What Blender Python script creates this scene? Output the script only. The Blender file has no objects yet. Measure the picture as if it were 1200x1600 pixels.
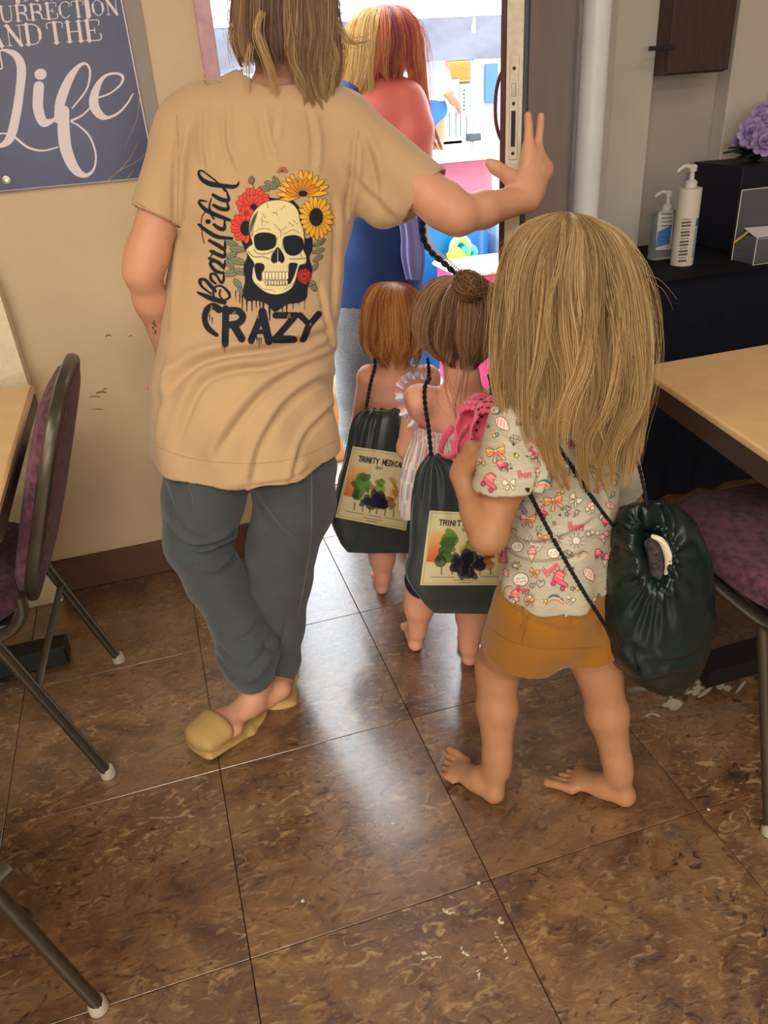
import bpy, math, random
import numpy as np
from mathutils import Vector, Matrix
from mathutils.bvhtree import BVHTree
D = bpy.data; COL = bpy.context.scene.collection; SC = bpy.context.scene
rng = np.random.default_rng(7); random.seed(7)
A = np.array
# ------------------------------------------------------------------ camera
FPX = 1203.56; PITCH, ROLL, YAW = 0.498705, -0.0681272, 0.2696697; CH = 1.31762
def basis(p, r, y):
    f = A([math.sin(y)*math.cos(p), math.cos(y)*math.cos(p), -math.sin(p)])
    rt = A([math.cos(y), -math.sin(y), 0.]); up = np.cross(rt, f)
    c, s = math.cos(r), math.sin(r)
    return rt*c+up*s, up*c-rt*s, f
CR, CU, CF = basis(PITCH, ROLL, YAW); CAM = A([0, 0, CH])
cd = D.cameras.new('camera'); cam = D.objects.new('camera', cd); COL.objects.link(cam)
cd.sensor_fit = 'HORIZONTAL'; cd.sensor_width = 36; cd.lens = FPX/1200*36; cd.clip_start = .02; cd.clip_end = 200
M = Matrix.Identity(4)
for i in range(3):
    M[i][0] = CR[i]; M[i][1] = CU[i]; M[i][2] = -CF[i]; M[i][3] = CAM[i]
cam.matrix_world = M; SC.camera = cam
# ------------------------------------------------------------------ light
wd = D.worlds.new('world'); SC.world = wd; wd.use_nodes = True
bg = wd.node_tree.nodes['Background']; bg.inputs[0].default_value = (.86, .94, 1, 1); bg.inputs[1].default_value = 6.2
sl = D.lights.new('sun', 'SUN'); sl.energy = 2.6; sl.angle = .03; sl.color = (1, .95, .86)
so = D.objects.new('sun', sl); COL.objects.link(so); so.rotation_euler = Vector((.35, -.28, -1)).to_track_quat('-Z', 'Y').to_euler()
def area(x, y, z, sx, sy, e, col, tgt=(0, 0, -1)):
    l = D.lights.new('area', 'AREA'); l.shape = 'RECTANGLE'; l.size = sx; l.size_y = sy; l.energy = e; l.color = col
    o = D.objects.new('area', l); COL.objects.link(o); o.location = (x, y, z)
    o.rotation_euler = Vector(tgt).to_track_quat('-Z', 'Y').to_euler()
LAMPS = [(-1.1, -.1, 1.2, .6, 30), (1.6, .2, 1.2, .6, 7), (-.2, -1.5, 1.2, .6, 44), (-1.8, -1.9, 1.2, .6, 34), (2.2, -1.7, 1.2, .6, 6)]
for (x, y, sx, sy, e) in LAMPS: area(x, y, 2.63, sx, sy, e, (1, .94, .85))
area(-.7, -2.9, 1.45, 2.4, 1.3, 40, (1, .93, .84), (0, 1, -.03))      # added fill light from behind the camera, no known source there
vs = SC.view_settings; vs.view_transform = 'Standard'; vs.look = 'None'; vs.gamma = 1; vs.exposure = 0.0
vs.use_curve_mapping = False
SC.cycles.max_bounces = 8
# ------------------------------------------------------------------ helpers
def ray(x, y): return CF+CR*((x-600)/FPX)-CU*((y-800)/FPX)
def W(x, y, Y): d = ray(x, y); return CAM+d*(Y/d[1])          # point on the upright plane at depth Y
def WZ(x, y, z): d = ray(x, y); return CAM+d*((z-CH)/d[2])
def PM(P): return FPX/((A(P)-CAM)@CF)
def lin(c):
    c = A(c, float)/255.; return np.where(c <= .04045, c/12.92, ((c+.055)/1.055)**2.4)
def unit(v): v = A(v, float); return v/max(1e-9, np.linalg.norm(v))
def sstep(a, b, x):
    t = np.clip((x-a)/(b-a), 0, 1); return t*t*(3-2*t)
def hash3(i, j, k, s):
    n = (i*374761393+j*668265263+k*2147483647+s*1442695041) & 0xffffffff
    n = ((n ^ (n >> 13))*1274126177) & 0xffffffff
    return ((n ^ (n >> 16)) & 0xffff)/65535.
def noise(P, s=0):
    P = np.asarray(P, float); I = np.floor(P).astype(np.int64); f = P-I; f = f*f*(3-2*f); r = 0
    for a in (0, 1):
        for b in (0, 1):
            for c in (0, 1):
                w = (f[:, 0] if a else 1-f[:, 0])*(f[:, 1] if b else 1-f[:, 1])*(f[:, 2] if c else 1-f[:, 2])
                r = r+w*hash3(I[:, 0]+a, I[:, 1]+b, I[:, 2]+c, s)
    return r*2-1
def catmull(P, n, closed=False):
    P = np.asarray(P, float)
    if len(P) < 3 and not closed: 
        t = np.linspace(0, 1, n)[:, None]; return P[0]*(1-t)+P[-1]*t
    m = len(P); t = np.linspace(0, m if closed else m-1, n, endpoint=not closed); i = np.minimum(t.astype(int), m-1 if closed else m-2); f = (t-i)[:, None]
    g = (lambda k: P[k % m]) if closed else (lambda k: P[np.clip(k, 0, m-1)])
    a, b, c, d = g(i-1), g(i), g(i+1), g(i+2)
    return .5*((2*b)+(c-a)*f+(2*a-5*b+4*c-d)*f*f+(3*b-a-3*c+d)*f**3)
# materials
MATS = {}
def mat(name, col, rough=.6, spec=.4, var=.0, vs_=30, bump=0., bs=80, metal=0., col2=None, attr=False, sss=0., trans=0., coat=0., emit=0., alpha=1, ior=None, transl=0., stretch=None, sheen=0.):
    if name in MATS: return MATS[name]
    m = D.materials.new(name); m.use_nodes = True; nt = m.node_tree; N = nt.nodes; L = nt.links
    b = N['Principled BSDF']; o = N['Material Output']
    c = (*lin(col), 1); b.inputs['Base Color'].default_value = c; b.inputs['Roughness'].default_value = rough
    b.inputs['Specular IOR Level'].default_value = spec; b.inputs['Metallic'].default_value = metal
    tc = N.new('ShaderNodeTexCoord'); src = tc.outputs['Object']
    if stretch:
        mp = N.new('ShaderNodeMapping'); mp.inputs['Scale'].default_value = stretch; L.new(src, mp.inputs[0]); src = mp.outputs[0]
    base = None
    if attr:
        at = N.new('ShaderNodeAttribute'); at.attribute_name = 'col'; base = at.outputs['Color']
    if var > 0 or col2 is not None:
        ns = N.new('ShaderNodeTexNoise'); ns.inputs['Scale'].default_value = vs_; ns.inputs['Detail'].default_value = 6; L.new(src, ns.inputs['Vector'])
        mx = N.new('ShaderNodeMix'); mx.data_type = 'RGBA'
        rp = N.new('ShaderNodeValToRGB'); rp.color_ramp.elements[0].position = .35; rp.color_ramp.elements[1].position = .65; L.new(ns.outputs['Fac'], rp.inputs[0]); L.new(rp.outputs[0], mx.inputs[0])
        if col2 is not None:
            mx.inputs[6].default_value = c; mx.inputs[7].default_value = (*lin(col2), 1)
        else:
            if base is not None:
                h1 = N.new('ShaderNodeHueSaturation'); h1.inputs['Value'].default_value = 1-var; L.new(base, h1.inputs['Color']); L.new(h1.outputs[0], mx.inputs[6])
                h2 = N.new('ShaderNodeHueSaturation'); h2.inputs['Value'].default_value = 1+var; L.new(base, h2.inputs['Color']); L.new(h2.outputs[0], mx.inputs[7])
            else:
                mx.inputs[6].default_value = (*(lin(col)*(1-var)), 1); mx.inputs[7].default_value = (*np.minimum(1, lin(col)*(1+var)), 1)
        base = mx.outputs[2]
    if base is not None: L.new(base, b.inputs['Base Color'])
    if bump > 0:
        nb = N.new('ShaderNodeTexNoise'); nb.inputs['Scale'].default_value = bs; nb.inputs['Detail'].default_value = 4; L.new(src, nb.inputs['Vector'])
        bp = N.new('ShaderNodeBump'); bp.inputs['Strength'].default_value = bump; bp.inputs['Distance'].default_value = .01; L.new(nb.outputs['Fac'], bp.inputs['Height']); L.new(bp.outputs[0], b.inputs['Normal'])
    if sss > 0:
        b.inputs['Subsurface Weight'].default_value = sss; b.inputs['Subsurface Radius'].default_value = (.012, .005, .003); b.inputs['Subsurface Scale'].default_value = 1
    if trans > 0: b.inputs['Transmission Weight'].default_value = trans
    if ior: b.inputs['IOR'].default_value = ior
    if coat > 0: b.inputs['Coat Weight'].default_value = coat; b.inputs['Coat Roughness'].default_value = .15
    if sheen > 0: b.inputs['Sheen Weight'].default_value = sheen
    if emit > 0:
        b.inputs['Emission Color'].default_value = c; b.inputs['Emission Strength'].default_value = emit
    if transl > 0:
        tl = N.new('ShaderNodeBsdfTranslucent'); ms = N.new('ShaderNodeMixShader'); ms.inputs[0].default_value = transl
        if base is not None: L.new(base, tl.inputs[0])
        else: tl.inputs[0].default_value = c
        L.new(b.outputs[0], ms.inputs[1]); L.new(tl.outputs[0], ms.inputs[2]); L.new(ms.outputs[0], o.inputs[0])
    MATS[name] = m; return m
# objects
def tag(o, label=None, cat=None, group=None, kind=None):
    for k, v in (('label', label), ('category', cat), ('group', group), ('kind', kind)):
        if v: o[k] = v
    return o
def empty(name, loc, label, cat, group=None):
    o = D.objects.new(name, None); COL.objects.link(o); o.location = Vector(loc); o.empty_display_size = .05
    return tag(o, label, cat, group)
def link(name, me, parent=None):
    o = D.objects.new(name, me); COL.objects.link(o)
    if parent is not None:
        o.parent = parent; o.matrix_parent_inverse = wm(parent).inverted()
    return o
def wm(o):
    m = Matrix.LocRotScale(o.location, o.rotation_euler, o.scale)
    if o.parent: m = wm(o.parent) @ o.matrix_parent_inverse @ m
    return m
def mesh(name, V, Fs, m, parent=None, smooth=True, col=None):
    V = np.asarray(V, np.float32); me = D.meshes.new(name)
    if isinstance(Fs, np.ndarray):
        k = Fs.shape[1]; nf = len(Fs)
        me.vertices.add(len(V)); me.vertices.foreach_set('co', V.ravel())
        me.loops.add(nf*k); me.loops.foreach_set('vertex_index', Fs.astype(np.int32).ravel())
        me.polygons.add(nf); me.polygons.foreach_set('loop_start', np.arange(0, nf*k, k, dtype=np.int32))
        me.update(calc_edges=True); me.validate()
    else:
        me.from_pydata(V.tolist(), [], [list(map(int, f)) for f in Fs]); me.update()
    me.polygons.foreach_set('use_smooth', np.full(len(me.polygons), smooth))
    if col is not None:
        ca = me.color_attributes.new('col', 'FLOAT_COLOR', 'POINT')
        c4 = np.ones((len(V), 4), np.float32); c4[:, :3] = col; ca.data.foreach_set('color', c4.ravel())
    me.materials.append(m)
    return link(name, me, parent)
class MB:
    def __init__(s): s.V = []; s.F = []; s.n = 0
    def add(s, V, Fs):
        s.V += [tuple(map(float, v)) for v in V]; s.F += [[i+s.n for i in f] for f in Fs]; s.n += len(V)
    def box(s, lo, hi, bev=0, R=None, c=None):
        lo = A(lo, float); hi = A(hi, float)
        if bev <= 0:
            V = [(x, y, z) for x in (lo[0], hi[0]) for y in (lo[1], hi[1]) for z in (lo[2], hi[2])]
            Fs = [(0, 1, 3, 2), (4, 6, 7, 5), (0, 4, 5, 1), (2, 3, 7, 6), (0, 2, 6, 4), (1, 5, 7, 3)]
        else:
            V = []; idx = {}; Fs = []
            for ix in (0, 1):
                for iy in (0, 1):
                    for iz in (0, 1):
                        b = A([lo, hi]); p = A([b[ix][0], b[iy][1], b[iz][2]]); sg = A([1-2*ix, 1-2*iy, 1-2*iz])
                        for ax in range(3):
                            q = p+sg*bev; q[ax] = p[ax]; idx[(ix, iy, iz, ax)] = len(V); V.append(q)
            for ax in range(3):
                a1, a2 = (ax+1) % 3, (ax+2) % 3
                for s_ in (0, 1):
                    cs = []
                    for (u, w) in ((0, 0), (1, 0), (1, 1), (0, 1)):
                        k = [0, 0, 0]; k[ax] = s_; k[a1] = u; k[a2] = w; cs.append(idx[(*k, ax)])
                    Fs.append(cs if s_ else cs[::-1])
                for u in (0, 1):
                    for w in (0, 1):
                        k0 = [0, 0, 0]; k0[a1] = u; k0[a2] = w; k1 = list(k0); k1[ax] = 1
                        f = [idx[(*k0, a1)], idx[(*k1, a1)], idx[(*k1, a2)], idx[(*k0, a2)]]
                        Fs.append(f if (u == w) else f[::-1])
            for ix in (0, 1):
                for iy in (0, 1):
                    for iz in (0, 1):
                        f = [idx[(ix, iy, iz, a)] for a in range(3)]; Fs.append(f if (ix+iy+iz) % 2 else f[::-1])
        V = A(V, float)
        if R is not None: V = (V-c)@R.T+c
        s.add(V, Fs); return s
    def tube(s, P, r, n=10, caps=True, flat=None):
        P = np.asarray(P, float); r = np.broadcast_to(np.asarray(r, float), (len(P),)); T = np.gradient(P, axis=0)
        up = A([0, 0, 1.]) if abs(unit(T[0])[2]) < .9 else A([1., 0, 0]); V = []
        if flat is not None: up = A(flat[0], float)
        for p, t, rr in zip(P, T, r):
            t = unit(t); a = unit(np.cross(t, up)); b = np.cross(a, t)
            if flat is None: up = b
            ra, rb = (rr, rr) if flat is None else (rr*flat[1], rr*flat[2])
            for k in range(n):
                w = 2*math.pi*k/n; V.append(p+a*ra*math.cos(w)+b*rb*math.sin(w))
        Fs = [(i*n+k, i*n+(k+1) % n, (i+1)*n+(k+1) % n, (i+1)*n+k) for i in range(len(P)-1) for k in range(n)]
        if caps: Fs += [tuple(range(n))[::-1], tuple((len(P)-1)*n+k for k in range(n))]
        s.add(V, Fs); return s
    def lathe(s, c, prof, n=24, ax=(0, 0, 1)):
        ax = unit(ax); u = unit(np.cross(ax, (0, 1, 0) if abs(ax[1]) < .9 else (1, 0, 0))); w = np.cross(ax, u); V = []
        for (r, z) in prof:
            for k in range(n):
                a = 2*math.pi*k/n; V.append(A(c)+ax*z+u*r*math.cos(a)+w*r*math.sin(a))
        Fs = [(i*n+k, i*n+(k+1) % n, (i+1)*n+(k+1) % n, (i+1)*n+k) for i in range(len(prof)-1) for k in range(n)]
        Fs += [tuple(range(n))[::-1], tuple((len(prof)-1)*n+k for k in range(n))]
        s.add(V, Fs); return s
    def prism(s, poly, ex):     # poly: 3D planar outline, ex: extrusion vector
        n = len(poly); V = [A(p) for p in poly]+[A(p)+A(ex) for p in poly]
        Fs = [tuple(range(n))[::-1], tuple(range(n, 2*n))]+[(i, (i+1) % n, n+(i+1) % n, n+i) for i in range(n)]
        s.add(V, Fs); return s
    def build(s, name, m, parent=None, smooth=False, fix=True):
        o = mesh(name, s.V, s.F, m, parent, smooth)
        if fix:
            import bmesh
            bm = bmesh.new(); bm.from_mesh(o.data); bmesh.ops.recalc_face_normals(bm, faces=bm.faces); bm.to_mesh(o.data); bm.free()
        if smooth:
            o.data.polygons.foreach_set('use_smooth', np.ones(len(o.data.polygons), bool))
            try: o.data.set_sharp_from_angle(angle=math.radians(40))
            except Exception: pass
        return o
# ---------------- implicit surfaces
def cone(p0, p1, r0, r1=None, side=(1, 0, 0), sub=False, cap=1.):
    r1 = r0 if r1 is None else r1
    r0 = (r0, r0) if np.isscalar(r0) else r0; r1 = (r1, r1) if np.isscalar(r1) else r1
    p0 = A(p0, float); p1 = A(p1, float)
    if np.linalg.norm(p1-p0) < 1e-5: p1 = p0+A([0, 0, 1e-4])
    return dict(p0=p0, p1=p1, r0=r0, r1=r1, side=A(side, float), sub=sub, cap=cap)
def chain(pts, rs, side=(1, 0, 0), **k): return [cone(pts[i], pts[i+1], rs[i], rs[i+1], side, **k) for i in range(len(pts)-1)]
def ell(c, rx, ry, rz, ax=(1, 0, 0), up=(0, 0, 1), sub=False):      # ellipsoid rx along ax, rz along up
    up = unit(up); c = A(c, float)
    return dict(p0=c-up*1e-3, p1=c+up*1e-3, r0=(rx, ry), r1=(rx, ry), side=A(ax, float), sub=sub, cap=rz/min(rx, ry))
def evalp(p, X):
    n = p['p1']-p['p0']; L = np.linalg.norm(n); n = n/L; s = p['side']-(p['side']@n)*n
    if np.linalg.norm(s) < 1e-3: s = np.cross(n, (0, 1, 0.3))
    s = unit(s); t = np.cross(n, s); x = X-p['p0'].astype(np.float32)
    w = x@n.astype(np.float32); tt = np.clip(w/L, 0, 1)
    a = p['r0'][0]+(p['r1'][0]-p['r0'][0])*tt; b = p['r0'][1]+(p['r1'][1]-p['r0'][1])*tt; m = np.minimum(a, b)
    u = x@s.astype(np.float32); v = x@t.astype(np.float32); wo = w-tt*L
    return (np.sqrt((u/a)**2+(v/b)**2+(wo/(m*p['cap']))**2)-1)*m
def prange(p):
    r = max(*p['r0'], *p['r1'])*max(1, p['cap']); r = max(r, max(*p['r0'], *p['r1']))
    return np.minimum(p['p0'], p['p1'])-r, np.maximum(p['p0'], p['p1'])+r
def smin(a, b, k):
    h = np.clip(.5+.5*(b-a)/k, 0, 1); return b*(1-h)+a*h-k*h*(1-h)
def sdf(groups, h, k=.02):
    gs = []
    for g in groups:
        fine = [p for p in g['p'] if p.get('fine')]
        if fine: gs += [dict(g, p=[p for p in g['p'] if not p.get('fine')]), dict(p=fine, k=.0025)]
        else: gs.append(g)
    groups = gs
    """groups: list of dict(p=prims,k=blend,clip=[(point,normal,radius)]); returns verts, quads"""
    lo = np.min([prange(p)[0] for g in groups for p in g['p'] if not p['sub']], axis=0)-3*h
    hi = np.max([prange(p)[1] for g in groups for p in g['p'] if not p['sub']], axis=0)+3*h
    ns = np.ceil((hi-lo)/h).astype(int)+1; ax = [(lo[i]+h*np.arange(ns[i])).astype(np.float32) for i in range(3)]
    tot = None; clips = []
    for g in groups:
        d = np.full(ns, .06, np.float32); gk = g.get('k', .02)
        for p in g['p']:
            a, b = prange(p); pad = gk+2*h+.006
            i0 = np.clip(np.floor((a-pad-lo)/h).astype(int), 0, ns-1); i1 = np.clip(np.ceil((b+pad-lo)/h).astype(int)+1, 1, ns)
            sl = tuple(slice(i0[j], i1[j]) for j in range(3))
            if any(i1[j] <= i0[j] for j in range(3)): continue
            X = np.stack(np.meshgrid(ax[0][sl[0]], ax[1][sl[1]], ax[2][sl[2]], indexing='ij'), -1)
            e = evalp(p, X)
            if p['sub']: d[sl] = -smin(-d[sl], e, min(gk, .006))
            else: d[sl] = smin(d[sl], e, gk)
        for (pt, nn, R) in g.get('clip', []):
            nn = unit(nn); pt = A(pt, float)
            X = np.stack(np.meshgrid(*ax, indexing='ij'), -1); q = (X-pt.astype(np.float32)); pl = q@nn.astype(np.float32)
            dist = np.sqrt((q**2).sum(-1)); d = np.where(dist < R, np.maximum(d, pl), d); clips.append((pt, nn, R))
        tot = d if tot is None else smin(tot, d, k)
    d = tot; S = d < 0
    c = S[:-1, :-1, :-1].astype(np.int8)
    for a in (0, 1):
        for b in (0, 1):
            for e in (0, 1):
                if a+b+e: c = c+S[a:ns[0]-1+a, b:ns[1]-1+b, e:ns[2]-1+e]
    act = np.argwhere((c > 0) & (c < 8)); idx = -np.ones(c.shape, np.int32); idx[tuple(act.T)] = np.arange(len(act))
    acc = np.zeros((len(act), 3)); cnt = np.zeros(len(act)); cs = [(a, b, e) for a in (0, 1) for b in (0, 1) for e in (0, 1)]
    for i in range(8):
        for j in range(i+1, 8):
            df = A(cs[j])-A(cs[i])
            if abs(df).sum() != 1: continue
            A0 = act+A(cs[i]); A1 = act+A(cs[j]); v0 = d[tuple(A0.T)]; v1 = d[tuple(A1.T)]; cr = (v0 < 0) != (v1 < 0)
            t = np.where(cr, v0/np.where(cr, v0-v1, 1), 0); acc += np.where(cr[:, None], A0+df*t[:, None]-act, 0); cnt += cr
    V = lo+h*(act+acc/np.maximum(cnt, 1)[:, None]); Q = []
    for a in range(3):
        b, e = (a+1) % 3, (a+2) % 3
        s0 = [slice(None)]*3; s1 = [slice(None)]*3; s0[a] = slice(0, -1); s1[a] = slice(1, None)
        m = S[tuple(s0)] != S[tuple(s1)]; g = np.argwhere(m); g = g[(g[:, b] > 0) & (g[:, e] > 0) & (g[:, b] < ns[b]-1) & (g[:, e] < ns[e]-1)]
        ins = S[tuple(g.T)]; q = []
        for (ob, oe) in ((-1, -1), (0, -1), (0, 0), (-1, 0)):
            k_ = g.copy(); k_[:, b] += ob; k_[:, e] += oe; q.append(idx[tuple(k_.T)])
        q = np.stack(q, 1); q[~ins] = q[~ins][:, ::-1]; Q.append(q)
    Q = np.concatenate(Q); Q = Q[(Q >= 0).all(1)]
    if clips:
        C = V[Q].mean(1); N = np.cross(V[Q[:, 2]]-V[Q[:, 0]], V[Q[:, 3]]-V[Q[:, 1]]); N /= np.linalg.norm(N, axis=1)[:, None]+1e-12
        keep = np.ones(len(Q), bool)
        for (pt, nn, R) in clips:
            keep &= ~((abs((C-pt)@nn) < .8*h) & (abs(N@nn) > .75) & (np.linalg.norm(C-pt, axis=1) < R))
        Q = Q[keep]; u, inv = np.unique(Q, return_inverse=True); V = V[u]; Q = inv.reshape(Q.shape)
    return V, Q
def vnormals(V, Q):
    n = np.cross(V[Q[:, 2]]-V[Q[:, 0]], V[Q[:, 3]]-V[Q[:, 1]]); N = np.zeros_like(V)
    for i in range(4): np.add.at(N, Q[:, i], n)
    return N/(np.linalg.norm(N, axis=1)[:, None]+1e-12)
def crease(V, N, lines, dirn=(0, 1, 0)):
    """lines: (list of 3D points, width, depth). Wrinkles on the near side, measured in the XZ plane."""
    out = np.zeros(len(V)); face = N[:, 1] < .15
    for pts, w, dp in lines:
        P = catmull(A(pts), 24)[:, [0, 2]]; X = V[:, [0, 2]]; best = np.full(len(V), 9.); tb = np.zeros(len(V)); sg = np.zeros(len(V))
        for i in range(len(P)-1):
            a, b = P[i], P[i+1]; ab = b-a; t = np.clip(((X-a)@ab)/(ab@ab+1e-12), 0, 1); q = X-a-t[:, None]*ab; dd = np.hypot(q[:, 0], q[:, 1])
            m = dd < best; best[m] = dd[m]; tb[m] = (i+t[m])/(len(P)-1); sg[m] = (ab[0]*q[m, 1]-ab[1]*q[m, 0])/(np.linalg.norm(ab)+1e-9)
        s = sg/w; prof = np.exp(-(s-.9)**2)*.8-np.exp(-(s+.4)**2*2)   # a ridge with a valley beside it
        out += dp*prof*np.sin(np.pi*np.clip(tb, 0, 1))**.6*(best < 3*w)*face
    return out
def super_(a, e): c, s = np.cos(a), np.sin(a); return np.sign(c)*abs(c)**e, np.sign(s)*abs(s)**e
def loftV(rings, n=48, m=60, e=.9, side=None):
    """rings: (centre, half width vector, half depth vector)"""
    C = catmull([r[0] for r in rings], m); a = catmull([r[1] for r in rings], m); b = catmull([r[2] for r in rings], m)
    th = np.linspace(0, 2*np.pi, n, endpoint=False); c, s = super_(th, e)
    V = C[:, None]+a[:, None]*c[None, :, None]+b[:, None]*s[None, :, None]; i = np.arange(m-1)[:, None]; k = np.arange(n)[None]
    Q = np.stack([i*n+k, i*n+(k+1) % n, (i+1)*n+(k+1) % n, (i+1)*n+k], -1).reshape(-1, 4)
    return V.reshape(-1, 3), Q, th, (m, n)
def pring(xl, xr, y, Y, hd, yr=None, dY=0):
    l = W(xl, y, Y+dY); r = W(xr, y if yr is None else yr, Y-dY); a = (r-l)/2; h = unit([-a[1], a[0], 0])
    if h[1] > 0: h = -h
    return ((l+r)/2, a, h*hd)     # positive sin = towards the camera
def caps(Q, m, n, nv):
    t = [[nv, k, (k+1) % n, nv] for k in range(0)]
    return Q
def bvh(V, Q): return BVHTree.FromPolygons([tuple(v) for v in V.tolist()], [tuple(q) for q in Q.tolist()])
# ---------------- print canvas (drawn in photo pixels, laid on cloth or board)
class Canvas:
    def __init__(s, x0, y0, x1, y1, st=1.):
        s.x0, s.y0, s.st = x0, y0, st; s.nx = int((x1-x0)/st)+1; s.ny = int((y1-y0)/st)+1
        s.c = np.zeros((s.ny, s.nx, 3)); s.a = np.zeros((s.ny, s.nx)); s.T = lambda p: np.asarray(p, float)
        s.sc = 1.
    def setT(s, ox, oy, k): s.T = lambda p: np.asarray(p, float)/k+A([ox, oy]); s.sc = 1/k
    def _box(s, P, pad):
        a = np.floor((P.min(0)-pad-A([s.x0, s.y0]))/s.st).astype(int); b = np.ceil((P.max(0)+pad-A([s.x0, s.y0]))/s.st).astype(int)+1
        a = np.clip(a, 0, [s.nx, s.ny]); b = np.clip(b, 0, [s.nx, s.ny])
        if (b <= a).any(): return None
        X, Y = np.meshgrid(s.x0+s.st*np.arange(a[0], b[0]), s.y0+s.st*np.arange(a[1], b[1])); return a, b, X, Y
    def _mix(s, a, b, al, col):
        sl = (slice(a[1], b[1]), slice(a[0], b[0])); c = lin(col); A0 = s.a[sl]; An = al+A0*(1-al)
        s.c[sl] = np.where(An[..., None] > 1e-4, (c*al[..., None]+s.c[sl]*(A0*(1-al))[..., None])/np.maximum(An, 1e-4)[..., None], s.c[sl]); s.a[sl] = An
    def poly(s, P, col, al=1., smooth=0, out=None, ow=1.):
        P = s.T(P)
        if smooth: P = catmull(P, len(P)*smooth, True)
        r = s._box(P, 2*s.st)
        if r is None: return
        a, b, X, Y = r; ins = np.zeros(X.shape, bool); dm = np.full(X.shape, 9.)
        for i in range(len(P)):
            p, q = P[i], P[(i+1) % len(P)]
            cr = ((p[1] > Y) != (q[1] > Y)); xx = (q[0]-p[0])*(Y-p[1])/(q[1]-p[1]+1e-12)+p[0]; ins ^= cr & (X < xx)
            e = q-p; t = np.clip(((X-p[0])*e[0]+(Y-p[1])*e[1])/(e@e+1e-9), 0, 1); dm = np.minimum(dm, np.hypot(X-p[0]-t*e[0], Y-p[1]-t*e[1]))
        sd = np.where(ins, -dm, dm)/s.st; s._mix(a, b, np.clip(.5-sd, 0, 1)*al, col)
        if out is not None: s._mix(a, b, np.clip(.5-(dm-ow/2)/s.st, 0, 1), out)
    def line(s, P, w, col, al=1., smooth=8, w2=None):
        P = s.T(P)
        n = len(P); w = np.broadcast_to(np.asarray(w, float)*s.sc, (n,)) if np.ndim(w) else np.full(n, w*s.sc)
        if w2 is not None: w = np.linspace(w[0], w2*s.sc, n)
        if smooth and n > 2:
            Q = catmull(np.c_[P, w], n*smooth); P, w = Q[:, :2], np.maximum(Q[:, 2], .1)
        r = s._box(P, w.max()/2+2*s.st)
        if r is None: return
        a, b, X, Y = r; dm = np.full(X.shape, 99.)
        for i in range(len(P)-1):
            p, q = P[i], P[i+1]; e = q-p; t = np.clip(((X-p[0])*e[0]+(Y-p[1])*e[1])/(e@e+1e-9), 0, 1)
            dm = np.minimum(dm, np.hypot(X-p[0]-t*e[0], Y-p[1]-t*e[1])-(w[i]*(1-t)+w[i+1]*t)/2)
        s._mix(a, b, np.clip(.5-dm/s.st, 0, 1)*al, col)
    def ell(s, cx, cy, rx, ry, col, ang=0., al=1., out=None, ow=1.):
        t = np.linspace(0, 2*np.pi, 20, endpoint=False); c, n = math.cos(ang), math.sin(ang)
        x, y = rx*np.cos(t), ry*np.sin(t); s.poly(np.c_[cx+x*c-y*n, cy+x*n+y*c], col, al, out=out, ow=ow)
    def lay(s, name, hit, m, parent=None, off=.0012):
        """hit(point, direction) -> (location, normal) or None : lays the print as a thin film on the surface"""
        idx = -np.ones((s.ny, s.nx), int); V = []; Cc = []; use = s.a > .02
        use2 = use.copy(); use2[1:] |= use[:-1]; use2[:, 1:] |= use[:, :-1]; use2[1:, 1:] |= use[:-1, :-1]
        for j, i in np.argwhere(use2):
            r = hit(s.x0+i*s.st, s.y0+j*s.st)
            if r is None: continue
            idx[j, i] = len(V); V.append(r[0]+r[1]*off); Cc.append((*s.c[j, i], s.a[j, i]))
        q = np.stack([idx[:-1, :-1], idx[1:, :-1], idx[1:, 1:], idx[:-1, 1:]], -1).reshape(-1, 4)
        ok = (q >= 0).all(1) & use[:-1, :-1].ravel(); q = q[ok]; V = A(V)
        if len(q):
            e = np.linalg.norm(V[q[:, 0]]-V[q[:, 2]], axis=1); q = q[e < max(.012, 4*np.median(e))]
        o = mesh(name, V, q, m, parent, True)
        ca = o.data.color_attributes.new('col', 'FLOAT_COLOR', 'POINT'); ca.data.foreach_set('color', A(Cc, np.float32).ravel())
        return o
def film(name, rough=.7):
    if name in MATS: return MATS[name]
    m = mat(name, (128, 128, 128), rough, .2, attr=True); nt = m.node_tree
    at = [n for n in nt.nodes if n.type == 'ATTRIBUTE'][0]; nt.links.new(at.outputs['Alpha'], nt.nodes['Principled BSDF'].inputs['Alpha']); return m
def hitter(*trees):
    def f(x, y):
        d = Vector(ray(x, y)).normalized(); best = None
        for t in trees:
            l, n, i, ds = t.ray_cast(Vector(CAM), d)
            if l is not None and (best is None or ds < best[2]): best = (A(l), A(n), ds)
        if best is None: return None
        n = best[1]
        if n@A(d) > 0: n = -n
        return best[0], n
    return f
def planehit(Y):
    return lambda x, y: (W(x, y, Y), A([0, -1., 0]))
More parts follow.
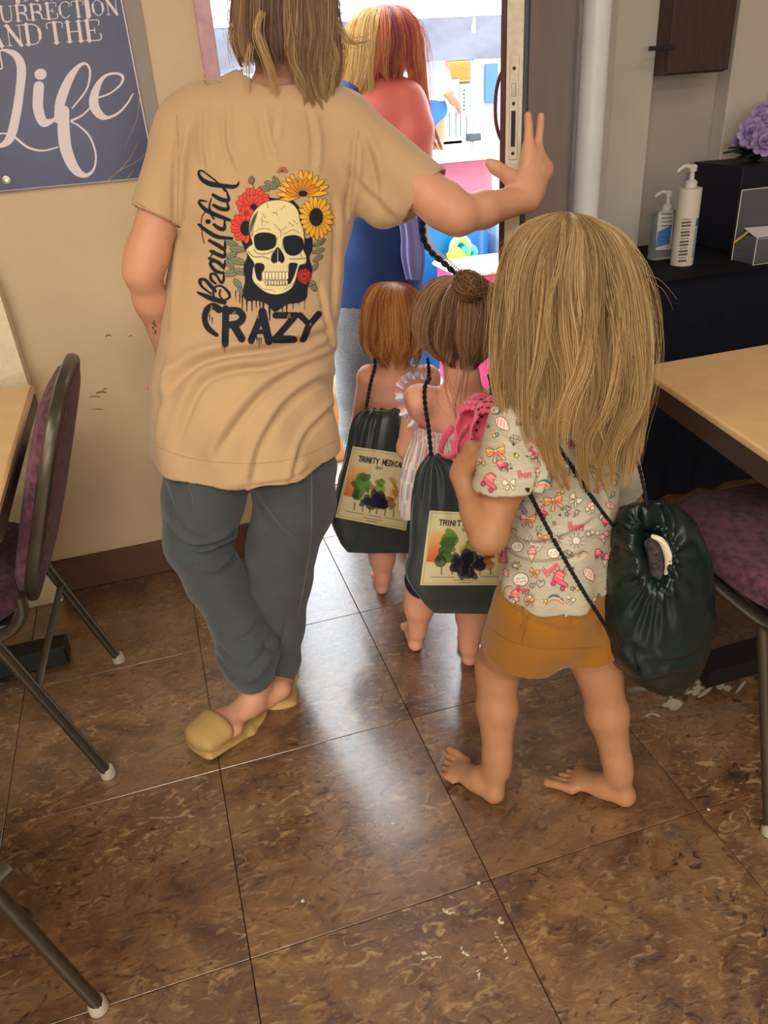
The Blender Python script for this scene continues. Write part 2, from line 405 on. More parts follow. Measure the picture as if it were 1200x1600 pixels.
# ---------------- hair
def strands(name, paths, rad, cols, m, parent, nside=3):
    """paths (S,K,3), rad (S,K), cols (S,K,3) joined into one mesh of tapered locks"""
    S, K, _ = paths.shape; T = np.gradient(paths, axis=1); T /= np.linalg.norm(T, axis=2)[..., None]+1e-9
    ref = A([0.3, -1, .1]); a = np.cross(T, ref); a /= np.linalg.norm(a, axis=2)[..., None]+1e-9; b = np.cross(T, a)
    w = 2*np.pi*np.arange(nside)/nside
    V = paths[:, :, None]+(a[:, :, None]*np.cos(w)[None, None, :, None]+b[:, :, None]*np.sin(w)[None, None, :, None])*rad[:, :, None, None]
    C = np.repeat(cols[:, :, None], nside, 2); s = np.arange(S)[:, None, None]; i = np.arange(K-1)[None, :, None]; k = np.arange(nside)[None, None]
    g = lambda ii, kk: (s*K+ii)*nside+kk
    Q = np.stack([g(i, k), g(i, (k+1) % nside), g(i+1, (k+1) % nside), g(i+1, k)], -1).reshape(-1, 4)
    return tag(mesh(name, V.reshape(-1, 3), Q, m, parent, True, C.reshape(-1, 3)), kind='stuff')
def ringval(rings, t):
    """smooth interpolation of ring stack at t in [0,1] (any shape)"""
    R = np.concatenate([A([r[0] for r in rings]), A([r[1] for r in rings]), A([r[2] for r in rings])], 1); m = len(R)
    x = np.clip(t, 0, 1)*(m-1); i = np.minimum(x.astype(int), m-2); f = (x-i)[..., None]
    g = lambda k: R[np.clip(k, 0, m-1)]
    a, b, c, d = g(i-1), g(i), g(i+1), g(i+2)
    return .5*((2*b)+(c-a)*f+(2*a-5*b+4*c-d)*f*f+(3*b-a-3*c+d)*f**3)
def hair_shell(name, rings, n, m, parent, pal, seed=1, K=18, u=(-.35, 3.5), rad=.0007, t1=(.72, 1.), wave=.05, nclump=60, depth=(.8, 1.02), fly=.05, t0=(0., .3), tipcol=None, fn=None, straggle=.0):
    g = np.random.default_rng(seed); cu = g.uniform(*u, nclump); ce = g.uniform(*t1, nclump); cr = g.uniform(*depth, nclump); ph = g.uniform(0, 6.28, (nclump, 3)); fr = g.uniform(.7, 1.5, nclump)
    us = g.uniform(*u, n); cl = np.argmin(abs(us[:, None]-cu[None]+g.normal(0, .05, (n, 1))), 1); st = g.uniform(0, 1, n)
    a0 = g.uniform(*t0, n)*g.random(n); a1 = np.clip(ce[cl]+g.normal(0, .035, n), .1, 1.0); s = np.linspace(0, 1, K)[None]
    t = a0[:, None]+(a1-a0)[:, None]*s; conv = np.clip(g.uniform(.25, .8, n), 0, 1)[:, None]*t**1.5
    uu = us[:, None]*(1-conv)+cu[cl][:, None]*conv+wave*np.sin(t*9*fr[cl][:, None]+ph[cl, 0:1])*t+wave*.5*np.sin(t*17*fr[cl][:, None]+ph[cl, 1:2])*t**2
    own = g.uniform(*depth, n)[:, None]; rr = own*(1-t*.6)+cr[cl][:, None]*t*.6+wave*.35*np.sin(t*11+ph[cl, 2:3])*t
    isf = g.random(n) < fly; rr = rr+isf[:, None]*(g.uniform(.02, .16, n)[:, None]*np.sin(np.pi*np.clip(t*1.1, 0, 1))*(1+.5*np.sin(t*8+g.uniform(0, 6, (n, 1)))))
    if straggle: rr = rr+straggle*t**2*g.normal(0, 1, (n, 1))
    R = ringval(rings, t); P = R[..., 0:3]+R[..., 3:6]*(np.cos(uu)*rr)[..., None]+R[..., 6:9]*(np.sin(uu)*rr)[..., None]
    if fn is not None: P = fn(P, t, uu, g)
    ra = rad*g.uniform(.6, 1.4, n)[:, None]*np.where(isf, .35, 1)[:, None]*(1-.75*s**3)*(.55+.45*np.clip(s*6, 0, 1)); ra = ra*np.ones((n, K))
    pal = A([lin(p) for p in pal]); ci = g.random(nclump)*(len(pal)-1); cx = np.clip(ci[cl]+g.normal(0, .5, n), 0, len(pal)-1.001); i = cx.astype(int); f = (cx-i)[:, None]
    c = pal[i]*(1-f)+pal[i+1]*f; c = c*g.uniform(.75, 1.2, n)[:, None]; c = np.repeat(c[:, None], K, 1)
    if tipcol is not None: c = c*(1-t[..., None]**2*.5)+lin(tipcol)*(t[..., None]**2*.5)
    if callable(pal): pass
    return strands(name, P, ra, np.clip(c, 0, 1), m, parent)
def scalp(name, rings, sc, m, parent, n=32, mm=26, col=None):
    R = [(r[0], r[1]*sc, r[2]*sc) for r in rings]; V, Q, th, _ = loftV(R, n, mm, 1.)
    N = len(V); V = np.vstack([V, V[:n].mean(0), V[-n:].mean(0)]); k = np.arange(n)
    Fs = [tuple(q) for q in Q.tolist()]+[(N, int((i+1) % n), int(i)) for i in k]+[(N+1, N-n+int(i), N-n+int((i+1) % n)) for i in k]
    return mesh(name, V, Fs, m, parent, True, None if col is None else np.tile(lin(col), (len(V), 1)))
# ---------------- body pieces
def hand(wr, dr, palm, size, curl=(.3, .3, .3, .3), thumb=+1, th_out=.8, th_curl=.3, spread=.10, bend=None):
    """wr wrist, dr direction of the fingers, palm normal (out of the palm), thumb side sign along cross(dr,palm)"""
    dr = unit(dr); palm = unit(A(palm)-(A(palm)@dr)*dr); lat = np.cross(dr, palm)*thumb; s = size; P = []
    k0 = A(wr)+dr*s*.50
    P += [cone(A(wr), A(wr)+dr*s*.16, (s*.165, s*.12), (s*.20, s*.11), lat)]
    P += [cone(A(wr)+dr*s*.14+lat*s*.06, k0+lat*s*.10, (s*.15, s*.10), (s*.14, s*.085), lat), cone(A(wr)+dr*s*.14-lat*s*.06, k0-lat*s*.12-dr*s*.03, (s*.14, s*.10), (s*.13, s*.08), lat)]
    L = [.43, .48, .44, .35]; fr = s*.058
    for i in range(4):
        off = (1.5-i); c = curl[i]; a = k0+lat*s*(.125*off)-dr*s*(.02*abs(off-.5)); d = unit(dr+lat*spread*off); l = L[i]*s; p = a-d*s*.04
        for j, f in enumerate((.46, .30, .24)):
            d = unit(d*math.cos(c)+palm*math.sin(c)) if j or c > .05 else d
            q = p+d*l*f*(1.1 if j == 0 else 1); r0 = fr*(1.08-.1*j); P.append(dict(cone(p, q, r0, r0*.93), fine=True)); p = q
    b = A(wr)+dr*s*.12+lat*s*.12+palm*s*.03; d = unit(dr*(1-th_out*.55)+lat*th_out+palm*.12)
    q = b+d*s*.25; P.append(cone(b, q, s*.085, s*.066)); d2 = unit(d+dr*th_curl+palm*.1); q2 = q+d2*s*.17; P.append(cone(q, q2, s*.064, s*.060))
    q3 = q2+unit(d2+dr*th_curl*.5)*s*.12; P.append(cone(q2, q3, s*.06, s*.052))
    return P
def foot(ank, heel, toe, L, big=+1, w=1., toeup=0.):
    d = unit(A(toe)-A(heel)); up = unit(A([0, 0, 1.])-d*d[2]); lat = unit(np.cross(d, up))*big; P = []   # lat points to big-toe side
    h = A(heel); P.append(cone(A(ank), h+d*L*.06+up*L*.03, L*.125, L*.115)); P.append(cone(A(ank)-d*0, h+d*L*.3+up*L*.10, L*.12, L*.13, lat))
    P.append(cone(h+d*L*.06, h+d*L*.35, (L*.115, L*.10), (L*.13, L*.10), lat)); P.append(cone(h+d*L*.3+up*L*.07, h+d*L*.68-up*L*.02, (L*.14, L*.13), (L*.185, L*.075), lat))
    ball = h+d*L*.68-up*L*.035
    for i in range(5):
        o = (2-i)*.088; l = [.30, .27, .24, .20, .15][i]; r = [.056, .040, .037, .035, .033][i]*L
        a = ball+lat*L*o+d*L*(-.02*i); q = a+unit(d+lat*(.10*(2-i)*.5)+up*toeup)*L*l*.62; e = q+unit(d-up*.25)*L*l*.45
        P += [dict(cone(a, q, r*1.1, r*.95), fine=True), dict(cone(q, e, r, r*1.02), fine=True)]
    return P
def head(c, r, yaw, fw=None):
    """c centre, r half height, yaw facing direction (radians, 0 = +Y)"""
    f = A([math.sin(yaw), math.cos(yaw), 0]) if fw is None else unit(fw); s = unit(np.cross(f, (0, 0, 1))); u = np.cross(s, f); c = A(c)
    X = lambda a, b, d: c+s*a*r+f*b*r+u*d*r
    P = [ell(X(0, -.1, .18), r*.72, r*.86, r*.80, s, u), cone(X(0, .28, -.15), X(0, .38, -.62), (r*.52, r*.5), (r*.34, r*.32), s), cone(X(0, .05, -.45), X(0, .25, -.68), (r*.48, r*.4), (r*.36, r*.3), s)]
    P += [cone(X(0, .74, .02), X(0, .92, -.22), r*.07, r*.11), cone(X(-.14, .70, -.52), X(.14, .70, -.52), r*.09), cone(X(-.13, .69, -.60), X(.13, .69, -.60), r*.09)]
    for e in (-1, 1):
        P += [ell(X(.70*e, -.02, -.05), r*.07, r*.16, r*.22, s, u), ell(X(.76*e, -.04, -.05), r*.05, r*.08, r*.13, s, u, sub=True)]
        P += [ell(X(.28*e, .74, .05), r*.15, r*.10, r*.10, s, u, sub=True), ell(X(.28*e, .62, .04), r*.11, r*.11, r*.11, s, u)]
    P.append(ell(X(0, .80, -.56), r*.2, r*.05, r*.018, s, u, sub=True))
    return P
# ================================================================== SETTING
def stone_mat():
    m = D.materials.new('floor_stone'); m.use_nodes = True; nt = m.node_tree; N = nt.nodes; L = nt.links; b = N['Principled BSDF']
    geo = N.new('ShaderNodeNewGeometry'); oi = N.new('ShaderNodeObjectInfo'); ad = N.new('ShaderNodeVectorMath'); ad.operation = 'MULTIPLY_ADD'
    L.new(oi.outputs['Random'], ad.inputs[0]); ad.inputs[1].default_value = (7, 5, 3); L.new(geo.outputs['Position'], ad.inputs[2]); src = ad.outputs[0]
    def nz(sc, det, rg=.6, dist=0, s=None):
        n = N.new('ShaderNodeTexNoise'); n.inputs['Scale'].default_value = sc; n.inputs['Detail'].default_value = det; n.inputs['Roughness'].default_value = rg; n.inputs['Distortion'].default_value = dist
        L.new(s or src, n.inputs['Vector']); return n.outputs['Fac']
    mp = N.new('ShaderNodeMapping'); mp.inputs['Scale'].default_value = (1, 1.7, 1); mp.inputs['Rotation'].default_value = (0, 0, .35); L.new(src, mp.inputs[0])
    def ramp(f, st):
        r = N.new('ShaderNodeValToRGB'); e = r.color_ramp.elements
        while len(e) < len(st): e.new(.5)
        for i, (p, c) in enumerate(st): e[i].position = p; e[i].color = (*lin(c), 1)
        L.new(f, r.inputs[0]); return r.outputs[0]
    big = ramp(nz(5.5, 8, .62, 1.3), [(.30, (66, 44, 33)), (.43, (98, 69, 46)), (.52, (116, 82, 51)), (.60, (130, 96, 62)), (.72, (100, 78, 62))])
    fl = nz(30, 7, .62, 1.2, mp.outputs[0]); r2 = N.new('ShaderNodeValToRGB'); r2.color_ramp.elements[0].position = .53; r2.color_ramp.elements[1].position = .66; L.new(fl, r2.inputs[0])
    zone = nz(3.2, 3); r3 = N.new('ShaderNodeValToRGB'); r3.color_ramp.elements[0].position = .40; r3.color_ramp.elements[1].position = .62; L.new(zone, r3.inputs[0])
    mu = N.new('ShaderNodeMath'); mu.operation = 'MULTIPLY'; L.new(r2.outputs[0], mu.inputs[0]); mu2 = N.new('ShaderNodeMath'); mu2.operation = 'MULTIPLY_ADD'; L.new(r3.outputs[0], mu2.inputs[0]); mu2.inputs[1].default_value = .7; mu2.inputs[2].default_value = .22; L.new(mu2.outputs[0], mu.inputs[1])
    mx = N.new('ShaderNodeMix'); mx.data_type = 'RGBA'; L.new(mu.outputs[0], mx.inputs[0]); L.new(big, mx.inputs[6]); mx.inputs[7].default_value = (*lin((178, 146, 102)), 1)
    dk = nz(18, 6, .65, 2.5, mp.outputs[0]); r4 = N.new('ShaderNodeValToRGB'); r4.color_ramp.elements[0].position = .33; r4.color_ramp.elements[1].position = .46; L.new(dk, r4.inputs[0])
    m2 = N.new('ShaderNodeMix'); m2.data_type = 'RGBA'; L.new(r4.outputs[0], m2.inputs[0]); m2.inputs[6].default_value = (*lin((58, 36, 28)), 1); L.new(mx.outputs[2], m2.inputs[7])
    L.new(m2.outputs[2], b.inputs['Base Color'])
    rr = N.new('ShaderNodeMapRange'); L.new(fl, rr.inputs[0]); rr.inputs[3].default_value = .28; rr.inputs[4].default_value = .42; L.new(rr.outputs[0], b.inputs['Roughness']); b.inputs['Specular IOR Level'].default_value = 1.0; b.inputs['Coat Weight'].default_value = 1.0; b.inputs['Coat Roughness'].default_value = .20; b.inputs['Coat IOR'].default_value = 1.7
    bp = N.new('ShaderNodeBump'); bp.inputs['Strength'].default_value = .5; bp.inputs['Distance'].default_value = .0035; L.new(fl, bp.inputs['Height'])
    bq = N.new('ShaderNodeBump'); bq.inputs['Strength'].default_value = .4; bq.inputs['Distance'].default_value = .006; L.new(nz(11, 5, .6, 1.5, mp.outputs[0]), bq.inputs['Height']); L.new(bp.outputs[0], bq.inputs['Normal']); L.new(bq.outputs[0], b.inputs['Normal'])
    return m
STONE = stone_mat()
M_GROUT = mat('grout', (46, 34, 26), .8); M_WALL = mat('tan_wall_paint', (204, 182, 148), .55, .35, .05, 3, .12, 120)
M_WALLR = mat('grey_wall_paint', (182, 172, 166), .6, .3, .05, 3, .1, 90); M_WHT = mat('white_ceiling', (215, 208, 196), .8)
M_BASE = mat('brown_baseboard', (96, 66, 50), .5, .4, .12, 12, .05, 60); M_TRIM = mat('mauve_trim', (196, 160, 170), .4, .4, .1, 40, .1, 100)
M_PLAS = mat('rough_plaster', (228, 216, 186), .8, .2, .05, 20, .6, 45); M_DARK = mat('black_plastic', (22, 22, 24), .4)
fl = MB(); fl.box((-2.8, -3, -.06), (3.4, 2.62, -.004)); FLOOR = fl.build('floor', M_GROUT); tag(FLOOR, kind='structure')
TS = .457; X0, Y0 = .3990, 2.2371; tm = None; g = .0009
tb = MB(); tb.box((g, g, -.004), (TS-g, TS-g, 0), .0007)
for i in range(-5, 7):
    for j in range(-1, 8):
        x = X0+i*TS; y = Y0-(j+1)*TS
        if x > 3.2 or x < -2.2: continue
        if j == -1:
            t2 = MB(); t2.box((g, g, -.004), (TS-g, .376, 0), .0007)
            if tm is None or 'edge' not in globals(): edge = t2.build('floor_tile', STONE, FLOOR); edge.location = (x, y, 0); edge.matrix_parent_inverse = Matrix(); continue
            o = edge.copy(); COL.objects.link(o); o.location = (x, y, 0); continue
        if tm is None or not isinstance(tm, bpy.types.Object):
            tm = tb.build('floor_tile', STONE, FLOOR); tm.matrix_parent_inverse = Matrix(); o = tm
        else: o = tm.copy(); COL.objects.link(o)
        o.location = (x, y, 0)
def setting(name, lo, hi, m, bev=0):
    b = MB(); b.box(lo, hi, bev); o = b.build(name, m); tag(o, kind='structure'); return o
YW = 2.245
b = MB(); b.box((-2.8, YW, 0), (.262, 2.5, 2.7)); b.box((.262, YW, 2.12), (1.42, 2.5, 2.7)); tag(b.build('wall_left', M_WALL), kind='structure')
b = MB(); b.box((1.42, 2.62, 0), (3.4, 2.75, 2.7)); b.box((1.36, 2.32, 0), (1.44, 2.75, 2.7)); b.box((.262, 2.5, 2.12), (1.44, 2.75, 2.7)); WR = b.build('wall_right', M_WALLR); tag(WR, kind='structure')
setting('wall_back', (-2.8, -3.1, 0), (3.4, -3, 2.7), M_WALL); setting('wall_far_left', (-2.9, -3, 0), (-2.8, YW, 2.7), M_WALL); setting('wall_far_right', (3.4, -3, 0), (3.5, 2.62, 2.7), M_WALLR)
FILL_P = setting('fill_panel', (-1.95, -2.999, .75), (.55, -2.97, 2.15), M_WHT)  # unseen panel added on the back wall to go with the fill light
for (a, c_) in (((-1.9, .8), (-.74, 2.1)), ((-.66, .8), (.5, 2.1))):
    b = MB(); b.box((a[0], -2.972, a[1]), (c_[0], -2.962, c_[1])); b.build('fill_pane', mat('fill_glow', (255, 244, 228), .2, emit=1.5), FILL_P)  # added glowing panes, part of the rear fill
setting('ceiling', (-2.8, -3, 2.7), (3.4, 2.62, 2.8), M_WHT)
setting('baseboard_left', (-2.8, YW-.014, 0), (.24, YW, .112), M_BASE, .003)
b = MB(); b.box((.232, YW-.012, 0), (.272, YW+.25, 2.12), .003); b.box((.232, YW-.012, 2.12), (1.36, YW+.25, 2.17), .003)
tag(b.build('trim_1', M_TRIM), kind='structure')
M_ALU = mat('aluminium', (170, 170, 168), .35, .5, .08, 60, .1, 90, metal=.8)
thr = MB(); thr.box((.27, 2.49, -.03), (1.36, 2.62, .012), .004)
TH = thr.build('trim_2', M_ALU); tag(TH, kind='structure')
for k in range(5):
    b = MB(); b.box((.28, 2.50+k*.022, .012), (1.35, 2.508+k*.022, .016)); b.build('threshold_rib', M_ALU, TH)
# wall relief at the right: pilasters
for k, (xa, xb) in enumerate(((1008, 952), (1186, 1131))):
    a = W(xb, 200, 2.55)[0]; c = W(xa+6, 200, 2.55)[0]
    setting('trim_%d' % (k+3), (a, 2.55, 0), (c, 2.62, 2.7), mat('light_wall_paint', (206, 198, 190), .6, .3, .04, 4, .1, 90), .003)
# corner plaster buttress on the left wall behind the table
pl = [W(-60, 330, 2.2), W(0, 455, 2.2), W(45, 600, 2.2), W(60, 700, 2.2), A([-.455, 2.2, .12]), A([-.44, 2.2, 0]), A([-1.4, 2.2, 0]), A([-1.4, 2.2, 1.35])]
b = MB(); b.prism([A([p[0], 2.185, p[2]]) for p in pl], (0, .06, 0)); tag(b.build('trim_5', M_PLAS), kind='structure')
# ceiling lights (the lamps that light the room)
for k, (x, y, sx, sy, e) in enumerate(LAMPS):
    T = empty('ceiling_light', (x, y, 2.66), 'white ceiling panel light, %s' % ['front left', 'front right', 'rear centre', 'rear left', 'rear right'][k], 'light', 'ceiling lights')
    b = MB(); b.box((x-sx/2-.03, y-sy/2-.03, 2.655), (x+sx/2+.03, y+sy/2+.03, 2.70), .004); b.build('frame', M_WHT, T)
    b = MB(); b.box((x-sx/2, y-sy/2, 2.648), (x+sx/2, y+sy/2, 2.656)); b.build('diffuser', mat('lamp_diffuser', (255, 225, 185), emit=1.2), T)
# ------------------------------------------------------------------ door
M_DRB = mat('brown_door_paint', (152, 136, 132), .45, .4, .06, 5, .15, 150); M_DRE = mat('cream_door_edge', (205, 196, 176), .5, .4, .1, 50, .15, 120); M_DRK = mat('dark_red_door_edge', (74, 30, 34), .4)
hx, hy = 1.335, 2.335; lx, ly = .805, 1.615; dv = unit([hx-lx, hy-ly, 0]); dn = A([dv[1], -dv[0], 0])     # dn: interior side
DW = math.hypot(hx-lx, hy-ly)
def dbox(mb, a0, a1, n0, n1, z0, z1, bev=0):
    P = lambda a, n, z: A([lx, ly, 0])+dv*a+dn*n+A([0, 0, z])
    b2 = MB(); b2.box((a0, n0, z0), (a1, n1, z1), bev); mb.add([P(*v) for v in b2.V], b2.F)
door = empty('door_1', (hx, hy, 0), None, None); tag(door, kind='structure')
b = MB(); dbox(b, .004, DW, -.040, 0, .012, 2.08, .002); b.build('door_leaf', M_DRB, door)
b = MB(); dbox(b, -.001, .006, -.041, -.007, .012, 2.08, .001); b.build('edge_strip', M_DRE, door)
b = MB(); dbox(b, -.004, .03, -.052, -.041, .012, 2.08, .001); b.build('weather_strip', M_DRK, door)
b = MB(); dbox(b, -.001, .02, -.006, .002, .012, 2.08, .001); b.build('edge_bead', mat('blue_grey_bead', (60, 66, 86), .5), door)
zt, zb = 1.365, 1.175; lp = MB(); dbox(lp, -.0035, .0, -.0335, -.0145, zb, zt, .0008); LP = lp.build('latch_plate', mat('latch_steel', (196, 188, 172), .4, .5, .1, 80, metal=.3), door)
b = MB(); dbox(b, -.0045, -.003, -.0285, -.0195, zb+.025, zb+.092); b.build('bolt_slot', mat('slot_navy', (24, 28, 50), .3), LP)
for z in (zb+.012, zb+.105, zt-.022):
    b = MB(); c = A([lx, ly, z])-dv*.0045+dn*(-.024); b.lathe(c, [(.0035, -.001), (.0032, .0012)], 12, ax=-dv); b.build('screw', M_DARK, LP)
b = MB(); dbox(b, -.0045, -.003, -.029, -.019, zb+.118, zb+.142, .001); b.build('latch_guard', M_ALU, LP)
hp = [A([lx, ly, 0])+dv*.05+dn*n+A([0, 0, z]) for n, z in ((-.05, 1.345), (-.062, 1.335), (-.072, 1.30), (-.072, 1.25), (-.062, 1.215), (-.05, 1.205))]
b = MB(); b.tube(catmull(hp, 20), .004, 8); b.build('pull_handle', mat('red_handle', (110, 50, 60), .3), door, True)
# pipe in front of the right jamb
pt = [W(940, 0, 2.18), W(930, 160, 2.18)]; px_ = pt[1][0]
b = MB(); b.tube([(px_, 2.2, 0), (px_, 2.2, 2.7)], .040, 28); PIPE = b.build('pipe', mat('white_pipe', (228, 230, 232), .4, .4, .03, 10), None, True); tag(PIPE, 'tall off-white round pipe standing floor to ceiling right of the open door', 'pipe')
for z in (.25, 1.75):
    b = MB(); b.lathe((px_, 2.2, z), [(.041, 0), (.044, .002), (.044, .03), (.041, .032)], 28); b.build('pipe_clamp', M_ALU, PIPE, True)
# cabinet on right wall
cb = W(1042, 118, 2.47); cr_ = W(1137, 110, 2.47)
CAB = empty('wall_cabinet', ((cb[0]+cr_[0])/2, 2.54, cb[2]), 'small dark brown wall cabinet hung above the hand sanitizer bottles', 'cabinet')
M_CAB = mat('dark_brown_wood', (74, 52, 50), .45, .4, .15, 14, .1, 40, stretch=(8, 8, 1))
b = MB(); b.box((cb[0]+.004, 2.482, cb[2]), (cr_[0]-.004, 2.618, cb[2]+.62), .002); b.build('body', M_CAB, CAB)
b = MB(); b.box((cb[0], 2.466, cb[2]+.004), (cr_[0], 2.481, cb[2]+.616), .003); DR = b.build('cabinet_door', M_CAB, CAB)
hk = W(1020, 76, 2.46)
b = MB(); b.box((hk[0]-.012, 2.458, hk[2]-.006), (W(1055, 74, 2.46)[0], 2.466, hk[2]+.007), .001); b.build('hasp', mat('dark_steel', (60, 62, 72), .35, metal=.7), CAB)
# ------------------------------------------------------------------ banner
YB = 2.232
q = [W(-150, -140, YB), W(168, -110, YB), W(243, 276, YB), W(-150, 316, YB)]
BAN = empty('banner', W(100, 280, YB), 'navy wall banner with large white script word and serif lettering', 'banner')
b = MB(); b.prism([A([p[0], YB, p[2]]) for p in q], (0, .004, 0)); b.build('panel', mat('navy_vinyl', (54, 62, 112), .35, .5, .10, 4, .03, 60, col2=(44, 50, 84)), BAN)
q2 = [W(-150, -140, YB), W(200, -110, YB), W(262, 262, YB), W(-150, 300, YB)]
b = MB(); b.prism([A([p[0], YB+.0045, p[2]]) for p in q2], (0, .008, 0)); b.build('grey_sheet', mat('grey_flat', (150, 142, 138), .7), BAN)  # flat grey sheet behind the panel, showing past its right edge
cv = Canvas(-10, -20, 246, 300, .8); WH = (222, 214, 222)
cv.line([(168, -110), (243, 276)], 2.2, (214, 205, 216), smooth=0); cv.line([(243, 276), (-10, 299.5)], 1.6, (190, 182, 196), smooth=0)
GLY = {  # serif capitals: strokes (points, weight) in a unit box, y down
 'U': [([(.2, 0), (.2, .6), (.3, .93), (.55, 1), (.78, .9), (.85, .6)], .16, .07), ([(.85, .6), (.85, 0)], .07, .07), ([(.02, .02), (.4, .02)], .05, .05), ([(.7, .02), (1, .02)], .05, .05)],
 'R': [([(.2, 0), (.2, 1)], .19, .19), ([(.2, .03), (.62, .03), (.8, .25), (.62, .5), (.2, .5)], .09, .09), ([(.74, .12), (.76, .4)], .16, .16), ([(.5, .5), (.72, .66), (.8, .95), (1, .97)], .16, .05), ([(.02, .98), (.4, .98)], .05, .05), ([(.02, .02), (.4, .02)], .05, .05)],
 'E': [([(.25, 0), (.25, 1)], .2, .2), ([(.05, .02), (.9, .02), (.92, .28)], .06, .06), ([(.25, .5), (.65, .5)], .06, .06), ([(.65, .36), (.65, .64)], .05, .05), ([(.05, .98), (.9, .98), (.97, .68)], .06, .08)],
 'C': [([(.88, .3), (.86, .05), (.55, 0), (.28, .15), (.17, .5), (.28, .85), (.55, 1), (.88, .82)], .07, .07), ([(.2, .28), (.17, .5), (.2, .72)], .17, .17)],
 'T': [([(.5, 0), (.5, 1)], .2, .2), ([(.05, .28), (.08, .02), (.92, .02), (.95, .28)], .06, .06), ([(.3, .98), (.7, .98)], .05, .05)],
 'I': [([(.5, 0), (.5, 1)], .34, .34), ([(.15, .02), (.85, .02)], .05, .05), ([(.15, .98), (.85, .98)], .05, .05)],
 'O': [([(.5, 0), (.2, .2), (.12, .5), (.2, .8), (.5, 1), (.8, .8), (.88, .5), (.8, .2), (.5, 0)], .07, .07), ([(.16, .28), (.13, .5), (.16, .72)], .17, .17), ([(.84, .28), (.87, .5), (.84, .72)], .17, .17)],
 'N': [([(.2, 0), (.2, 1)], .06, .06), ([(.16, 0), (.82, 1)], .19, .19), ([(.82, 1), (.82, 0)], .06, .06), ([(.02, .02), (.3, .02)], .05, .05), ([(.68, .02), (.98, .02)], .05, .05), ([(.05, .98), (.35, .98)], .05, .05)],
 'A': [([(.5, 0), (.12, 1)], .06, .06), ([(.5, 0), (.86, 1)], .19, .19), ([(.25, .66), (.7, .66)], .06, .06), ([(0, .98), (.28, .98)], .05, .05), ([(.68, .98), (1.02, .98)], .05, .05)],
 'D': [([(.22, 0), (.22, 1)], .19, .19), ([(.05, .02), (.55, .02), (.82, .2), (.9, .5), (.82, .8), (.55, .98), (.05, .98)], .07, .07), ([(.85, .28), (.88, .5), (.85, .72)], .17, .17)],
 'H': [([(.2, 0), (.2, 1)], .18, .18), ([(.8, 0), (.8, 1)], .18, .18), ([(.2, .5), (.8, .5)], .06, .06)]+[([(x-.17, y), (x+.17, y)], .05, .05) for x in (.2, .8) for y in (.02, .98)],
 'M': [([(.14, 0), (.14, 1)], .06, .06), ([(.14, 0), (.5, 1)], .14, .14), ([(.5, 1), (.84, 0)], .06, .06), ([(.84, 0), (.84, 1)], .16, .16), ([(0, .98), (.3, .98)], .05, .05), ([(.68, .98), (1, .98)], .05, .05)]}
def glyph(cv, ch, tl, tr, h, wv, col=WH):
    tl = A(tl, float); tr = A(tr, float); ex = tr-tl; ey = A(h, float); s = np.linalg.norm(ey)
    for pts, w0, w1 in GLYPHS.get(ch, []): cv.line([tl+ex*p[0]+ey*p[1] for p in pts], np.linspace(w0, w1, len(pts))*s*wv, col)
GLYPHS = GLY
def word(cv, spec, base, hgt, wv=1., sk=(.10, 1)):
    for ch, xa, xb in spec:
        y = lambda x: base[0]+base[1]*x
        up = A([-sk[0]*hgt, -hgt]); glyph(cv, ch, A([xa, y(xa)])+up, A([xb, y(xb)])+up, -up, wv)
word(cv, [(c, a/4.615, b/4.615) for c, a, b in (('U', 0, 105), ('R', 112, 222), ('R', 218, 330), ('E', 330, 420), ('C', 422, 520), ('T', 525, 612), ('I', 612, 665), ('O', 665, 762), ('N', 765, 862))], (35, -.068), 25, .9, (.14, 1))
word(cv, [(c, a/4.615, b/4.615) for c, a, b in (('A', -85, 30), ('N', 45, 180), ('D', 178, 315), ('T', 350, 468), ('H', 478, 612), ('E', 615, 735))], (73, -.066), 32, .9, (.14, 1))
word(cv, [('I', 22, 34), ('A', 36, 62), ('M', 66, 96)], (4.5, -.06), 26, .8)
cv.setT(0, 0, 3.)
cv.line([(-30, 340), (-20, 320), (10, 318), (0, 245), (25, 236), (75, 260), (100, 320), (92, 430), (75, 540), (50, 640), (15, 678), (-25, 685)], [5, 7, 8, 8, 16, 34, 44, 42, 44, 44, 26, 10], WH, smooth=10)
cv.line([(-20, 630), (20, 625), (65, 640), (130, 690), (200, 706), (270, 690)], [8, 9, 12, 11, 10, 8], WH)
cv.ell(190, 348, 29, 27, WH)
cv.line([(182, 405), (178, 500), (200, 570), (235, 570), (275, 545)], [50, 50, 44, 26, 10], WH)
cv.line([(270, 560), (285, 470), (325, 370), (370, 310), (405, 300), (422, 340), (405, 420), (340, 505)], [34, 48, 40, 20, 12, 11, 10, 9], WH, smooth=10)
cv.line([(300, 520), (298, 600), (310, 700), (350, 790), (400, 822), (440, 790), (448, 720), (420, 640), (370, 590), (335, 572)], [50, 58, 56, 46, 22, 12, 10, 10, 9, 8], WH, smooth=10)
cv.line([(335, 565), (385, 540), (432, 495)], [12, 10, 9], WH)
cv.line([(445, 462), (510, 440), (562, 400), (576, 362), (545, 344), (490, 358), (450, 420), (440, 490), (470, 540), (510, 550), (560, 525), (600, 480), (622, 440)], [9, 9, 10, 14, 12, 16, 36, 46, 36, 16, 12, 10, 7], WH, smooth=10)
for l in ([(655, 450), (640, 560), (585, 690)], [(500, 850), (560, 800), (650, 750), (712, 680)], [(555, 805), (610, 740), (650, 660)], [(600, 830), (625, 800)], [(660, 830), (690, 760)]): cv.line(l, 5, (165, 150, 140), w2=3)
cv.setT(0, 0, 1.)
o = cv.lay('lettering', planehit(YB), film('banner_print', .5), BAN, .0008)
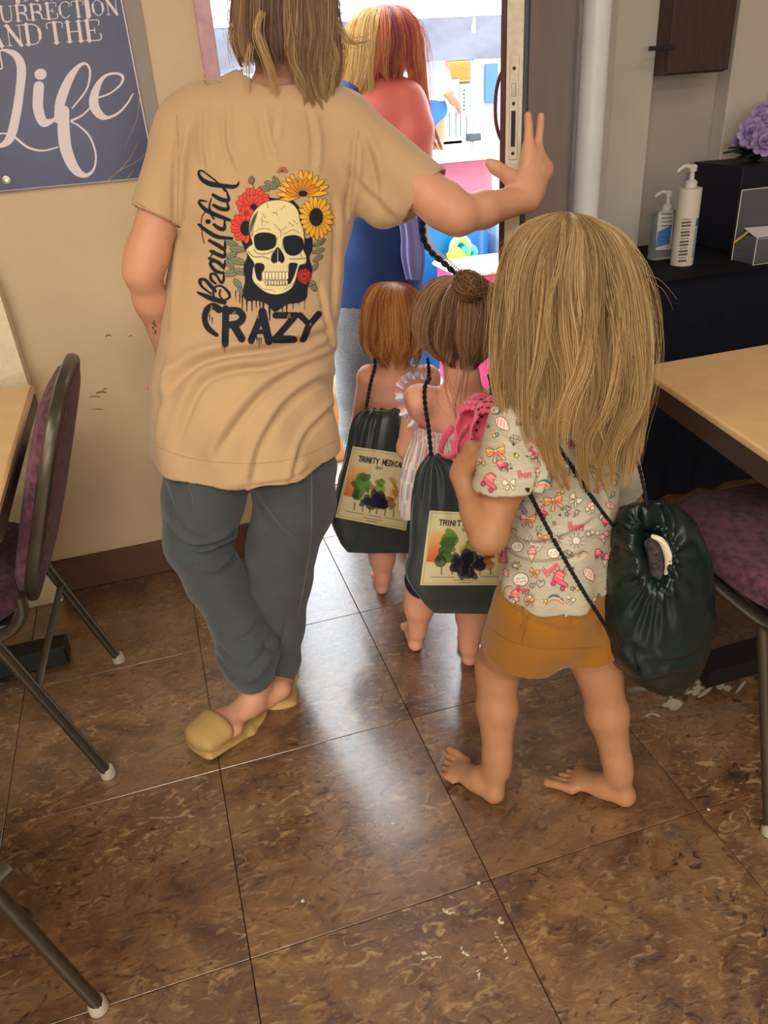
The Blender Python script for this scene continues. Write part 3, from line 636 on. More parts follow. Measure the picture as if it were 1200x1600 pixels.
for x, y in ((10, 281), (231, 262)):
    b = MB(); b.lathe(W(x, y, YB-.001), [(.0085, 0), (.009, .0015), (.006, .002), (.005, .0005)], 20, ax=(0, -1, 0)); b.build('grommet', M_ALU, BAN, True)
# ------------------------------------------------------------------ left table and chairs
M_TOP = mat('tan_laminate', (214, 178, 126), .32, .45, .05, 20, .02, 200); M_EDGE = mat('dark_table_edge', (66, 48, 42), .45, .4, .08, 20)
M_FR = mat('bronze_chair_frame', (76, 68, 56), .32, .5, .06, 40, metal=.55); M_FAB = mat('purple_fabric', (116, 72, 84), .9, .15, .16, 60, .5, 260, col2=(72, 44, 56), sheen=.1)
M_GL = mat('clear_foot_cap', (176, 168, 150), .3)
def ptable(name, lo, hi, z, label, corner=None, foot=True, legs=(), apron=.055, grp=None):
    T = empty(name, ((lo[0]+hi[0])/2, (lo[1]+hi[1])/2, 0), label, 'table', grp)
    b = MB(); b.box((lo[0], lo[1], z-.022), (hi[0], hi[1], z), .006); b.build('table_top', M_TOP, T, True)
    b = MB(); b.box((lo[0]+.001, lo[1]+.001, z-apron), (hi[0]-.001, hi[1]-.001, z-.0225), .004); b.build('edge_band', M_EDGE, T)
    for (cx, cy, ang, L_) in legs:
        b = MB(); b.tube([(cx, cy, .06), (cx, cy, z-apron)], .035, 16); b.build('pedestal', M_DARK, T, True)
        b = MB(); b.box((cx-.033, cy-L_/2, .004), (cx+.033, cy+L_/2, .06), .006); b.build('pedestal_foot', M_DARK, T)
        b = MB(); b.box((cx-.2, cy-.1, z-apron-.02), (cx+.2, cy+.1, z-apron), .004); b.build('mounting_plate', M_DARK, T)
    return T
TL = ptable('folding_table', (-1.9, 1.27), (-.318, 2.0), .74, 'tan laminate table with dark edge at the left, beside the wall', legs=())
# pedestal with foot that shows at the left behind the chair
ft = WZ(104, 1005, .05); b = MB(); b.box((ft[0]-.62, ft[1]-.035, .004), (ft[0], ft[1]+.035, .062), .005); b.build('pedestal_foot', M_DARK, TL)
b = MB(); b.tube([(ft[0]-.45, ft[1], .06), (ft[0]-.45, ft[1], .69)], .035, 16); b.build('pedestal', M_DARK, TL, True)
b = MB(); b.tube([(-1.7, ft[1], .06), (-1.7, ft[1], .69)], .035, 16); b.build('pedestal', M_DARK, TL, True)
b = MB(); b.box((-1.735, ft[1]-.3, .004), (-1.665, ft[1]+.3, .062), .005); b.build('pedestal_foot', M_DARK, TL)
def stack_chair(label, loc, rot, legs=True, grp=None):
    """local frame: chair faces -X, base centre at origin, back at +X"""
    T = D.objects.new('stacking_chair', None); COL.objects.link(T); T.empty_display_size = .1; tag(T, label, 'chair', grp)
    def add(name, mb, m, sm=True, par=None):
        o = mb.build(name, m, None, sm); o.parent = par or T; return o
    # seat cushion (lofted pad)
    R = [(A([0, 0, .43]), A([.20, 0, 0]), A([0, .19, 0])), (A([0, 0, .435]), A([.225, 0, 0]), A([0, .21, 0])), (A([0, 0, .465]), A([.225, 0, 0]), A([0, .212, 0])), (A([0, 0, .485]), A([.20, 0, 0]), A([0, .19, 0])), (A([0, 0, .492]), A([.13, 0, 0]), A([0, .12, 0]))]
    V, Q, th, (m, n) = loftV(R, 48, 20, .55); b = MB(); b.add(V, Q.tolist()); b.F.append(list(range(48))[::-1]); b.F.append([len(V)-48+i for i in range(48)])
    add('seat', b, M_FAB)
    b = MB(); b.box((-.2, -.19, .415), (.2, .19, .43), .004); add('seat_pan', b, M_DARK, False)
    # back: oval padded shell with metal rim, leaning back
    for_y = np.linspace(0, 2*np.pi, 44, endpoint=False)
    def ov(sc, x=0.):
        return [A([.235+(.17*(z/.45))+x+.0, y, .43+z]) for y, z in [(.205*sc*super_(A([a]), .7)[0][0], .225+.225*sc*super_(A([a]), .62)[1][0]) for a in for_y]]
    rim = ov(1.0); b = MB(); P = A(rim+[rim[0]]); n_ = 10; V = []
    ctr = P[:-1].mean(0); nrm = unit(np.cross(P[3]-P[0], P[14]-P[0]))
    b = MB(); pp = P[:-1]; N_ = len(pp); V = []
    for i in range(N_):
        t = unit(pp[(i+1) % N_]-pp[i-1]); o_ = unit(np.cross(t, nrm))
        for k in range(8):
            a = 2*math.pi*k/8; V.append(pp[i]+o_*.009*math.cos(a)+nrm*.013*math.sin(a))
    b.add(V, [(i*8+k, i*8+(k+1) % 8, ((i+1) % N_)*8+(k+1) % 8, ((i+1) % N_)*8+k) for i in range(N_) for k in range(8)]); add('back_frame', b, M_FR)
    for nm, s_, dpt in (('backrest', -1, .040), ('back_panel', 1, .020)):
        V = []; Fs = []; ls = (1.0, .97, .86, .65, .35, .02); dd = (0, .55, .85, .97, 1, 1)
        for l, dp in zip(ls, dd):
            for p in pp: V.append(ctr+(p-ctr)*l*.965+A([s_*(.004+dpt*dp), 0, 0]))
        for r_ in range(len(ls)-1):
            for i in range(N_): Fs.append((r_*N_+i, r_*N_+(i+1) % N_, (r_+1)*N_+(i+1) % N_, (r_+1)*N_+i))
        Fs.append(tuple(range((len(ls)-1)*N_, len(ls)*N_))); b = MB(); b.add(V, Fs); add(nm, b, M_FAB)
    for s_ in (-1, 1):
        y = .205*s_
        b = MB(); b.tube(catmull([(.245, y*.98, .50), (.238, y, .46), (.20, y, .425), (.10, y, .41), (-.2, y, .41)], 24), .011, 10, flat=((0, 1, 0), 1, 1.5)); add('side_rail', b, M_FR)
        for nm, P_ in (('rear_leg', [(.17, y, .41), (.30, y*1.02, .012)]), ('front_leg', [(-.17, y, .41), (-.24, y*1.02, .012)])):
            b = MB(); b.tube(catmull(P_, 8), .0125, 12, flat=((0, 1, 0), .9, 1.15)); lg = add('leg', b, M_FR)
            e = A(P_[1]); b = MB(); b.lathe(e-A([0, 0, .012]), [(.013, 0), (.0165, .002), (.0165, .010), (.0145, .022), (.013, .026)], 16, ax=(0, 0, 1)); add('foot_cap', b, M_GL, True, lg)
    for x_, z_ in ((.215, .27), (-.20, .30)):
        b = MB(); b.tube([(x_, -.207, z_), (x_, .207, z_)], .008, 8); add('cross_bar', b, M_FR)
    T.location = loc; T.rotation_euler = (0, 0, rot); return T
CH1 = stack_chair('purple padded chair seen edge-on, tucked to the left table', (-.587, 1.622, 0), -.06)
CH2 = stack_chair('purple padded chair at lower left, only one bronze leg in view', (-.63, .84, 0), math.pi+.8)
# ------------------------------------------------------------------ right tables and chair
TR = empty('dining_table', (1.6, 1.1, 0), 'tan laminate table with dark apron at the right edge', 'table')
c0 = WZ(998, 572, .74); c1 = WZ(1200, 708, .74); c2 = WZ(1200, 537, .74)
dd_ = unit(c1-c0); ee = unit(c2-c0); far = [c0, c0+dd_*.535, c0+dd_*.535+ee*1.5, c0+ee*1.5]
b = MB(); b.prism([p-A([0, 0, .018]) for p in far], (0, 0, .018)); o = b.build('table_top', M_TOP, TR)
md = o.modifiers.new('b', 'BEVEL'); md.width = .006; md.segments = 3
b = MB(); cc = sum(far)/4; b.prism([p+unit(cc-p)*.004-A([0, 0, .062]) for p in far], (0, 0, .0435)); b.build('apron', M_EDGE, TR)
for q_ in (WZ(1158, 775, .35), ):
    pass
pl_ = c0+dd_*.42+ee*.30
for k, ke in ((.26, .34), (.26, 1.15)):
    pc = c0+dd_*k+ee*ke; b = MB(); b.tube([pc-A([0, 0, .70]), pc-A([0, 0, .06])], .03, 16); b.build('pedestal', M_DARK, TR, True)
    f0 = pc-ee*.22; f1 = pc+ee*.30; f0 = A([f0[0], f0[1], 0]); f1 = A([f1[0], f1[1], 0])
    b = MB(); n_ = dd_*.035; b.prism([f0-n_+A([0, 0, .006]), f1-n_+A([0, 0, .006]), f1+n_+A([0, 0, .006]), f0+n_+A([0, 0, .006])], (0, 0, .05)); b.build('pedestal_foot', M_DARK, TR)
    b = MB(); b.tube([pc-A([0, 0, .30]), pc-A([0, 0, .10])+ee*.30], .014, 10); b.build('brace', M_DARK, TR, True)
CH3 = stack_chair('dark red padded chair pushed under the right table', (1.178, 1.062, 0), -math.pi/2-.06)
# black-clothed display table
yc = 2.06; zt_ = .755; xL, xR = 1.50, 3.0
BT = empty('display_table', ((xL+xR)/2, 2.32, 0), 'table wholly covered with a black cloth against the right wall', 'table')
b = MB(); b.box((xL+.03, yc+.03, zt_-.04), (xR-.03, 2.58, zt_-.012), .003); b.build('table_top', M_TOP, BT)
for x in (xL+.08, xR-.08):
    for y in (yc+.08, 2.5): b = MB(); b.tube([(x, y, 0), (x, y, zt_-.04)], .015, 10); b.build('leg', M_DARK, BT, True)
nx = 160; V = []; Fs = []; per = [(xL, 2.59), (xL, yc), (xR, yc), (xR, 2.59)]
pts = []
for i in range(3):
    a, c = A(per[i]), A(per[i+1]); n_ = int(np.linalg.norm(c-a)/.012)
    for k in range(n_): pts.append(a+(c-a)*k/n_)
pts.append(A(per[3])); pts = A(pts); s_ = np.arange(len(pts))*.012
nr = A([(1.0 if abs(p[0]-xL) > 1e-6 and p[0] < xR-1e-6 else 0, 1) for p in pts]); cen = A([(xL+xR)/2, 2.6])
for j, z in enumerate(np.linspace(zt_, .004, 26)):
    f = (1-z/zt_); amp = .012*f*np.sin(s_*38+2*np.sin(s_*9))
    o_ = np.zeros((len(pts), 2)); fr = (abs(pts[:, 1]-yc) < 1e-6); o_[fr, 1] = -1; o_[~fr, 0] = np.where(pts[~fr, 0] < 2, -1, 1)
    q_ = pts+o_*(amp+.004+.02*f)[:, None]
    V += [(*p, z) for p in q_]
n_ = len(pts); Fs = [(j*n_+i, j*n_+i+1, (j+1)*n_+i+1, (j+1)*n_+i) for j in range(25) for i in range(n_-1)]
Fs.append(tuple(range(n_)))
CL = mesh('cloth_cover', V, Fs, mat('black_cloth', (17, 21, 34), .85, .2, .1, 30, .1, 300), None, True); tag(CL, 'black tablecloth hanging to the floor from the display table', 'tablecloth')
# ---- sanitizer bottles
LAB = film('label_print', .45)
def pump(parent, c, z, s, m, side=-1):
    b = MB(); b.lathe((c[0], c[1], z), [(.014*s, 0), (.014*s, .012*s), (.010*s, .016*s), (.006*s, .018*s), (.005*s, .034*s), (.009*s, .035*s), (.010*s, .046*s), (.006*s, .05*s)], 20); b.build('pump_collar', m, parent, True)
    p = A([c[0], c[1], z+.042*s]); b = MB(); b.tube(catmull([p, p+A([-.018*s, 0, .006*s]), p+A([-.034*s, 0, .001*s]), p+A([-.040*s, 0, -.006*s])], 12), np.linspace(.006, .0035, 12)*s, 10); b.build('nozzle', m, parent, True)
M_PUMP = mat('white_plastic', (214, 208, 200), .4); M_CLR = mat('clear_plastic', (205, 215, 215), .12, .5, trans=.75, ior=1.3)
def outline_bottle(c, hw, hd, z0, H, prof, m, parent, e=.75, name='bottle_body'):
    R = [(A([c[0], c[1], z0+H*t]), A([hw*k, 0, 0]), A([0, hd*k, 0])) for t, k in prof]; V, Q, th, (mm, n) = loftV(R, 36, 40, e)
    b = MB(); b.add(V, Q.tolist()); b.F += [list(range(n))[::-1], [len(V)-n+i for i in range(n)]]; return b.build(name, m, parent, True)
p1 = WZ(1037, 404, zt_); p1 = A([p1[0], 2.36, 0]); S1 = empty('sanitizer_bottle', (p1[0], p1[1], zt_), 'clear squat pump bottle of hand sanitizer with blue and white label', 'bottle')
outline_bottle(p1, .052, .028, zt_+.002, .155, [(0, .9), (.03, 1), (.5, 1), (.85, 1), (.95, .85), (1, .35)], M_CLR, S1)
pump(S1, p1, zt_+.155, 1.25, M_PUMP)
c = Canvas(1016, 318, 1056, 402, .8)
c.poly([(1029, 327), (1052, 322), (1052, 345), (1050, 390), (1024, 391)], (206, 204, 196)); c.poly([(1028, 362), (1049, 352), (1046, 380), (1024, 388)], (70, 130, 190))
for y in (335, 341, 347, 353): c.line([(1034, y), (1050, y-1)], 1.5, (70, 74, 84), smooth=0)
for y in (371, 377, 382): c.line([(1032, y), (1046, y-1)], 1.0, (60, 90, 130), smooth=0)
tb1 = BVHTree.FromObject(S1.children[0], bpy.context.evaluated_depsgraph_get()); bpy.context.view_layer.update()
def objhit(*obs):
    ts = []
    for o in obs:
        mw = wm(o); ts.append(BVHTree.FromPolygons([mw @ v.co for v in o.data.vertices], [tuple(p.vertices) for p in o.data.polygons]))
    return hitter(*ts)
c.lay('label', objhit(S1.children[0]), LAB, S1, .0008)
p2 = A([WZ(1080, 417, zt_)[0], 2.24, 0]); S2 = empty('pump_bottle', (p2[0], p2[1], zt_), 'tall white round pump bottle with blue label beside the clear one', 'bottle')
outline_bottle(p2, .036, .036, zt_+.002, .235, [(0, .93), (.02, 1), (.5, 1), (.95, 1), (.985, .96), (1, .5)], mat('cream_plastic', (216, 208, 192), .4), S2, 1.)
pump(S2, p2, zt_+.237, 1.35, M_PUMP)
c = Canvas(1052, 300, 1112, 424, .8)
c.poly([(1088, 341), (1103, 337), (1101, 349), (1086, 354)], (30, 110, 190)); c.poly([(1086, 356), (1101, 351), (1094, 398), (1080, 402)], (150, 172, 204))
for k, y in enumerate(range(343, 412, 5)): c.line([(1067-k*.5, y), (1079-k*.6, y-1)], 3.2 if k % 3 else 1.5, (96, 88, 90), smooth=0, al=.85)
for y in (380, 388, 394): c.line([(1083, y+3), (1096, y)], .9, (110, 130, 170), smooth=0)
c.lay('label', objhit(S2.children[0]), LAB, S2, .0008)
# black box with flowers, acrylic holder
bx = A([WZ(1127, 392, zt_)[0], 2.30]); BX = empty('flower_box', (bx[0]+.12, 2.40, zt_), 'black square planter box holding purple silk flowers', 'planter')
zt2 = W(1145, 262, 2.30)[2]
b = MB(); b.box((bx[0], 2.30, zt_+.001), (bx[0]+.26, 2.56, zt2), .003); b.build('box', mat('black_box', (18, 22, 40), .6), BX)
M_PUR = mat('purple_petal', (168, 140, 200), .7, .2, .25, 40, attr=True, transl=.25); M_LEAF = mat('dark_green_leaf', (34, 62, 42), .6, .3, .2, 30)
FLW = [(1172, 208, 2.34, .052), (1195, 222, 2.30, .05), (1192, 190, 2.38, .055), (1160, 225, 2.42, .045), (1212, 200, 2.36, .05), (1200, 180, 2.45, .05)]
for k, (x, y, Y, r) in enumerate(FLW):
    P0 = W(x, y, Y); fb = MB(); cols = []
    ax = unit([random.uniform(-.5, .1), -1, random.uniform(.1, .7)]); u = unit(np.cross(ax, (0, 0, 1))); w = np.cross(u, ax)
    for ring, (nn, rr, tilt) in enumerate(((5, .35, 1.1), (7, .65, .8), (9, 1.0, .4))):
        for i in range(nn):
            a = 2*math.pi*(i+.4*ring)/nn; d = u*math.cos(a)+w*math.sin(a); s2 = -u*math.sin(a)+w*math.cos(a); V = []
            for t in np.linspace(0, 1, 5):
                for v in (-1, -.4, .4, 1):
                    wd_ = r*.36*math.sin(math.pi*min(1, t*.75+.12)); V.append(P0+d*r*rr*t*math.cos(tilt*(.4+t*.6))+ax*r*rr*(t*math.sin(tilt)-.25*t*t)+s2*v*wd_+ax*.004*random.uniform(-1, 1)+ax*abs(v)*r*.06)
                    cols.append(lin((112, 84, 160))*(1-t)+lin((196, 172, 224))*t)
            fb.add(V, [(q*4+v, q*4+v+1, q*4+v+5, q*4+v+4) for q in range(4) for v in range(3)])
    fo = mesh('flower', fb.V, fb.F, M_PUR, None, True, A(cols)); fo.modifiers.new('s', 'SOLIDIFY').thickness = .0006
    tag(fo, ['large purple silk bloom nearest the front of the planter', 'purple silk bloom lowest at the right edge', 'purple silk bloom in the upper middle of the bunch', 'small dark purple bloom low at the left of the bunch', 'purple silk bloom at the far right, half cropped', 'topmost purple silk bloom of the bunch'][k], 'flower', 'purple silk flowers')
    sb = MB(); root = A([bx[0]+.13, 2.42, zt2-.02]); sb.tube(catmull([P0-ax*.01, (P0+root)/2+A([0, 0, .01]), root], 8), .0025, 6); o = sb.build('stem', M_LEAF, None, True); o.parent = fo
for k in range(9):
    a = W(1130+k*9, 238+6*(k % 3)-(k % 2)*14, 2.36+.02*(k % 4)); root = A([bx[0]+.13, 2.40, zt2]); d = unit(a-root); s2 = unit(np.cross(d, (0, 0, 1))); n_ = np.cross(s2, d); V = []
    L_ = np.linalg.norm(a-root)
    for t in np.linspace(0, 1, 7):
        wd_ = .028*math.sin(math.pi*t)**.7*(1 if t > .2 else .3)
        for v in (-1, 0, 1): V.append(root+d*L_*t+s2*v*wd_-n_*abs(v)*.006+A([0, 0, .02*math.sin(math.pi*t)]))
    o = mesh('leaf', V, [(q*3+v, q*3+v+1, q*3+v+4, q*3+v+3) for q in range(6) for v in range(2)], M_LEAF, BX, True)
# acrylic box holder with card and pen
hl = W(1158, 400, 2.16); HD = empty('acrylic_holder', (hl[0]+.07, 2.16, zt_), 'clear acrylic card box with a folded white card at the right edge', 'holder')
M_ACR = mat('acrylic', (225, 232, 240), .05, .5, trans=.92, ior=1.2); hx0, hx1 = hl[0], hl[0]+.16; zh = zt_+.001
for nm, lo, hi in (('front_wall', (hx0, 2.10, zh), (hx1, 2.103, zh+.085)), ('back_wall', (hx0, 2.20, zh), (hx1, 2.203, zh+.215)), ('side_wall', (hx0, 2.103, zh), (hx0+.003, 2.20, zh+.085)), ('base', (hx0+.003, 2.103, zh), (hx1, 2.20, zh+.004)), ('side_wall', (hx1-.003, 2.103, zh+.004), (hx1, 2.20, zh+.085))):
    b = MB(); b.box(lo, hi, .0008); b.build(nm, M_ACR, HD)
e_ = MB()
for a, c_ in (((hx0, 2.1015, zh+.086), (hx1, 2.1015, zh+.086)), ((hx0, 2.2015, zh+.216), (hx1, 2.2015, zh+.216)), ((hx0, 2.2015, zh), (hx0, 2.2015, zh+.216)), ((hx0, 2.1015, zh), (hx1, 2.1015, zh)), ((hx0, 2.1, zh), (hx0, 2.1, zh+.086))): e_.tube([a, c_], .0016, 6)
e_.build('polished_edge', mat('acrylic_edge', (225, 220, 205), .15, .6), HD)
b = MB(); b.prism([A([hx0+.02, 2.12, zh+.075]), A([hx0+.15, 2.12, zh+.066]), A([hx0+.15, 2.19, zh+.095]), A([hx0+.02, 2.19, zh+.10])], (0, 0, .0012)); CARD = b.build('card', mat('white_card', (222, 220, 230), .6)); tag(CARD, 'small white printed card lying in the clear acrylic box', 'card')
c = Canvas(1180, 362, 1210, 380, 1); c.line([(1184, 371), (1204, 370)], 2.2, (60, 60, 90), smooth=0)
c.lay('print', objhit(CARD), LAB, CARD, .0006)
a = W(1147, 379, 2.12); b = MB(); b.tube([a, a+A([.075, .03, .022])], .0035, 8); PEN = b.build('pencil', mat('yellow_pencil', (214, 170, 60), .4), None, True); tag(PEN, 'short yellow pencil sticking out left of the acrylic box', 'pencil')
c = Canvas(140, 470, 260, 640, 1.)
for (x, y, l, w) in ((169, 524, 7, 3), (204, 525, 5, 2), (142, 469, 5, 2), (158, 613, 14, 3), (145, 620, 20, 2), (163, 608, 6, 2), (106, 490, 6, 2), (150, 640, 24, 2)): c.line([(x-l/2, y+1), (x, y-1), (x+l/2, y)], w, (110, 82, 58), .55)
o = c.lay('scuff_mark', planehit(YW-.0005), film('scuff', .7), D.objects['wall_left'], .0005)
# worn white paint patches on the floor
c = Canvas(980, 1000, 1200, 1120, 1.2); PW = (190, 182, 164)
for k in range(46):
    u = rng.random(); x = 1045+u*140; y = 1098-u*62+rng.normal(0, 7+u*8); c.ell(x, y, rng.uniform(4, 15), rng.uniform(2.5, 7), PW, -.4+rng.normal(0, .3), .85)
c.ell(1020, 1121-1, 13, 6, PW, 0, .8); c.ell(1019, 1120, 6, 2.5, (90, 66, 46), 0, .9); c.line([(978, 1078), (1010, 1076)], 7, PW, .5)
for k in range(26): c.ell(rng.uniform(1040, 1195), rng.uniform(1030, 1105), rng.uniform(3, 9), rng.uniform(2, 4), (92, 66, 50), rng.normal(0, .5), .8)
floorhit = lambda x, y: (WZ(x, y, .0004), A([0, 0, 1.]))
o = c.lay('worn_patch', floorhit, film('wear_print', .7), FLOOR, .0004); o['label'] = 'worn whitish patches on the brown tiles'
c = Canvas(640, 1400, 840, 1560, 1.2)
for (x, y, l, a) in ((663, 1490, 0, 0), (700, 1425, 14, .3), (725, 1488, 16, .9), (785, 1478, 40, 1.1), (748, 1522, 14, 1.3), (675, 1498, 26, -.2), (782, 1440, 8, .5), (748, 1372, 6, 0)):
    for q_ in range(7): c.ell(x+math.cos(a)*l*(q_/6-.5)+rng.normal(0, 1.5), y+math.sin(a)*l*(q_/6-.5)+rng.normal(0, 1.5), rng.uniform(1.5, 4), rng.uniform(1, 2.2), (206, 196, 170), rng.normal(0, .6), .8)
c.lay('worn_patch', floorhit, film('wear_print', .7), FLOOR, .0004)
for (x, y) in ((473, 1408), (614, 1287), (1107, 1265), (748, 1380)):
    b = MB(); p = WZ(x, y, .0006); b.lathe(p, [(.0028, 0), (.0034, .0005), (.0015, .0008)], 10); o = b.build('paint_fleck', mat('fleck', (205, 200, 185), .5), FLOOR)
# ================================================================== OUTSIDE
GZ = -.12
M_CONC = mat('pale_concrete', (196, 190, 178), .8, .3, .08, 3, .2, 40)
b = MB(); b.box((-14, 2.62, GZ-.1), (16, 24, GZ)); o = b.build('ground', M_CONC); tag(o, kind='structure')
b = MB(); b.box((-2.8, 2.5, -.2), (3.4, 2.62, -.03)); o = b.build('door_step', M_CONC); tag(o, kind='structure')
# canopy tent
M_CANV = mat('white_canvas', (226, 228, 232), .8, .2, .03, 4, .1, 20, transl=.35); M_VAL = mat('grey_canvas', (116, 118, 130), .85, .2, .05, 5, .35, 9)
YT = 6.6; vt, vb = W(560, 33, YT)[2], W(700, 97, YT)[2]; CT = empty('canopy_tent', (3, 8.1, GZ), 'large white pop-up canopy with hanging grey valance beyond the doorway', 'canopy')
xa, xb = -1.2, 6.8; ya, yb_ = YT, 9.6; V = []; n_ = 90
for j, z in enumerate(np.linspace(vt, vb, 8)):
    for i in range(n_+1):
        x = xa+(xb-xa)*i/n_; V.append((x, ya+.03*math.sin(x*5+j*.6)*(j/7)+.012*math.sin(x*17+2*j), z+.012*math.sin(x*3)*(j/7)))
o = mesh('valance', V, [(j*(n_+1)+i, j*(n_+1)+i+1, (j+1)*(n_+1)+i+1, (j+1)*(n_+1)+i) for j in range(7) for i in range(n_)], M_VAL, CT)
b = MB(); ap = ((xa+xb)/2, (ya+yb_)/2, vt+1.0); b.add([(xa, ya, vt), (xb, ya, vt), (xb, yb_, vt), (xa, yb_, vt), ap], [(0, 1, 4), (1, 2, 4), (2, 3, 4), (3, 0, 4)]); r = b.build('roof', M_CANV, CT); r.modifiers.new('s', 'SOLIDIFY').thickness = .004
pxp = W(741, 200, YT)[0]
M_STEEL = mat('tent_steel', (150, 158, 170), .35, .5, metal=.5)
for (x, y) in ((pxp, ya+.02), (xa+.1, ya+.02), (xb-.1, yb_-.05), (xa+.1, yb_-.05)):
    b = MB(); b.tube([(x, y, GZ), (x, y, vt)], .026, 10); P_ = b.build('pole', M_STEEL, CT, True)
    zc = W(741, 215, YT)[2]; b = MB(); b.box((x-.055, y-.04, zc-.025), (x+.055, y+.04, zc+.03), .006); b.build('slider', mat('slider_black', (60, 64, 74), .5), P_)
# far building with blue shutter and amber blind
YF = 12.0; BD = empty('building', (4, YF+1.2, GZ), 'white single-storey building with amber blind beyond the canopy', 'building')
M_FAC = mat('white_facade', (170, 176, 184), .8, .2, .04, 2)
b = MB(); b.box((-3, YF, GZ), (9.5, YF+3, GZ+3.2)); b.build('wall', M_FAC, BD)
def pane(name, x0, y0, x1, y1, Y, m, par, t=.04):
    a, c_ = W(x0, y0, Y), W(x1, y1, Y); b = MB(); b.box((a[0], Y-t, min(a[2], c_[2])), (c_[0], Y, max(a[2], c_[2])), .004); return b.build(name, m, par)
pane('blue_shutter', 655, 103, 694, 130, YF-.02, mat('blue_grey_shutter', (70, 110, 150), .6), BD)
pane('blue_shutter', 757, 100, 776, 160, YF-.02, MATS['blue_grey_shutter'], BD)
wf = pane('window_frame', 693, 95, 735, 130, YF-.02, mat('dark_frame', (110, 90, 60), .6), BD)
for k in range(13): pane('slat', 695, 97+k*2.35, 733, 98.7+k*2.35, YF-.07, mat('amber_slat', (206, 136, 60), .5), wf, .02)
# sign boards
for k, (x0, y0, x1, y1, lab) in enumerate(((698, 124, 717, 175, 'narrow white notice board with small dark marks, left of its pair'), (716, 132, 734, 182, 'wider white notice board with faint marks beside the canopy pole'))):
    a, c_ = W(x0, y0, 9.0), W(x1, y1, 9.0); b = MB(); b.box((a[0], 8.97, c_[2]), (c_[0], 9.0, a[2]), .01); S_ = b.build('notice_board', mat('board_white', (188, 190, 190), .6)); tag(S_, lab, 'board')
    for sx_ in (a[0]+.03, c_[0]-.03): b = MB(); b.tube([(sx_, 9.015, GZ), (sx_, 9.015, a[2])], .012, 6); b.build('leg', M_STEEL, S_)
    for q_ in range(6): pane('mark', x0+8, y0+8+q_*6, x0+10, y0+10.5+q_*6, 8.969, mat('mark_grey', (90, 110, 120), .7), S_, .002)
# white covered heap / table behind
def cloth_table(name, lo, hi, z, m, label, cat='table', skirt=1., amp=.02, top=None, n=70):
    xs = [(lo[0], lo[1]), (hi[0], lo[1]), (hi[0], hi[1]), (lo[0], hi[1])]; pts = []
    for i in range(4):
        a, c_ = A(xs[i]), A(xs[(i+1) % 4]); k_ = max(4, int(n*np.linalg.norm(c_-a)/4))
        pts += [a+(c_-a)*k/k_ for k in range(k_)]
    pts = A(pts); cn = pts.mean(0); V = []; L_ = len(pts); lv = 10
    for j in range(lv):
        f = j/(lv-1); o_ = (pts-cn)/np.linalg.norm(pts-cn, axis=1)[:, None]; w = amp*f*np.sin(np.arange(L_)*1.1+np.sin(np.arange(L_)*.3)*2)
        q_ = pts+o_*(w+.02*f)[:, None]; V += [(*p, z-(z-GZ)*skirt*f) for p in q_]
    Fs = [(j*L_+i, j*L_+(i+1) % L_, (j+1)*L_+(i+1) % L_, (j+1)*L_+i) for j in range(lv-1) for i in range(L_)]+[tuple(range(L_))]
    o = mesh(name, V, Fs, m, None, True); o.data.polygons[len(o.data.polygons)-1].use_smooth = False; return tag(o, label, cat)
a = W(668, 262, 5.0); c_ = W(763, 268, 5.0)
cloth_table('covered_table', (a[0]-.35, 4.95), (c_[0], 5.75), a[2]+.02, mat('pink_cloth', (196, 110, 128), .8, .2, .05, 6, transl=.1), 'long outdoor table with pink cloth and white top')
b = MB(); b.box((a[0]-.36, 4.93, a[2]+.022), (c_[0]+.01, 5.77, a[2]+.045), .008); o = b.build('table_cover', mat('white_cover', (235, 230, 222), .6)); tag(o, 'flat white cover laid over the pink-clothed outdoor table', 'cover')
a = W(690, 178, 8.2); c_ = W(737, 250, 8.2)
cloth_table('covered_stall', (a[0]+.1, 8.0), (c_[0]+.2, 8.9), a[2]-.25, mat('white_sheet', (228, 236, 240), .8, transl=.2), 'stall under a pale sheet behind the canopy pole', 'stall', amp=.06)
# grey trash bin and white basket
p = W(679, 213, 7.0); q_ = W(679, 245, 7.0); b = MB(); r0 = abs(W(692, 213, 7.0)[0]-p[0]); b.lathe((p[0], 7.2, GZ), [(r0*.8, 0), (r0*.98, p[2]-GZ-.03), (r0*1.08, p[2]-GZ-.03), (r0*1.08, p[2]-GZ), (r0*.94, p[2]-GZ), (r0*.9, p[2]-GZ-.1)], 24)
TB = b.build('trash_bin', mat('grey_bin', (84, 100, 114), .5), None, True); tag(TB, 'round grey trash bin with bulging white liner outdoors', 'bin')
b = MB(); b.lathe((p[0]-.02, 7.2, p[2]-.04), [(r0*.9, 0), (r0*1.0, .06), (r0*.75, .14), (r0*.2, .19)], 16); b.build('liner', mat('liner_white', (236, 238, 240), .5), TB, True)
p = W(693, 222, 6.9); q_ = W(722, 240, 6.9); BK = empty('basket', ((p[0]+q_[0])/2, 7.1, q_[2]), 'white open-weave plastic basket next to the grey bin', 'basket')
b = MB(); b.box((p[0], 6.9, q_[2]), (q_[0], 7.3, q_[2]+.02)); b.box((p[0], 6.9, p[2]-.02), (q_[0], 6.92, p[2])); b.box((p[0], 7.28, p[2]-.02), (q_[0], 7.3, p[2])); b.build('rim', mat('basket_white', (225, 228, 230), .5), BK)
for k in range(8):
    x = p[0]+(q_[0]-p[0])*(k+.5)/8; b = MB(); b.box((x-.012, 6.9, q_[2]), (x+.012, 6.915, p[2])); b.build('slat', MATS['basket_white'], BK)
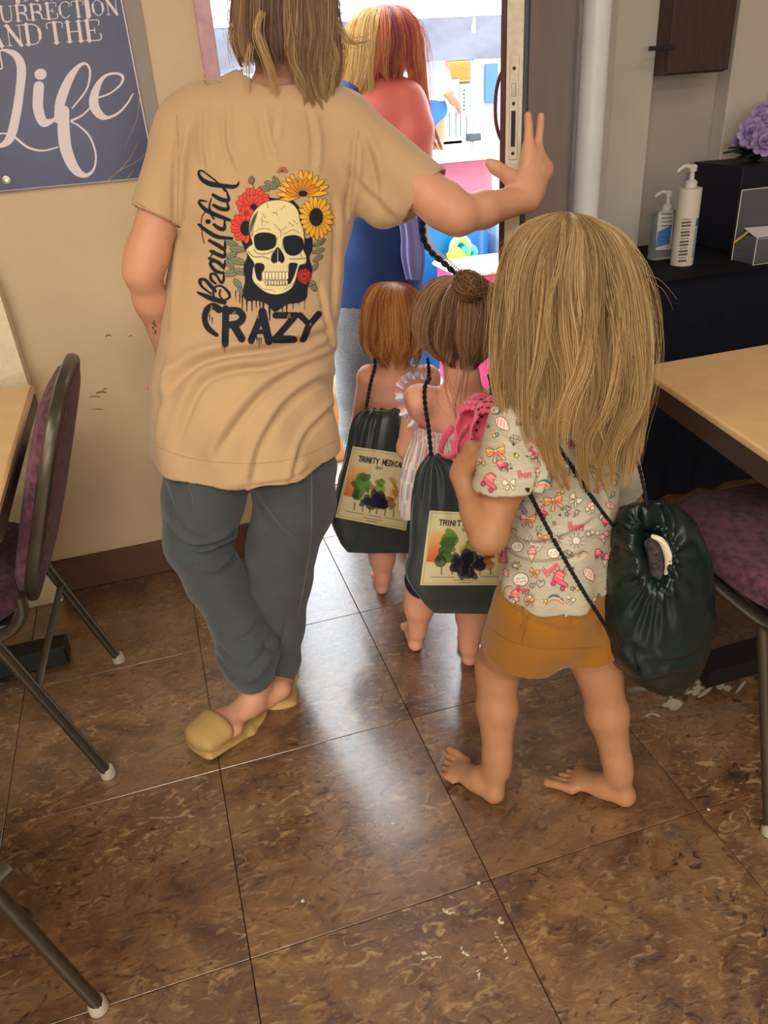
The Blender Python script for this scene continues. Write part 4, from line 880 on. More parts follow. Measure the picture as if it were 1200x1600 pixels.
b = MB(); b.box((p[0]-.0, 6.86, GZ), (q_[0]+.1, 7.5, q_[2]-.005), .01); o = b.build('crate', mat('kraft', (214, 196, 160), .8)); tag(o, 'low tan crate carrying the white basket outdoors', 'crate')
# white van strip at far left behind the woman's shoulder
VN = empty('parked_car', (1.2, 10.5, GZ), 'pale parked car with teal windows, far left through the doorway', 'car')
a = W(330, 112, 10.0); c_ = W(400, 170, 10.0); V = []; prof = [(-2.0, .25), (-2.05, .75), (-1.3, .9), (-.7, 1.42), (.7, 1.45), (1.35, .95), (2.0, .85), (2.05, .3)]
cx = (a[0]+c_[0])/2
b = MB(); b.prism([A([cx+x, 10, GZ+z]) for x, z in prof], (0, 1.6, 0)); o = b.build('body', mat('car_white', (214, 222, 226), .3, .5, coat=.5), VN)
b = MB(); b.prism([A([cx+x, 9.985, GZ+z]) for x, z in ((-1.1, .95), (-.62, 1.34), (.6, 1.37), (1.1, .98))], (0, .012, 0)); b.build('side_window', mat('teal_glass', (96, 150, 150), .1, .6), VN)
for x in (-1.25, 1.25):
    b = MB(); b.lathe((cx+x, 9.95, GZ+.31), [(.12, -.02), (.31, 0), (.31, .2), (.1, .22)], 24, ax=(0, 1, 0)); b.build('wheel', mat('tyre', (30, 30, 34), .7), VN, True)
# blue draped things low in the doorway
Yb = 4.1; a = W(655, 352, Yb); c_ = W(757, 420, Yb)
o = cloth_table('blue_bin', (a[0]-.15, Yb), (c_[0]+.02, Yb+.6), a[2]+.08, mat('blue_vinyl', (14, 92, 170), .3, .5, .10, 3, .3, 8, col2=(22, 118, 196)), 'low table wrapped in bright blue plastic sheeting', 'table', amp=.03)
b = MB(); x1 = W(756, 350, Yb)[0]; x2 = W(774, 350, Yb)[0]; b.box((x1+.09, Yb-.02, GZ), (x2+.15, Yb+.5, a[2]+.02), .01); o = b.build('cooler', mat('pale_cooler', (190, 222, 230), .4)); tag(o, 'pale ice-blue plastic tub beside the blue-wrapped table', 'tub')
for (nm, x, y, rx, ry, cc, lab) in (('toy_ring', 718, 389, 16, 20, (150, 222, 130), 'green swim ring hung against the blue sheeting'), ('toy_ring', 730, 396, 13, 12, (64, 196, 214), 'small turquoise swim ring beside the green one')):
    p = W(x, y, Yb-.06); s_ = 1/PM(p); V = []; b = MB(); t = np.linspace(0, 2*np.pi, 25)[:-1]; P_ = A([p+A([math.cos(k)*rx*s_*.8, -.012, math.sin(k)*ry*s_*.8]) for k in t]); P_ = np.vstack([P_, P_[:1]])
    b.tube(P_, .022, 10, caps=False); o = b.build(nm, mat(nm+str(x), cc, .35, coat=.3), None, True); tag(o, lab, 'swim ring')
p = W(712, 402, Yb-.1); b = MB(); b.lathe(p-A([0, 0, .07]), [(.03, 0), (.045, .02), (.05, .09), (.02, .12)], 16); o = b.build('toy_bucket', mat('lime_plastic', (190, 216, 40), .4), None, True); tag(o, 'lime yellow toy bucket in front of the blue sheeting', 'bucket')
p = W(768, 455, 3.6); b = MB(); b.box((p[0]-.16, 3.6, GZ), (p[0]+.18, 3.95, W(768, 428, 3.6)[2]), .01); o = b.build('storage_box', mat('hot_pink', (196, 60, 124), .5)); tag(o, 'hot pink plastic box on the ground outside beside the doorway', 'box')
b = MB(); b.box((p[0]-.18, 3.58, W(768, 428, 3.6)[2]), (p[0]+.2, 3.97, W(768, 420, 3.6)[2]), .01); l_ = b.build('lid', mat('cream_lid', (226, 208, 176), .5), o)
# tan bag on the ground outside
p = W(522, 640, 3.14)
R = [(A([p[0]-.02, 3.14, GZ+.005]), A([.12, 0, 0]), A([0, .07, 0])), (A([p[0]-.02, 3.14, GZ+.1]), A([.14, 0, 0]), A([0, .09, 0])), (A([p[0]-.01, 3.14, GZ+.3]), A([.12, 0, 0]), A([0, .08, 0])), (A([p[0], 3.14, W(520, 588, 3.14)[2]]), A([.05, 0, 0]), A([0, .03, 0]))]
V, Q, th, (m_, n_) = loftV(R, 48, 40, .85); N_ = vnormals(V, Q); V = V+N_*(.008*noise(V*A([18, 18, 30]), 3))[:, None]; b = MB(); b.add(V, Q.tolist()); b.F += [list(range(n_)), [len(V)-n_+i for i in range(n_)]]
o = b.build('tote_bag', mat('tan_canvas', (208, 158, 108), .8, .2, .08, 20), None, True); tag(o, 'slouching tan canvas bag standing outside behind the woman', 'bag')
# ================================================================== PEOPLE
M_SKW = mat('skin_fair', (206, 152, 122), .5, .35, .04, 14, .05, 300, sss=.12); M_SKG = mat('skin_child', (172, 124, 90), .5, .35, .05, 12, .04, 300, sss=.15)
M_SKP = mat('skin_sunburnt', (226, 120, 110), .45, .35, .06, 8, .03, 300, sss=.12); M_SKB = mat('skin_toddler', (216, 156, 130), .5, .35, .05, 12, .04, 300, sss=.15)
M_HAIR = mat('hair', (160, 120, 80), .42, .45, attr=True, transl=.32); M_HCAP = mat('hair_under', (160, 120, 80), .6, .2, attr=True)
M_CORD = mat('black_cord', (20, 22, 26), .7, .3)
M_BAG = mat('black_green_nylon', (38, 50, 50), .38, .5, .10, 9, .05, 60, sheen=.2)
def sk(P): return [p for p in P]
def rope(name, pts, r, m, parent=None, n=None, turns=140):
    P = catmull(A(pts), n or max(60, int(len(pts)*10))); L = np.r_[0, np.cumsum(np.linalg.norm(np.diff(P, axis=0), axis=1))]
    k = int(L[-1]/.0022)+2; t = np.linspace(0, L[-1], k); P = np.stack([np.interp(t, L, P[:, i]) for i in range(3)], 1)
    T = np.gradient(P, axis=0); T /= np.linalg.norm(T, axis=1)[:, None]+1e-9; u = np.cross(T, A([.2, .9, .3])); u /= np.linalg.norm(u, axis=1)[:, None]; w = np.cross(T, u); b = MB()
    for ph in (0, np.pi): b.tube(P+(u*np.cos(t*turns*2.6+ph)[:, None]+w*np.sin(t*turns*2.6+ph)[:, None])*r*.5, r*.62, 6)
    return b.build(name, m, parent, True, fix=False)
def soft(V, Q, amp, fr, seed=0, st=(1, 1, 1)):
    N = vnormals(V, Q); n1 = noise(V*fr*A(st), seed); n2 = noise(V*fr*2.1*A(st), seed+5); return V+N*(amp*(n1*.7+n2*.3))[:, None], N
# ------------------------------------------------------------------ woman in tan tee
WO = empty('person', (W(430, 1075, 1.5)[0], 1.5, 0), 'woman in tan skull-print tee and grey sweatpants holding the door', 'person')
neck = W(430, 165, 1.72); hc = W(440, 48, 1.75); shL = W(292, 195, 1.71); shR = W(540, 205, 1.67); elL = W(222, 425, 1.66); wrL = W(262, 548, 1.74)
elR = W(716, 338, 1.53); wrR = W(823, 310, 1.575); pel = W(388, 700, 1.57); hpL = W(320, 745, 1.56); hpR = W(456, 745, 1.55)
knL = W(324, 880, 1.565); anL = W(404, 1058, 1.48); knR = W(432, 900, 1.58); anR = W(437, 1052, 1.55)
sideW = unit(shR-shL)
P = head(hc, .112, -.12)+[cone(hc-A([0, .01, .07]), neck-A([0, 0, .02]), (.055, .055), (.062, .058))]
P += [cone(shL, shR, (.05, .05), (.05, .05)), cone(neck, (shL+shR)/2-A([0, 0, .03]), (.06, .06), (.13, .07), sideW)]
P += chain([(shL+shR)/2-A([0, 0, .04]), W(410, 400, 1.69), W(392, 560, 1.63), pel], [(.14, .085), (.125, .09), (.115, .085), (.11, .08)], sideW)
P += chain([shL, elL+(shL-elL)*.12, elL, wrL+(elL-wrL)*.65, wrL], [.046, .040, .035, .034, .025])
P += chain([shR, elR+(shR-elR)*.12, elR, wrR+(elR-wrR)*.65, wrR], [.05, .044, .036, .0345, .027])
P += chain([hpL, knL, knL+(anL-knL)*.35, anL], [.070, .046, .042, .030]); P += chain([hpR, knR, knR+(anR-knR)*.35, anR], [.075, .052, .05, .033])
# door hand: palm flat on the door face, fingers up, thumb hooked over the edge
fd = unit(W(856, 200, 1.615)-wrR); pn = unit(A([-.30, .95, -.05]))
P += hand(wrR, fd, pn, .172, (.06, .06, .95, 1.1), +1 if np.cross(fd, pn)@A([-1, 0, 0]) > 0 else -1, 1.75, .05, .24)
fdl = unit(A([.62, .55, -.35])); P += hand(wrL, fdl, (0, -1, .2), .165, (.3, .35, .4, .45), 1)
heL = W(424, 1088, 1.50); toL = WZ(345, 1130, .045); heR = WZ(437, 1083, .035); toR = heR+A([.03, .21, 0])
P += foot(anL, heL, toL, .205, -1); P += foot(anR, heR, toR, .225, -1)
V, Q = sdf([dict(p=P, k=.018)], .0042, .02)
o = mesh('body', V, Q, M_SKW, WO)
# forearm tattoo marks
c = Canvas(225, 490, 250, 530, .8)
for k in range(9): c.ell(241+rng.normal(0, 2), 502+k*2.3, 1.8, 1.2, (70, 76, 96), rng.normal(0, 1), .7)
c.lay('tattoo', objhit(o), film('ink', .6), WO, .0006)
# shirt
ts = [(422, 205, 1.69), (420, 260, 1.695), (414, 330, 1.69), (405, 420, 1.68), (396, 480, 1.66), (388, 545, 1.63), (381, 600, 1.61), (380, 650, 1.59), (384, 700, 1.575), (386, 760, 1.56)]
rs = [(.168, .088), (.172, .108), (.172, .118), (.169, .116), (.172, .115), (.172, .118), (.178, .13), (.188, .142), (.194, .148), (.198, .15)]
T = chain([W(*q) for q in ts], rs, sideW)
yoke = [cone(W(330, 182, 1.70), W(520, 190, 1.68), (.062, .062), (.062, .062)), cone(W(400, 172, 1.71), W(470, 178, 1.70), (.075, .070), (.075, .070), sideW), cone(W(300, 200, 1.71), W(292, 222, 1.70), (.062, .062)), cone(W(535, 205, 1.68), W(530, 240, 1.67), (.066, .066))]
hemc = W(392, 731, 1.5); hemn = A([-.03, .04, -1])
cl_neck = (W(432, 150, 1.71), (0, .25, 1), .085)
slL = [cone(W(291, 212, 1.705), W(241, 352, 1.685), (.060, .064), (.053, .062))]; slR = [cone(W(546, 216, 1.675), W(674, 314, 1.585), (.068, .074), (.062, .068)), cone(W(545, 260, 1.66), W(600, 318, 1.62), (.055, .06), (.05, .05))]
nL = unit(W(233, 375, 1.68)-W(291, 212, 1.705)); nR = unit(W(690, 352, 1.55)-W(542, 222, 1.675))
V, Q = sdf([dict(p=T+yoke, k=.03, clip=[(hemc, hemn, .6), cl_neck]), dict(p=slL, k=.02, clip=[(W(241, 337, 1.685), nL, .2)]), dict(p=slR, k=.02, clip=[(W(656, 318, 1.585), nR, .2)])], .0052, .022)
N = vnormals(V, Q)
def cr(pts, w, d, Y=1.55): return ([W(x, y, Y) for x, y in pts], w, d)
hzf = 1-sstep(hemc[2]+.0, hemc[2]+.25, V[:, 2])
cre = crease(V, N, [cr([(240, 640), (285, 575), (340, 545), (440, 530), (520, 515)], .011, .014), cr([(265, 690), (300, 600), (350, 565), (430, 555), (525, 535)], .010, .011), cr([(320, 690), (350, 640), (400, 590), (470, 560), (528, 555)], .011, .012),
     cr([(375, 715), (390, 660), (430, 610), (490, 585), (525, 600)], .010, .011), cr([(430, 715), (455, 660), (500, 630), (524, 640)], .009, .008), cr([(262, 560), (250, 620), (240, 690)], .009, .007), cr([(340, 720), (430, 705), (470, 690)], .006, .004),
     cr([(292, 190), (280, 260), (278, 350)], .008, .009, 1.6), cr([(318, 165), (316, 220), (322, 270)], .007, .007, 1.62), cr([(352, 160), (352, 225), (368, 270)], .007, .007, 1.62), cr([(405, 165), (411, 215), (420, 250)], .008, .006, 1.62), cr([(435, 165), (424, 225)], .006, .004, 1.62),
     cr([(485, 170), (492, 220), (486, 270)], .008, .006, 1.6), cr([(560, 215), (556, 280), (548, 350)], .008, .010, 1.58), cr([(572, 205), (590, 260), (600, 340)], .010, .007, 1.56), cr([(548, 250), (580, 300), (630, 350)], .009, .006, 1.56), cr([(525, 300), (530, 400), (520, 500)], .010, .006, 1.58), cr([(500, 440), (515, 520), (526, 560)], .008, .006, 1.57), cr([(275, 380), (268, 450), (262, 520)], .007, .005, 1.6)])
ang = np.arctan2(V[:, 1]-1.6, V[:, 0]-W(386, 700, 1.57)[0])
V = V+N*(cre*1.15+.0016*noise(V*14, 1)+.0008*noise(V*34, 2)+hzf*.006*np.sin(ang*9+V[:, 2]*9))[:, None]
V[:, 2] += hzf*(.010*np.sin(ang*2.+1.2))
M_TEE = mat('tan_cotton', (200, 168, 128), .85, .2, .03, 8, .25, 900, sheen=.25, transl=.08)
TEE = mesh('t_shirt', V, Q, M_TEE, WO); md = TEE.modifiers.new('s', 'SOLIDIFY'); md.thickness = .0022; md.offset = -1
TH_ = hitter(bvh(V, Q))
b = MB(); ring = [A([V_[0], V_[1], V_[2]]) for V_ in [W(x, y, Y) for x, y, Y in ((360, 158, 1.70), (400, 163, 1.655), (440, 166, 1.645), (480, 168, 1.66), (500, 166, 1.70), (480, 160, 1.76), (430, 156, 1.79), (380, 154, 1.76))]]
# hem stitching bands
def band(name, lo, par, m, w=.0035):
    pass
c = Canvas(225, 690, 545, 745, 1.)
SK = Canvas(300, 250, 535, 560, .8); c = SK
INK = (30, 34, 46); CRM = (226, 212, 160); K5 = 1200/280
c.setT(280, 240, K5)
for (x, y, rx, ry, a) in ((350, 600, 48, 20, .4), (390, 640, 52, 22, .1), (350, 680, 40, 20, -.3), (390, 720, 50, 24, .3), (340, 740, 40, 22, 1.0), (350, 800, 52, 24, -.2), (410, 790, 44, 22, .3), (390, 870, 40, 20, .9), (420, 920, 34, 18, .5), (610, 210, 44, 22, .5), (650, 190, 44, 20, 1.1), (570, 235, 40, 18, .1), (930, 600, 40, 16, -.5), (930, 650, 44, 18, -.3), (925, 700, 40, 18, -.6), (905, 760, 36, 16, -.9), (880, 870, 34, 24, .3), (900, 900, 22, 20, 1.), (960, 590, 26, 9, -.9)):
    c.ell(x, y, rx, ry, (128, 130, 104), a, out=(40, 44, 48), ow=.7); c.line([(x-rx*.8*math.cos(a), y-rx*.8*math.sin(a)), (x+rx*.8*math.cos(a), y+rx*.8*math.sin(a))], 3, (60, 66, 62), smooth=0)
    for q_ in (-.4, 0, .4): c.line([(x+rx*q_*math.cos(a), y+rx*q_*math.sin(a)), (x+rx*(q_+.25)*math.cos(a)-ry*.6*math.sin(a), y+rx*(q_+.25)*math.sin(a)+ry*.6*math.cos(a))], 2, (70, 76, 72), smooth=0)
c.poly([(480, 320), (560, 290), (660, 300), (700, 280), (780, 330), (830, 420), (840, 560), (885, 560), (890, 640), (870, 700), (890, 780), (860, 900), (850, 970), (790, 1000), (720, 1010), (640, 1060), (590, 1010), (520, 985), (450, 985), (425, 930), (440, 850), (430, 760), (455, 680), (430, 620), (410, 560), (400, 480), (430, 430), (440, 380)], INK, smooth=4)
for x, y0, y1, w in ((378, 920, 985, 5), (405, 940, 1000, 6), (422, 950, 1040, 8), (452, 950, 1055, 9), (487, 960, 1055, 9), (515, 970, 1030, 8), (540, 980, 1060, 7), (565, 980, 1040, 8), (604, 980, 1115, 12), (690, 1000, 1060, 8), (718, 1000, 1065, 9), (760, 980, 1040, 7), (800, 960, 1010, 7), (838, 940, 1040, 5)): c.line([(x, y0), (x, y1)], w*1.5, INK, w2=w*.7, smooth=0)
def petals(cx, cy, r0, r1, n, wd, col, a0=0, a1=2*math.pi, tip=(120, 60, 30), lw=.8, sq=1.):
    for k in range(n):
        a = a0+(a1-a0)*k/max(1, n if abs(a1-a0) > 6.2 else n-1)+rng.normal(0, .04); ca, sa = math.cos(a), math.sin(a)*sq; rr = r1*rng.uniform(.9, 1.06)
        pts = [(r0*.8, -wd*.3), (r0+(rr-r0)*.45, -wd), (rr*.9, -wd*.7), (rr, 0), (rr*.9, wd*.7), (r0+(rr-r0)*.45, wd), (r0*.8, wd*.3)]
        c.poly([(cx+u*ca-v*math.sin(a), cy+u*sa+v*math.cos(a)) for u, v in pts], col, smooth=3, out=(60, 40, 36), ow=lw)
        c.line([(cx+r0*ca, cy+r0*sa), (cx+(r0+(rr-r0)*.5)*ca, cy+(r0+(rr-r0)*.5)*sa)], 6, tip, .75, w2=1, smooth=0)
RD = (226, 76, 62)
petals(500, 345, 30, 118, 13, 21, RD, math.pi*.85, math.pi*2.1, (150, 40, 34)); petals(500, 350, 20, 80, 9, 19, RD, math.pi*.9, math.pi*2.0, (150, 40, 34))
c.ell(500, 355, 24, 16, (40, 30, 34)); petals(455, 490, 30, 112, 12, 20, RD, math.pi*.52, math.pi*1.55, (150, 40, 34)); petals(450, 400, 12, 50, 7, 16, RD, math.pi*.1, math.pi*1.9, (150, 40, 34)); c.ell(447, 500, 38, 52, INK)
YL = (236, 178, 62)
petals(825, 280, 24, 178, 13, 17, YL, math.pi*.92, math.pi*1.98, (150, 84, 40)); petals(822, 275, 20, 120, 9, 16, (214, 140, 50), math.pi*1.0, math.pi*1.9, (120, 50, 40)); c.ell(828, 268, 30, 20, INK)
petals(690, 120, 6, 34, 5, 8, (214, 130, 100), math.pi*1.0, math.pi*2.0)
petals(915, 425, 44, 122, 20, 17, YL, 0, 2*math.pi, (170, 90, 36), sq=1.2); c.ell(915, 425, 47, 62, INK)
for q_ in range(30): a = rng.uniform(0, 6.28); r = rng.uniform(20, 42); c.ell(915+r*math.cos(a), 425+r*1.3*math.sin(a), 3, 3, (84, 54, 34))
# skull
c.poly([(470, 530), (472, 450), (500, 390), (550, 340), (610, 315), (690, 312), (755, 335), (795, 385), (808, 450), (830, 510), (838, 590), (830, 640), (850, 690), (845, 735), (805, 750), (790, 800), (765, 880), (720, 925), (650, 945), (580, 930), (520, 885), (490, 840), (492, 780), (500, 735), (470, 690), (448, 650), (470, 620), (490, 600)], CRM, smooth=5, out=INK, ow=1.2)
c.poly([(470, 530), (478, 450), (510, 400), (520, 430), (500, 490), (495, 560)], (150, 136, 112), .8, smooth=3); c.poly([(500, 470), (525, 400), (530, 380), (505, 410), (480, 470), (476, 530)], INK, .8, smooth=3)
c.poly([(500, 560), (530, 532), (590, 528), (640, 545), (652, 580), (640, 625), (600, 645), (545, 650), (510, 630)], INK, smooth=4); c.poly([(695, 570), (720, 550), (780, 545), (825, 570), (832, 620), (810, 665), (765, 685), (720, 670), (698, 630)], INK, smooth=4)
c.poly([(660, 625), (690, 660), (706, 705), (690, 735), (665, 720), (640, 735), (614, 720), (618, 680), (640, 645)], INK, smooth=3); c.line([(660, 640), (658, 715)], 4, CRM, .8, smooth=0)
c.poly([(505, 740), (560, 735), (572, 770), (552, 800), (552, 850), (530, 850), (512, 815)], INK, smooth=3); c.poly([(735, 735), (790, 735), (785, 770), (765, 830), (740, 875), (722, 860), (730, 800)], INK, smooth=3)
c.line([(462, 655), (500, 690), (560, 690), (600, 705)], 9, (92, 84, 70), .7); c.line([(845, 700), (800, 705), (740, 705)], 9, (92, 84, 70), .7); c.line([(500, 640), (520, 665), (580, 672), (630, 650)], 6, INK, .8)
for x in range(565, 725, 22): c.poly([(x-10, 795), (x+10, 795), (x+9, 838), (x, 846), (x-9, 838)], (236, 226, 180), smooth=2, out=INK, ow=.9); c.line([(x-2, 745), (x, 790)], 2.5, INK, .6, smooth=0)
for x in range(585, 720, 19): c.poly([(x-8, 852), (x+8, 852), (x+7, 882), (x-7, 882)], (224, 212, 164), smooth=2, out=INK, ow=.9); c.line([(x, 886), (x, 905)], 2, INK, .5, smooth=0)
c.line([(545, 845), (600, 872), (660, 885), (725, 868)], 4, INK, .7); c.line([(520, 870), (560, 905), (620, 915), (640, 925)], 5, (120, 110, 84), .8); c.line([(700, 915), (740, 890), (770, 860)], 5, (120, 110, 84), .8)
for l in ([(635, 470), (665, 505), (680, 515), (718, 490)], [(680, 515), (680, 560)], [(590, 335), (594, 362)], [(625, 395), (650, 400), (655, 415)], [(680, 375), (710, 350)], [(560, 400), (575, 430)], [(560, 450), (600, 462)], [(735, 460), (765, 485)], [(760, 445), (790, 470)], [(700, 540), (760, 510), (800, 530)], [(510, 520), (560, 500), (610, 510)], [(800, 640), (820, 700)], [(660, 560), (640, 600)], [(690, 570), (690, 640)], [(555, 420), (555, 480)]): c.line(l, 4, (60, 54, 48), .85)
for k in range(26): x = rng.uniform(490, 830); y = rng.uniform(360, 540); c.line([(x, y), (x+rng.uniform(-14, 14), y+rng.uniform(6, 20))], 2, (120, 108, 84), .5, smooth=0)
petals(835, 822, 10, 52, 9, 20, (180, 44, 50), tip=(90, 20, 26)); petals(832, 820, 4, 30, 6, 14, (204, 60, 60), tip=(90, 20, 26))
c.ell(484, 178, 20, 26, (110, 114, 96), 0, out=(40, 44, 50)); c.line([(488, 200), (500, 228)], 5, (60, 64, 60), smooth=0)
for k in range(26): c.ell(rng.choice([345+rng.normal(0, 12), 960+rng.normal(0, 10), 450+rng.normal(0, 30)]), rng.uniform(200, 700) if k % 3 else rng.uniform(190, 240), 2.5, 2.5, (110, 70, 70), al=.7)
# CRAZY
for pts, w in (([(268, 1045), (225, 1020), (185, 1050), (172, 1110), (195, 1170), (250, 1215)], [44, 38, 40, 34, 34, 26]), ([(312, 1040), (308, 1270)], 42), ([(320, 1052), (395, 1055), (425, 1095), (395, 1135), (330, 1148)], 42), ([(365, 1150), (418, 1240)], 46), ([(560, 1060), (482, 1250)], 42), ([(556, 1060), (598, 1252)], 48), ([(515, 1195), (590, 1195)], 28), ([(645, 1083), (780, 1083)], 40), ([(765, 1098), (658, 1225)], 40), ([(640, 1242), (765, 1242)], 42), ([(808, 1082), (868, 1145)], 36), ([(930, 1075), (868, 1150), (828, 1245)], 40)):
    c.line(pts, A(w)*1.12, INK, smooth=0 if len(pts) < 4 else 8)
for x, y0, y1 in ((205, 1080, 1120), (222, 1100, 1140), (290, 1270, 1300), (303, 1270, 1330), (320, 1250, 1290), (520, 1230, 1270), (534, 1240, 1300), (548, 1240, 1275), (345, 1040, 1080), (560, 1000, 1060)): c.line([(x, y0), (x, y1)], 9, INK, w2=3, smooth=0)
for k in range(16):
    x, y = [(225, 1030), (375, 1055), (535, 1080), (735, 1080), (880, 1140), (735, 1100)][k % 6]; c.line([(x+rng.normal(0, 8), y+rng.normal(0, 8)), (x+rng.normal(-8, 8), y+rng.uniform(12, 26))], 3, (196, 160, 110), .8, smooth=0)
# Beautiful (reads upwards)
c.setT(280, 250, 974/140)
for pts, w in (([(205, 1440), (340, 1500), (490, 1548)], [20, 44, 40]), ([(350, 1455), (250, 1375), (228, 1310), (280, 1300), (350, 1375), (395, 1425)], [14, 22, 30, 26, 34, 26]), ([(380, 1500), (375, 1400), (450, 1368), (530, 1430), (545, 1490), (485, 1520), (440, 1465), (450, 1410)], [18, 18, 16, 24, 22, 14, 16, 14]),
    ([(400, 1345), (350, 1300), (348, 1240), (400, 1250), (460, 1335), (485, 1290), (478, 1215)], [18, 26, 22, 20, 22, 22, 14]), ([(485, 1230), (395, 1205), (340, 1130), (370, 1100), (440, 1130), (490, 1190)], [20, 32, 28, 24, 20, 14]), ([(330, 1070), (420, 1110), (485, 1160), (500, 1090)], [26, 32, 30, 12]),
    ([(345, 990), (440, 1035), (492, 1045), (495, 960)], [26, 36, 30, 14]), ([(330, 875), (420, 925), (490, 965), (500, 880)], [26, 34, 32, 14]), ([(345, 1050), (380, 990)], [10, 20]), ([(215, 700), (310, 775), (420, 835), (575, 850)], [22, 34, 34, 24]), ([(275, 905), (250, 790), (245, 640), (280, 570), (345, 545)], [7, 8, 8, 10, 12]),
    ([(380, 700), (430, 738), (490, 745), (495, 650)], [26, 34, 32, 12]), ([(300, 450), (235, 440), (222, 470), (290, 540), (400, 595), (545, 650)], [12, 20, 24, 34, 36, 28]), ([(350, 420), (330, 500), (340, 570), (380, 640)], [12, 16, 20, 14]), ([(375, 490), (450, 528), (530, 530), (520, 450)], [26, 34, 30, 12]), ([(368, 378), (450, 425), (535, 435), (520, 350), (490, 310)], [26, 36, 32, 14, 14]),
    ([(500, 340), (430, 255), (300, 150), (235, 115), (212, 140), (250, 210), (330, 255), (430, 275), (580, 290), (630, 275), (650, 238)], [12, 14, 14, 18, 22, 34, 44, 40, 34, 24, 12])): c.line(pts, A(w)*1.3, INK, smooth=10)
c.ell(316, 668, 30, 27, INK)
c.setT(0, 0, 1.)
SK.lay('shirt_print', TH_, film('shirt_ink', .75), TEE, .0013)
# stitched lines of the hem, sleeves, seams as fine ribs
def seam(pts, r=.0008, par=TEE, m=M_TEE, hit=TH_, name='stitching'):
    P = []
    for x, y in catmull(A(pts, float), 70):
        h_ = hit(x, y)
        if h_ is not None: P.append(h_[0]+h_[1]*.0006)
    if len(P) > 3: b = MB(); b.tube(A(P), r, 5); return b.build(name, m, par, True, fix=False)
M_SEAM = mat('seam_tan', (180, 148, 112), .9)
seam([(245, 698), (300, 716), (380, 724), (460, 716), (525, 688)], m=M_SEAM); seam([(276, 180), (279, 260), (277, 350)], m=M_SEAM); seam([(560, 205), (553, 270), (546, 350)], m=M_SEAM)
seam([(213, 316), (245, 335), (272, 348)], m=M_SEAM); seam([(672, 287), (640, 330), (622, 352)], m=M_SEAM)
# sweatpants
M_PNT = mat('grey_sweat', (74, 80, 82), .9, .15, .05, 10, .3, 500, sheen=.2)
PL = chain([W(325, 735, 1.57), W(317, 780, 1.565), W(308, 845, 1.565), W(336, 905, 1.56), W(364, 960, 1.54), W(388, 1022, 1.50), W(392, 1044, 1.49)], [(.094, .115), (.086, .105), (.070, .085), (.067, .08), (.060, .07), (.072, .078), (.054, .060)])
PL += chain([W(395, 1048, 1.49), W(404, 1068, 1.485)], [(.043, .047), (.040, .044)])
PR = chain([W(452, 735, 1.56), W(462, 780, 1.56), W(441, 850, 1.58), W(433, 905, 1.59), W(436, 975, 1.58), W(440, 1030, 1.56), W(436, 1062, 1.55)], [(.098, .115), (.088, .105), (.080, .095), (.082, .088), (.062, .07), (.045, .055), (.036, .045)])
PR += [cone(W(500, 725, 1.54), W(490, 790, 1.55), (.035, .06), (.025, .04))]
UP = chain([W(390, 650, 1.60), W(390, 700, 1.58), W(390, 724, 1.57)], [(.15, .12), (.165, .13), (.165, .12)], cap=.25)
V, Q = sdf([dict(p=UP+PR, k=.02, clip=[(W(436, 1066, 1.55), unit(W(436, 1062, 1.55)-W(440, 1030, 1.56)), .07)]), dict(p=PL, k=.02, clip=[(W(403, 1066, 1.485), unit(W(404, 1068, 1.485)-W(395, 1048, 1.49)), .07)])], .0055, .012)
N = vnormals(V, Q); Yp = 1.45
cre = crease(V, N, [cr([(262, 835), (300, 858), (345, 850), (372, 838)], .010, .016, Yp), cr([(268, 850), (310, 872), (360, 862), (385, 880)], .010, .014, Yp), cr([(300, 895), (340, 905), (385, 885)], .012, .010, Yp), cr([(262, 780), (290, 830), (330, 845)], .010, .009, Yp), cr([(340, 1035), (385, 1055), (430, 1020)], .010, .012, Yp), cr([(345, 1015), (380, 1030), (425, 1000)], .008, .008, Yp), cr([(350, 1000), (375, 1000), (410, 980)], .008, .006, Yp), cr([(400, 780), (440, 830), (470, 850)], .012, .006, Yp), cr([(480, 720), (484, 780), (486, 830)], .006, .006, Yp), cr([(410, 1000), (440, 1020), (455, 990)], .008, .007, Yp), cr([(280, 740), (300, 790), (295, 830)], .012, .007, Yp)])
V = V+N*(cre+.0025*noise(V*A([9, 9, 16]), 4)+.001*noise(V*30, 6))[:, None]
PANTS = mesh('sweatpants', V, Q, M_PNT, WO); PH = hitter(bvh(V, Q))
seam([(484, 700), (487, 760), (485, 850), (466, 960)], .001, PANTS, mat('seam_grey', (112, 112, 106), .9), PH)
# slides
M_SLD = mat('olive_tan_foam', (178, 148, 92), .6, .3, .05, 30, .1, 90)
def slide(heel, toe, L, label=None):
    d = unit(A(toe)-A(heel)); up = unit(A([0, 0, 1.])-d*d[2]); s = np.cross(d, up); z = -up*L*.16
    P = [cone(A(heel)-d*L*.02+z, A(heel)+d*L*.4+z, (L*.17, L*.065), (L*.19, L*.065), s), cone(A(heel)+d*L*.4+z, A(heel)+d*L*.92+z, (L*.19, L*.06), (L*.22, L*.055), s)]
    S_ = [cone(A(heel)+d*L*.72+up*L*.0, A(heel)+d*L*.90-up*L*.04, (L*.235, L*.14), (L*.22, L*.11), s)]; I_ = [cone(A(heel)+d*L*.30+up*L*.06, A(heel)+d*L*.58+up*L*.0, (L*.205, L*.20), (L*.205, L*.15), s, sub=True)]
    V, Q = sdf([dict(p=P, k=.01), dict(p=S_+I_, k=.008)], .0045, .01); return V, Q
b = MB()
V, Q = slide(heL, toL, .235); o = mesh('sandal', V, Q, M_SLD, WO); V, Q = slide(heR, toR, .235); mesh('sandal', V, Q, M_SLD, WO)
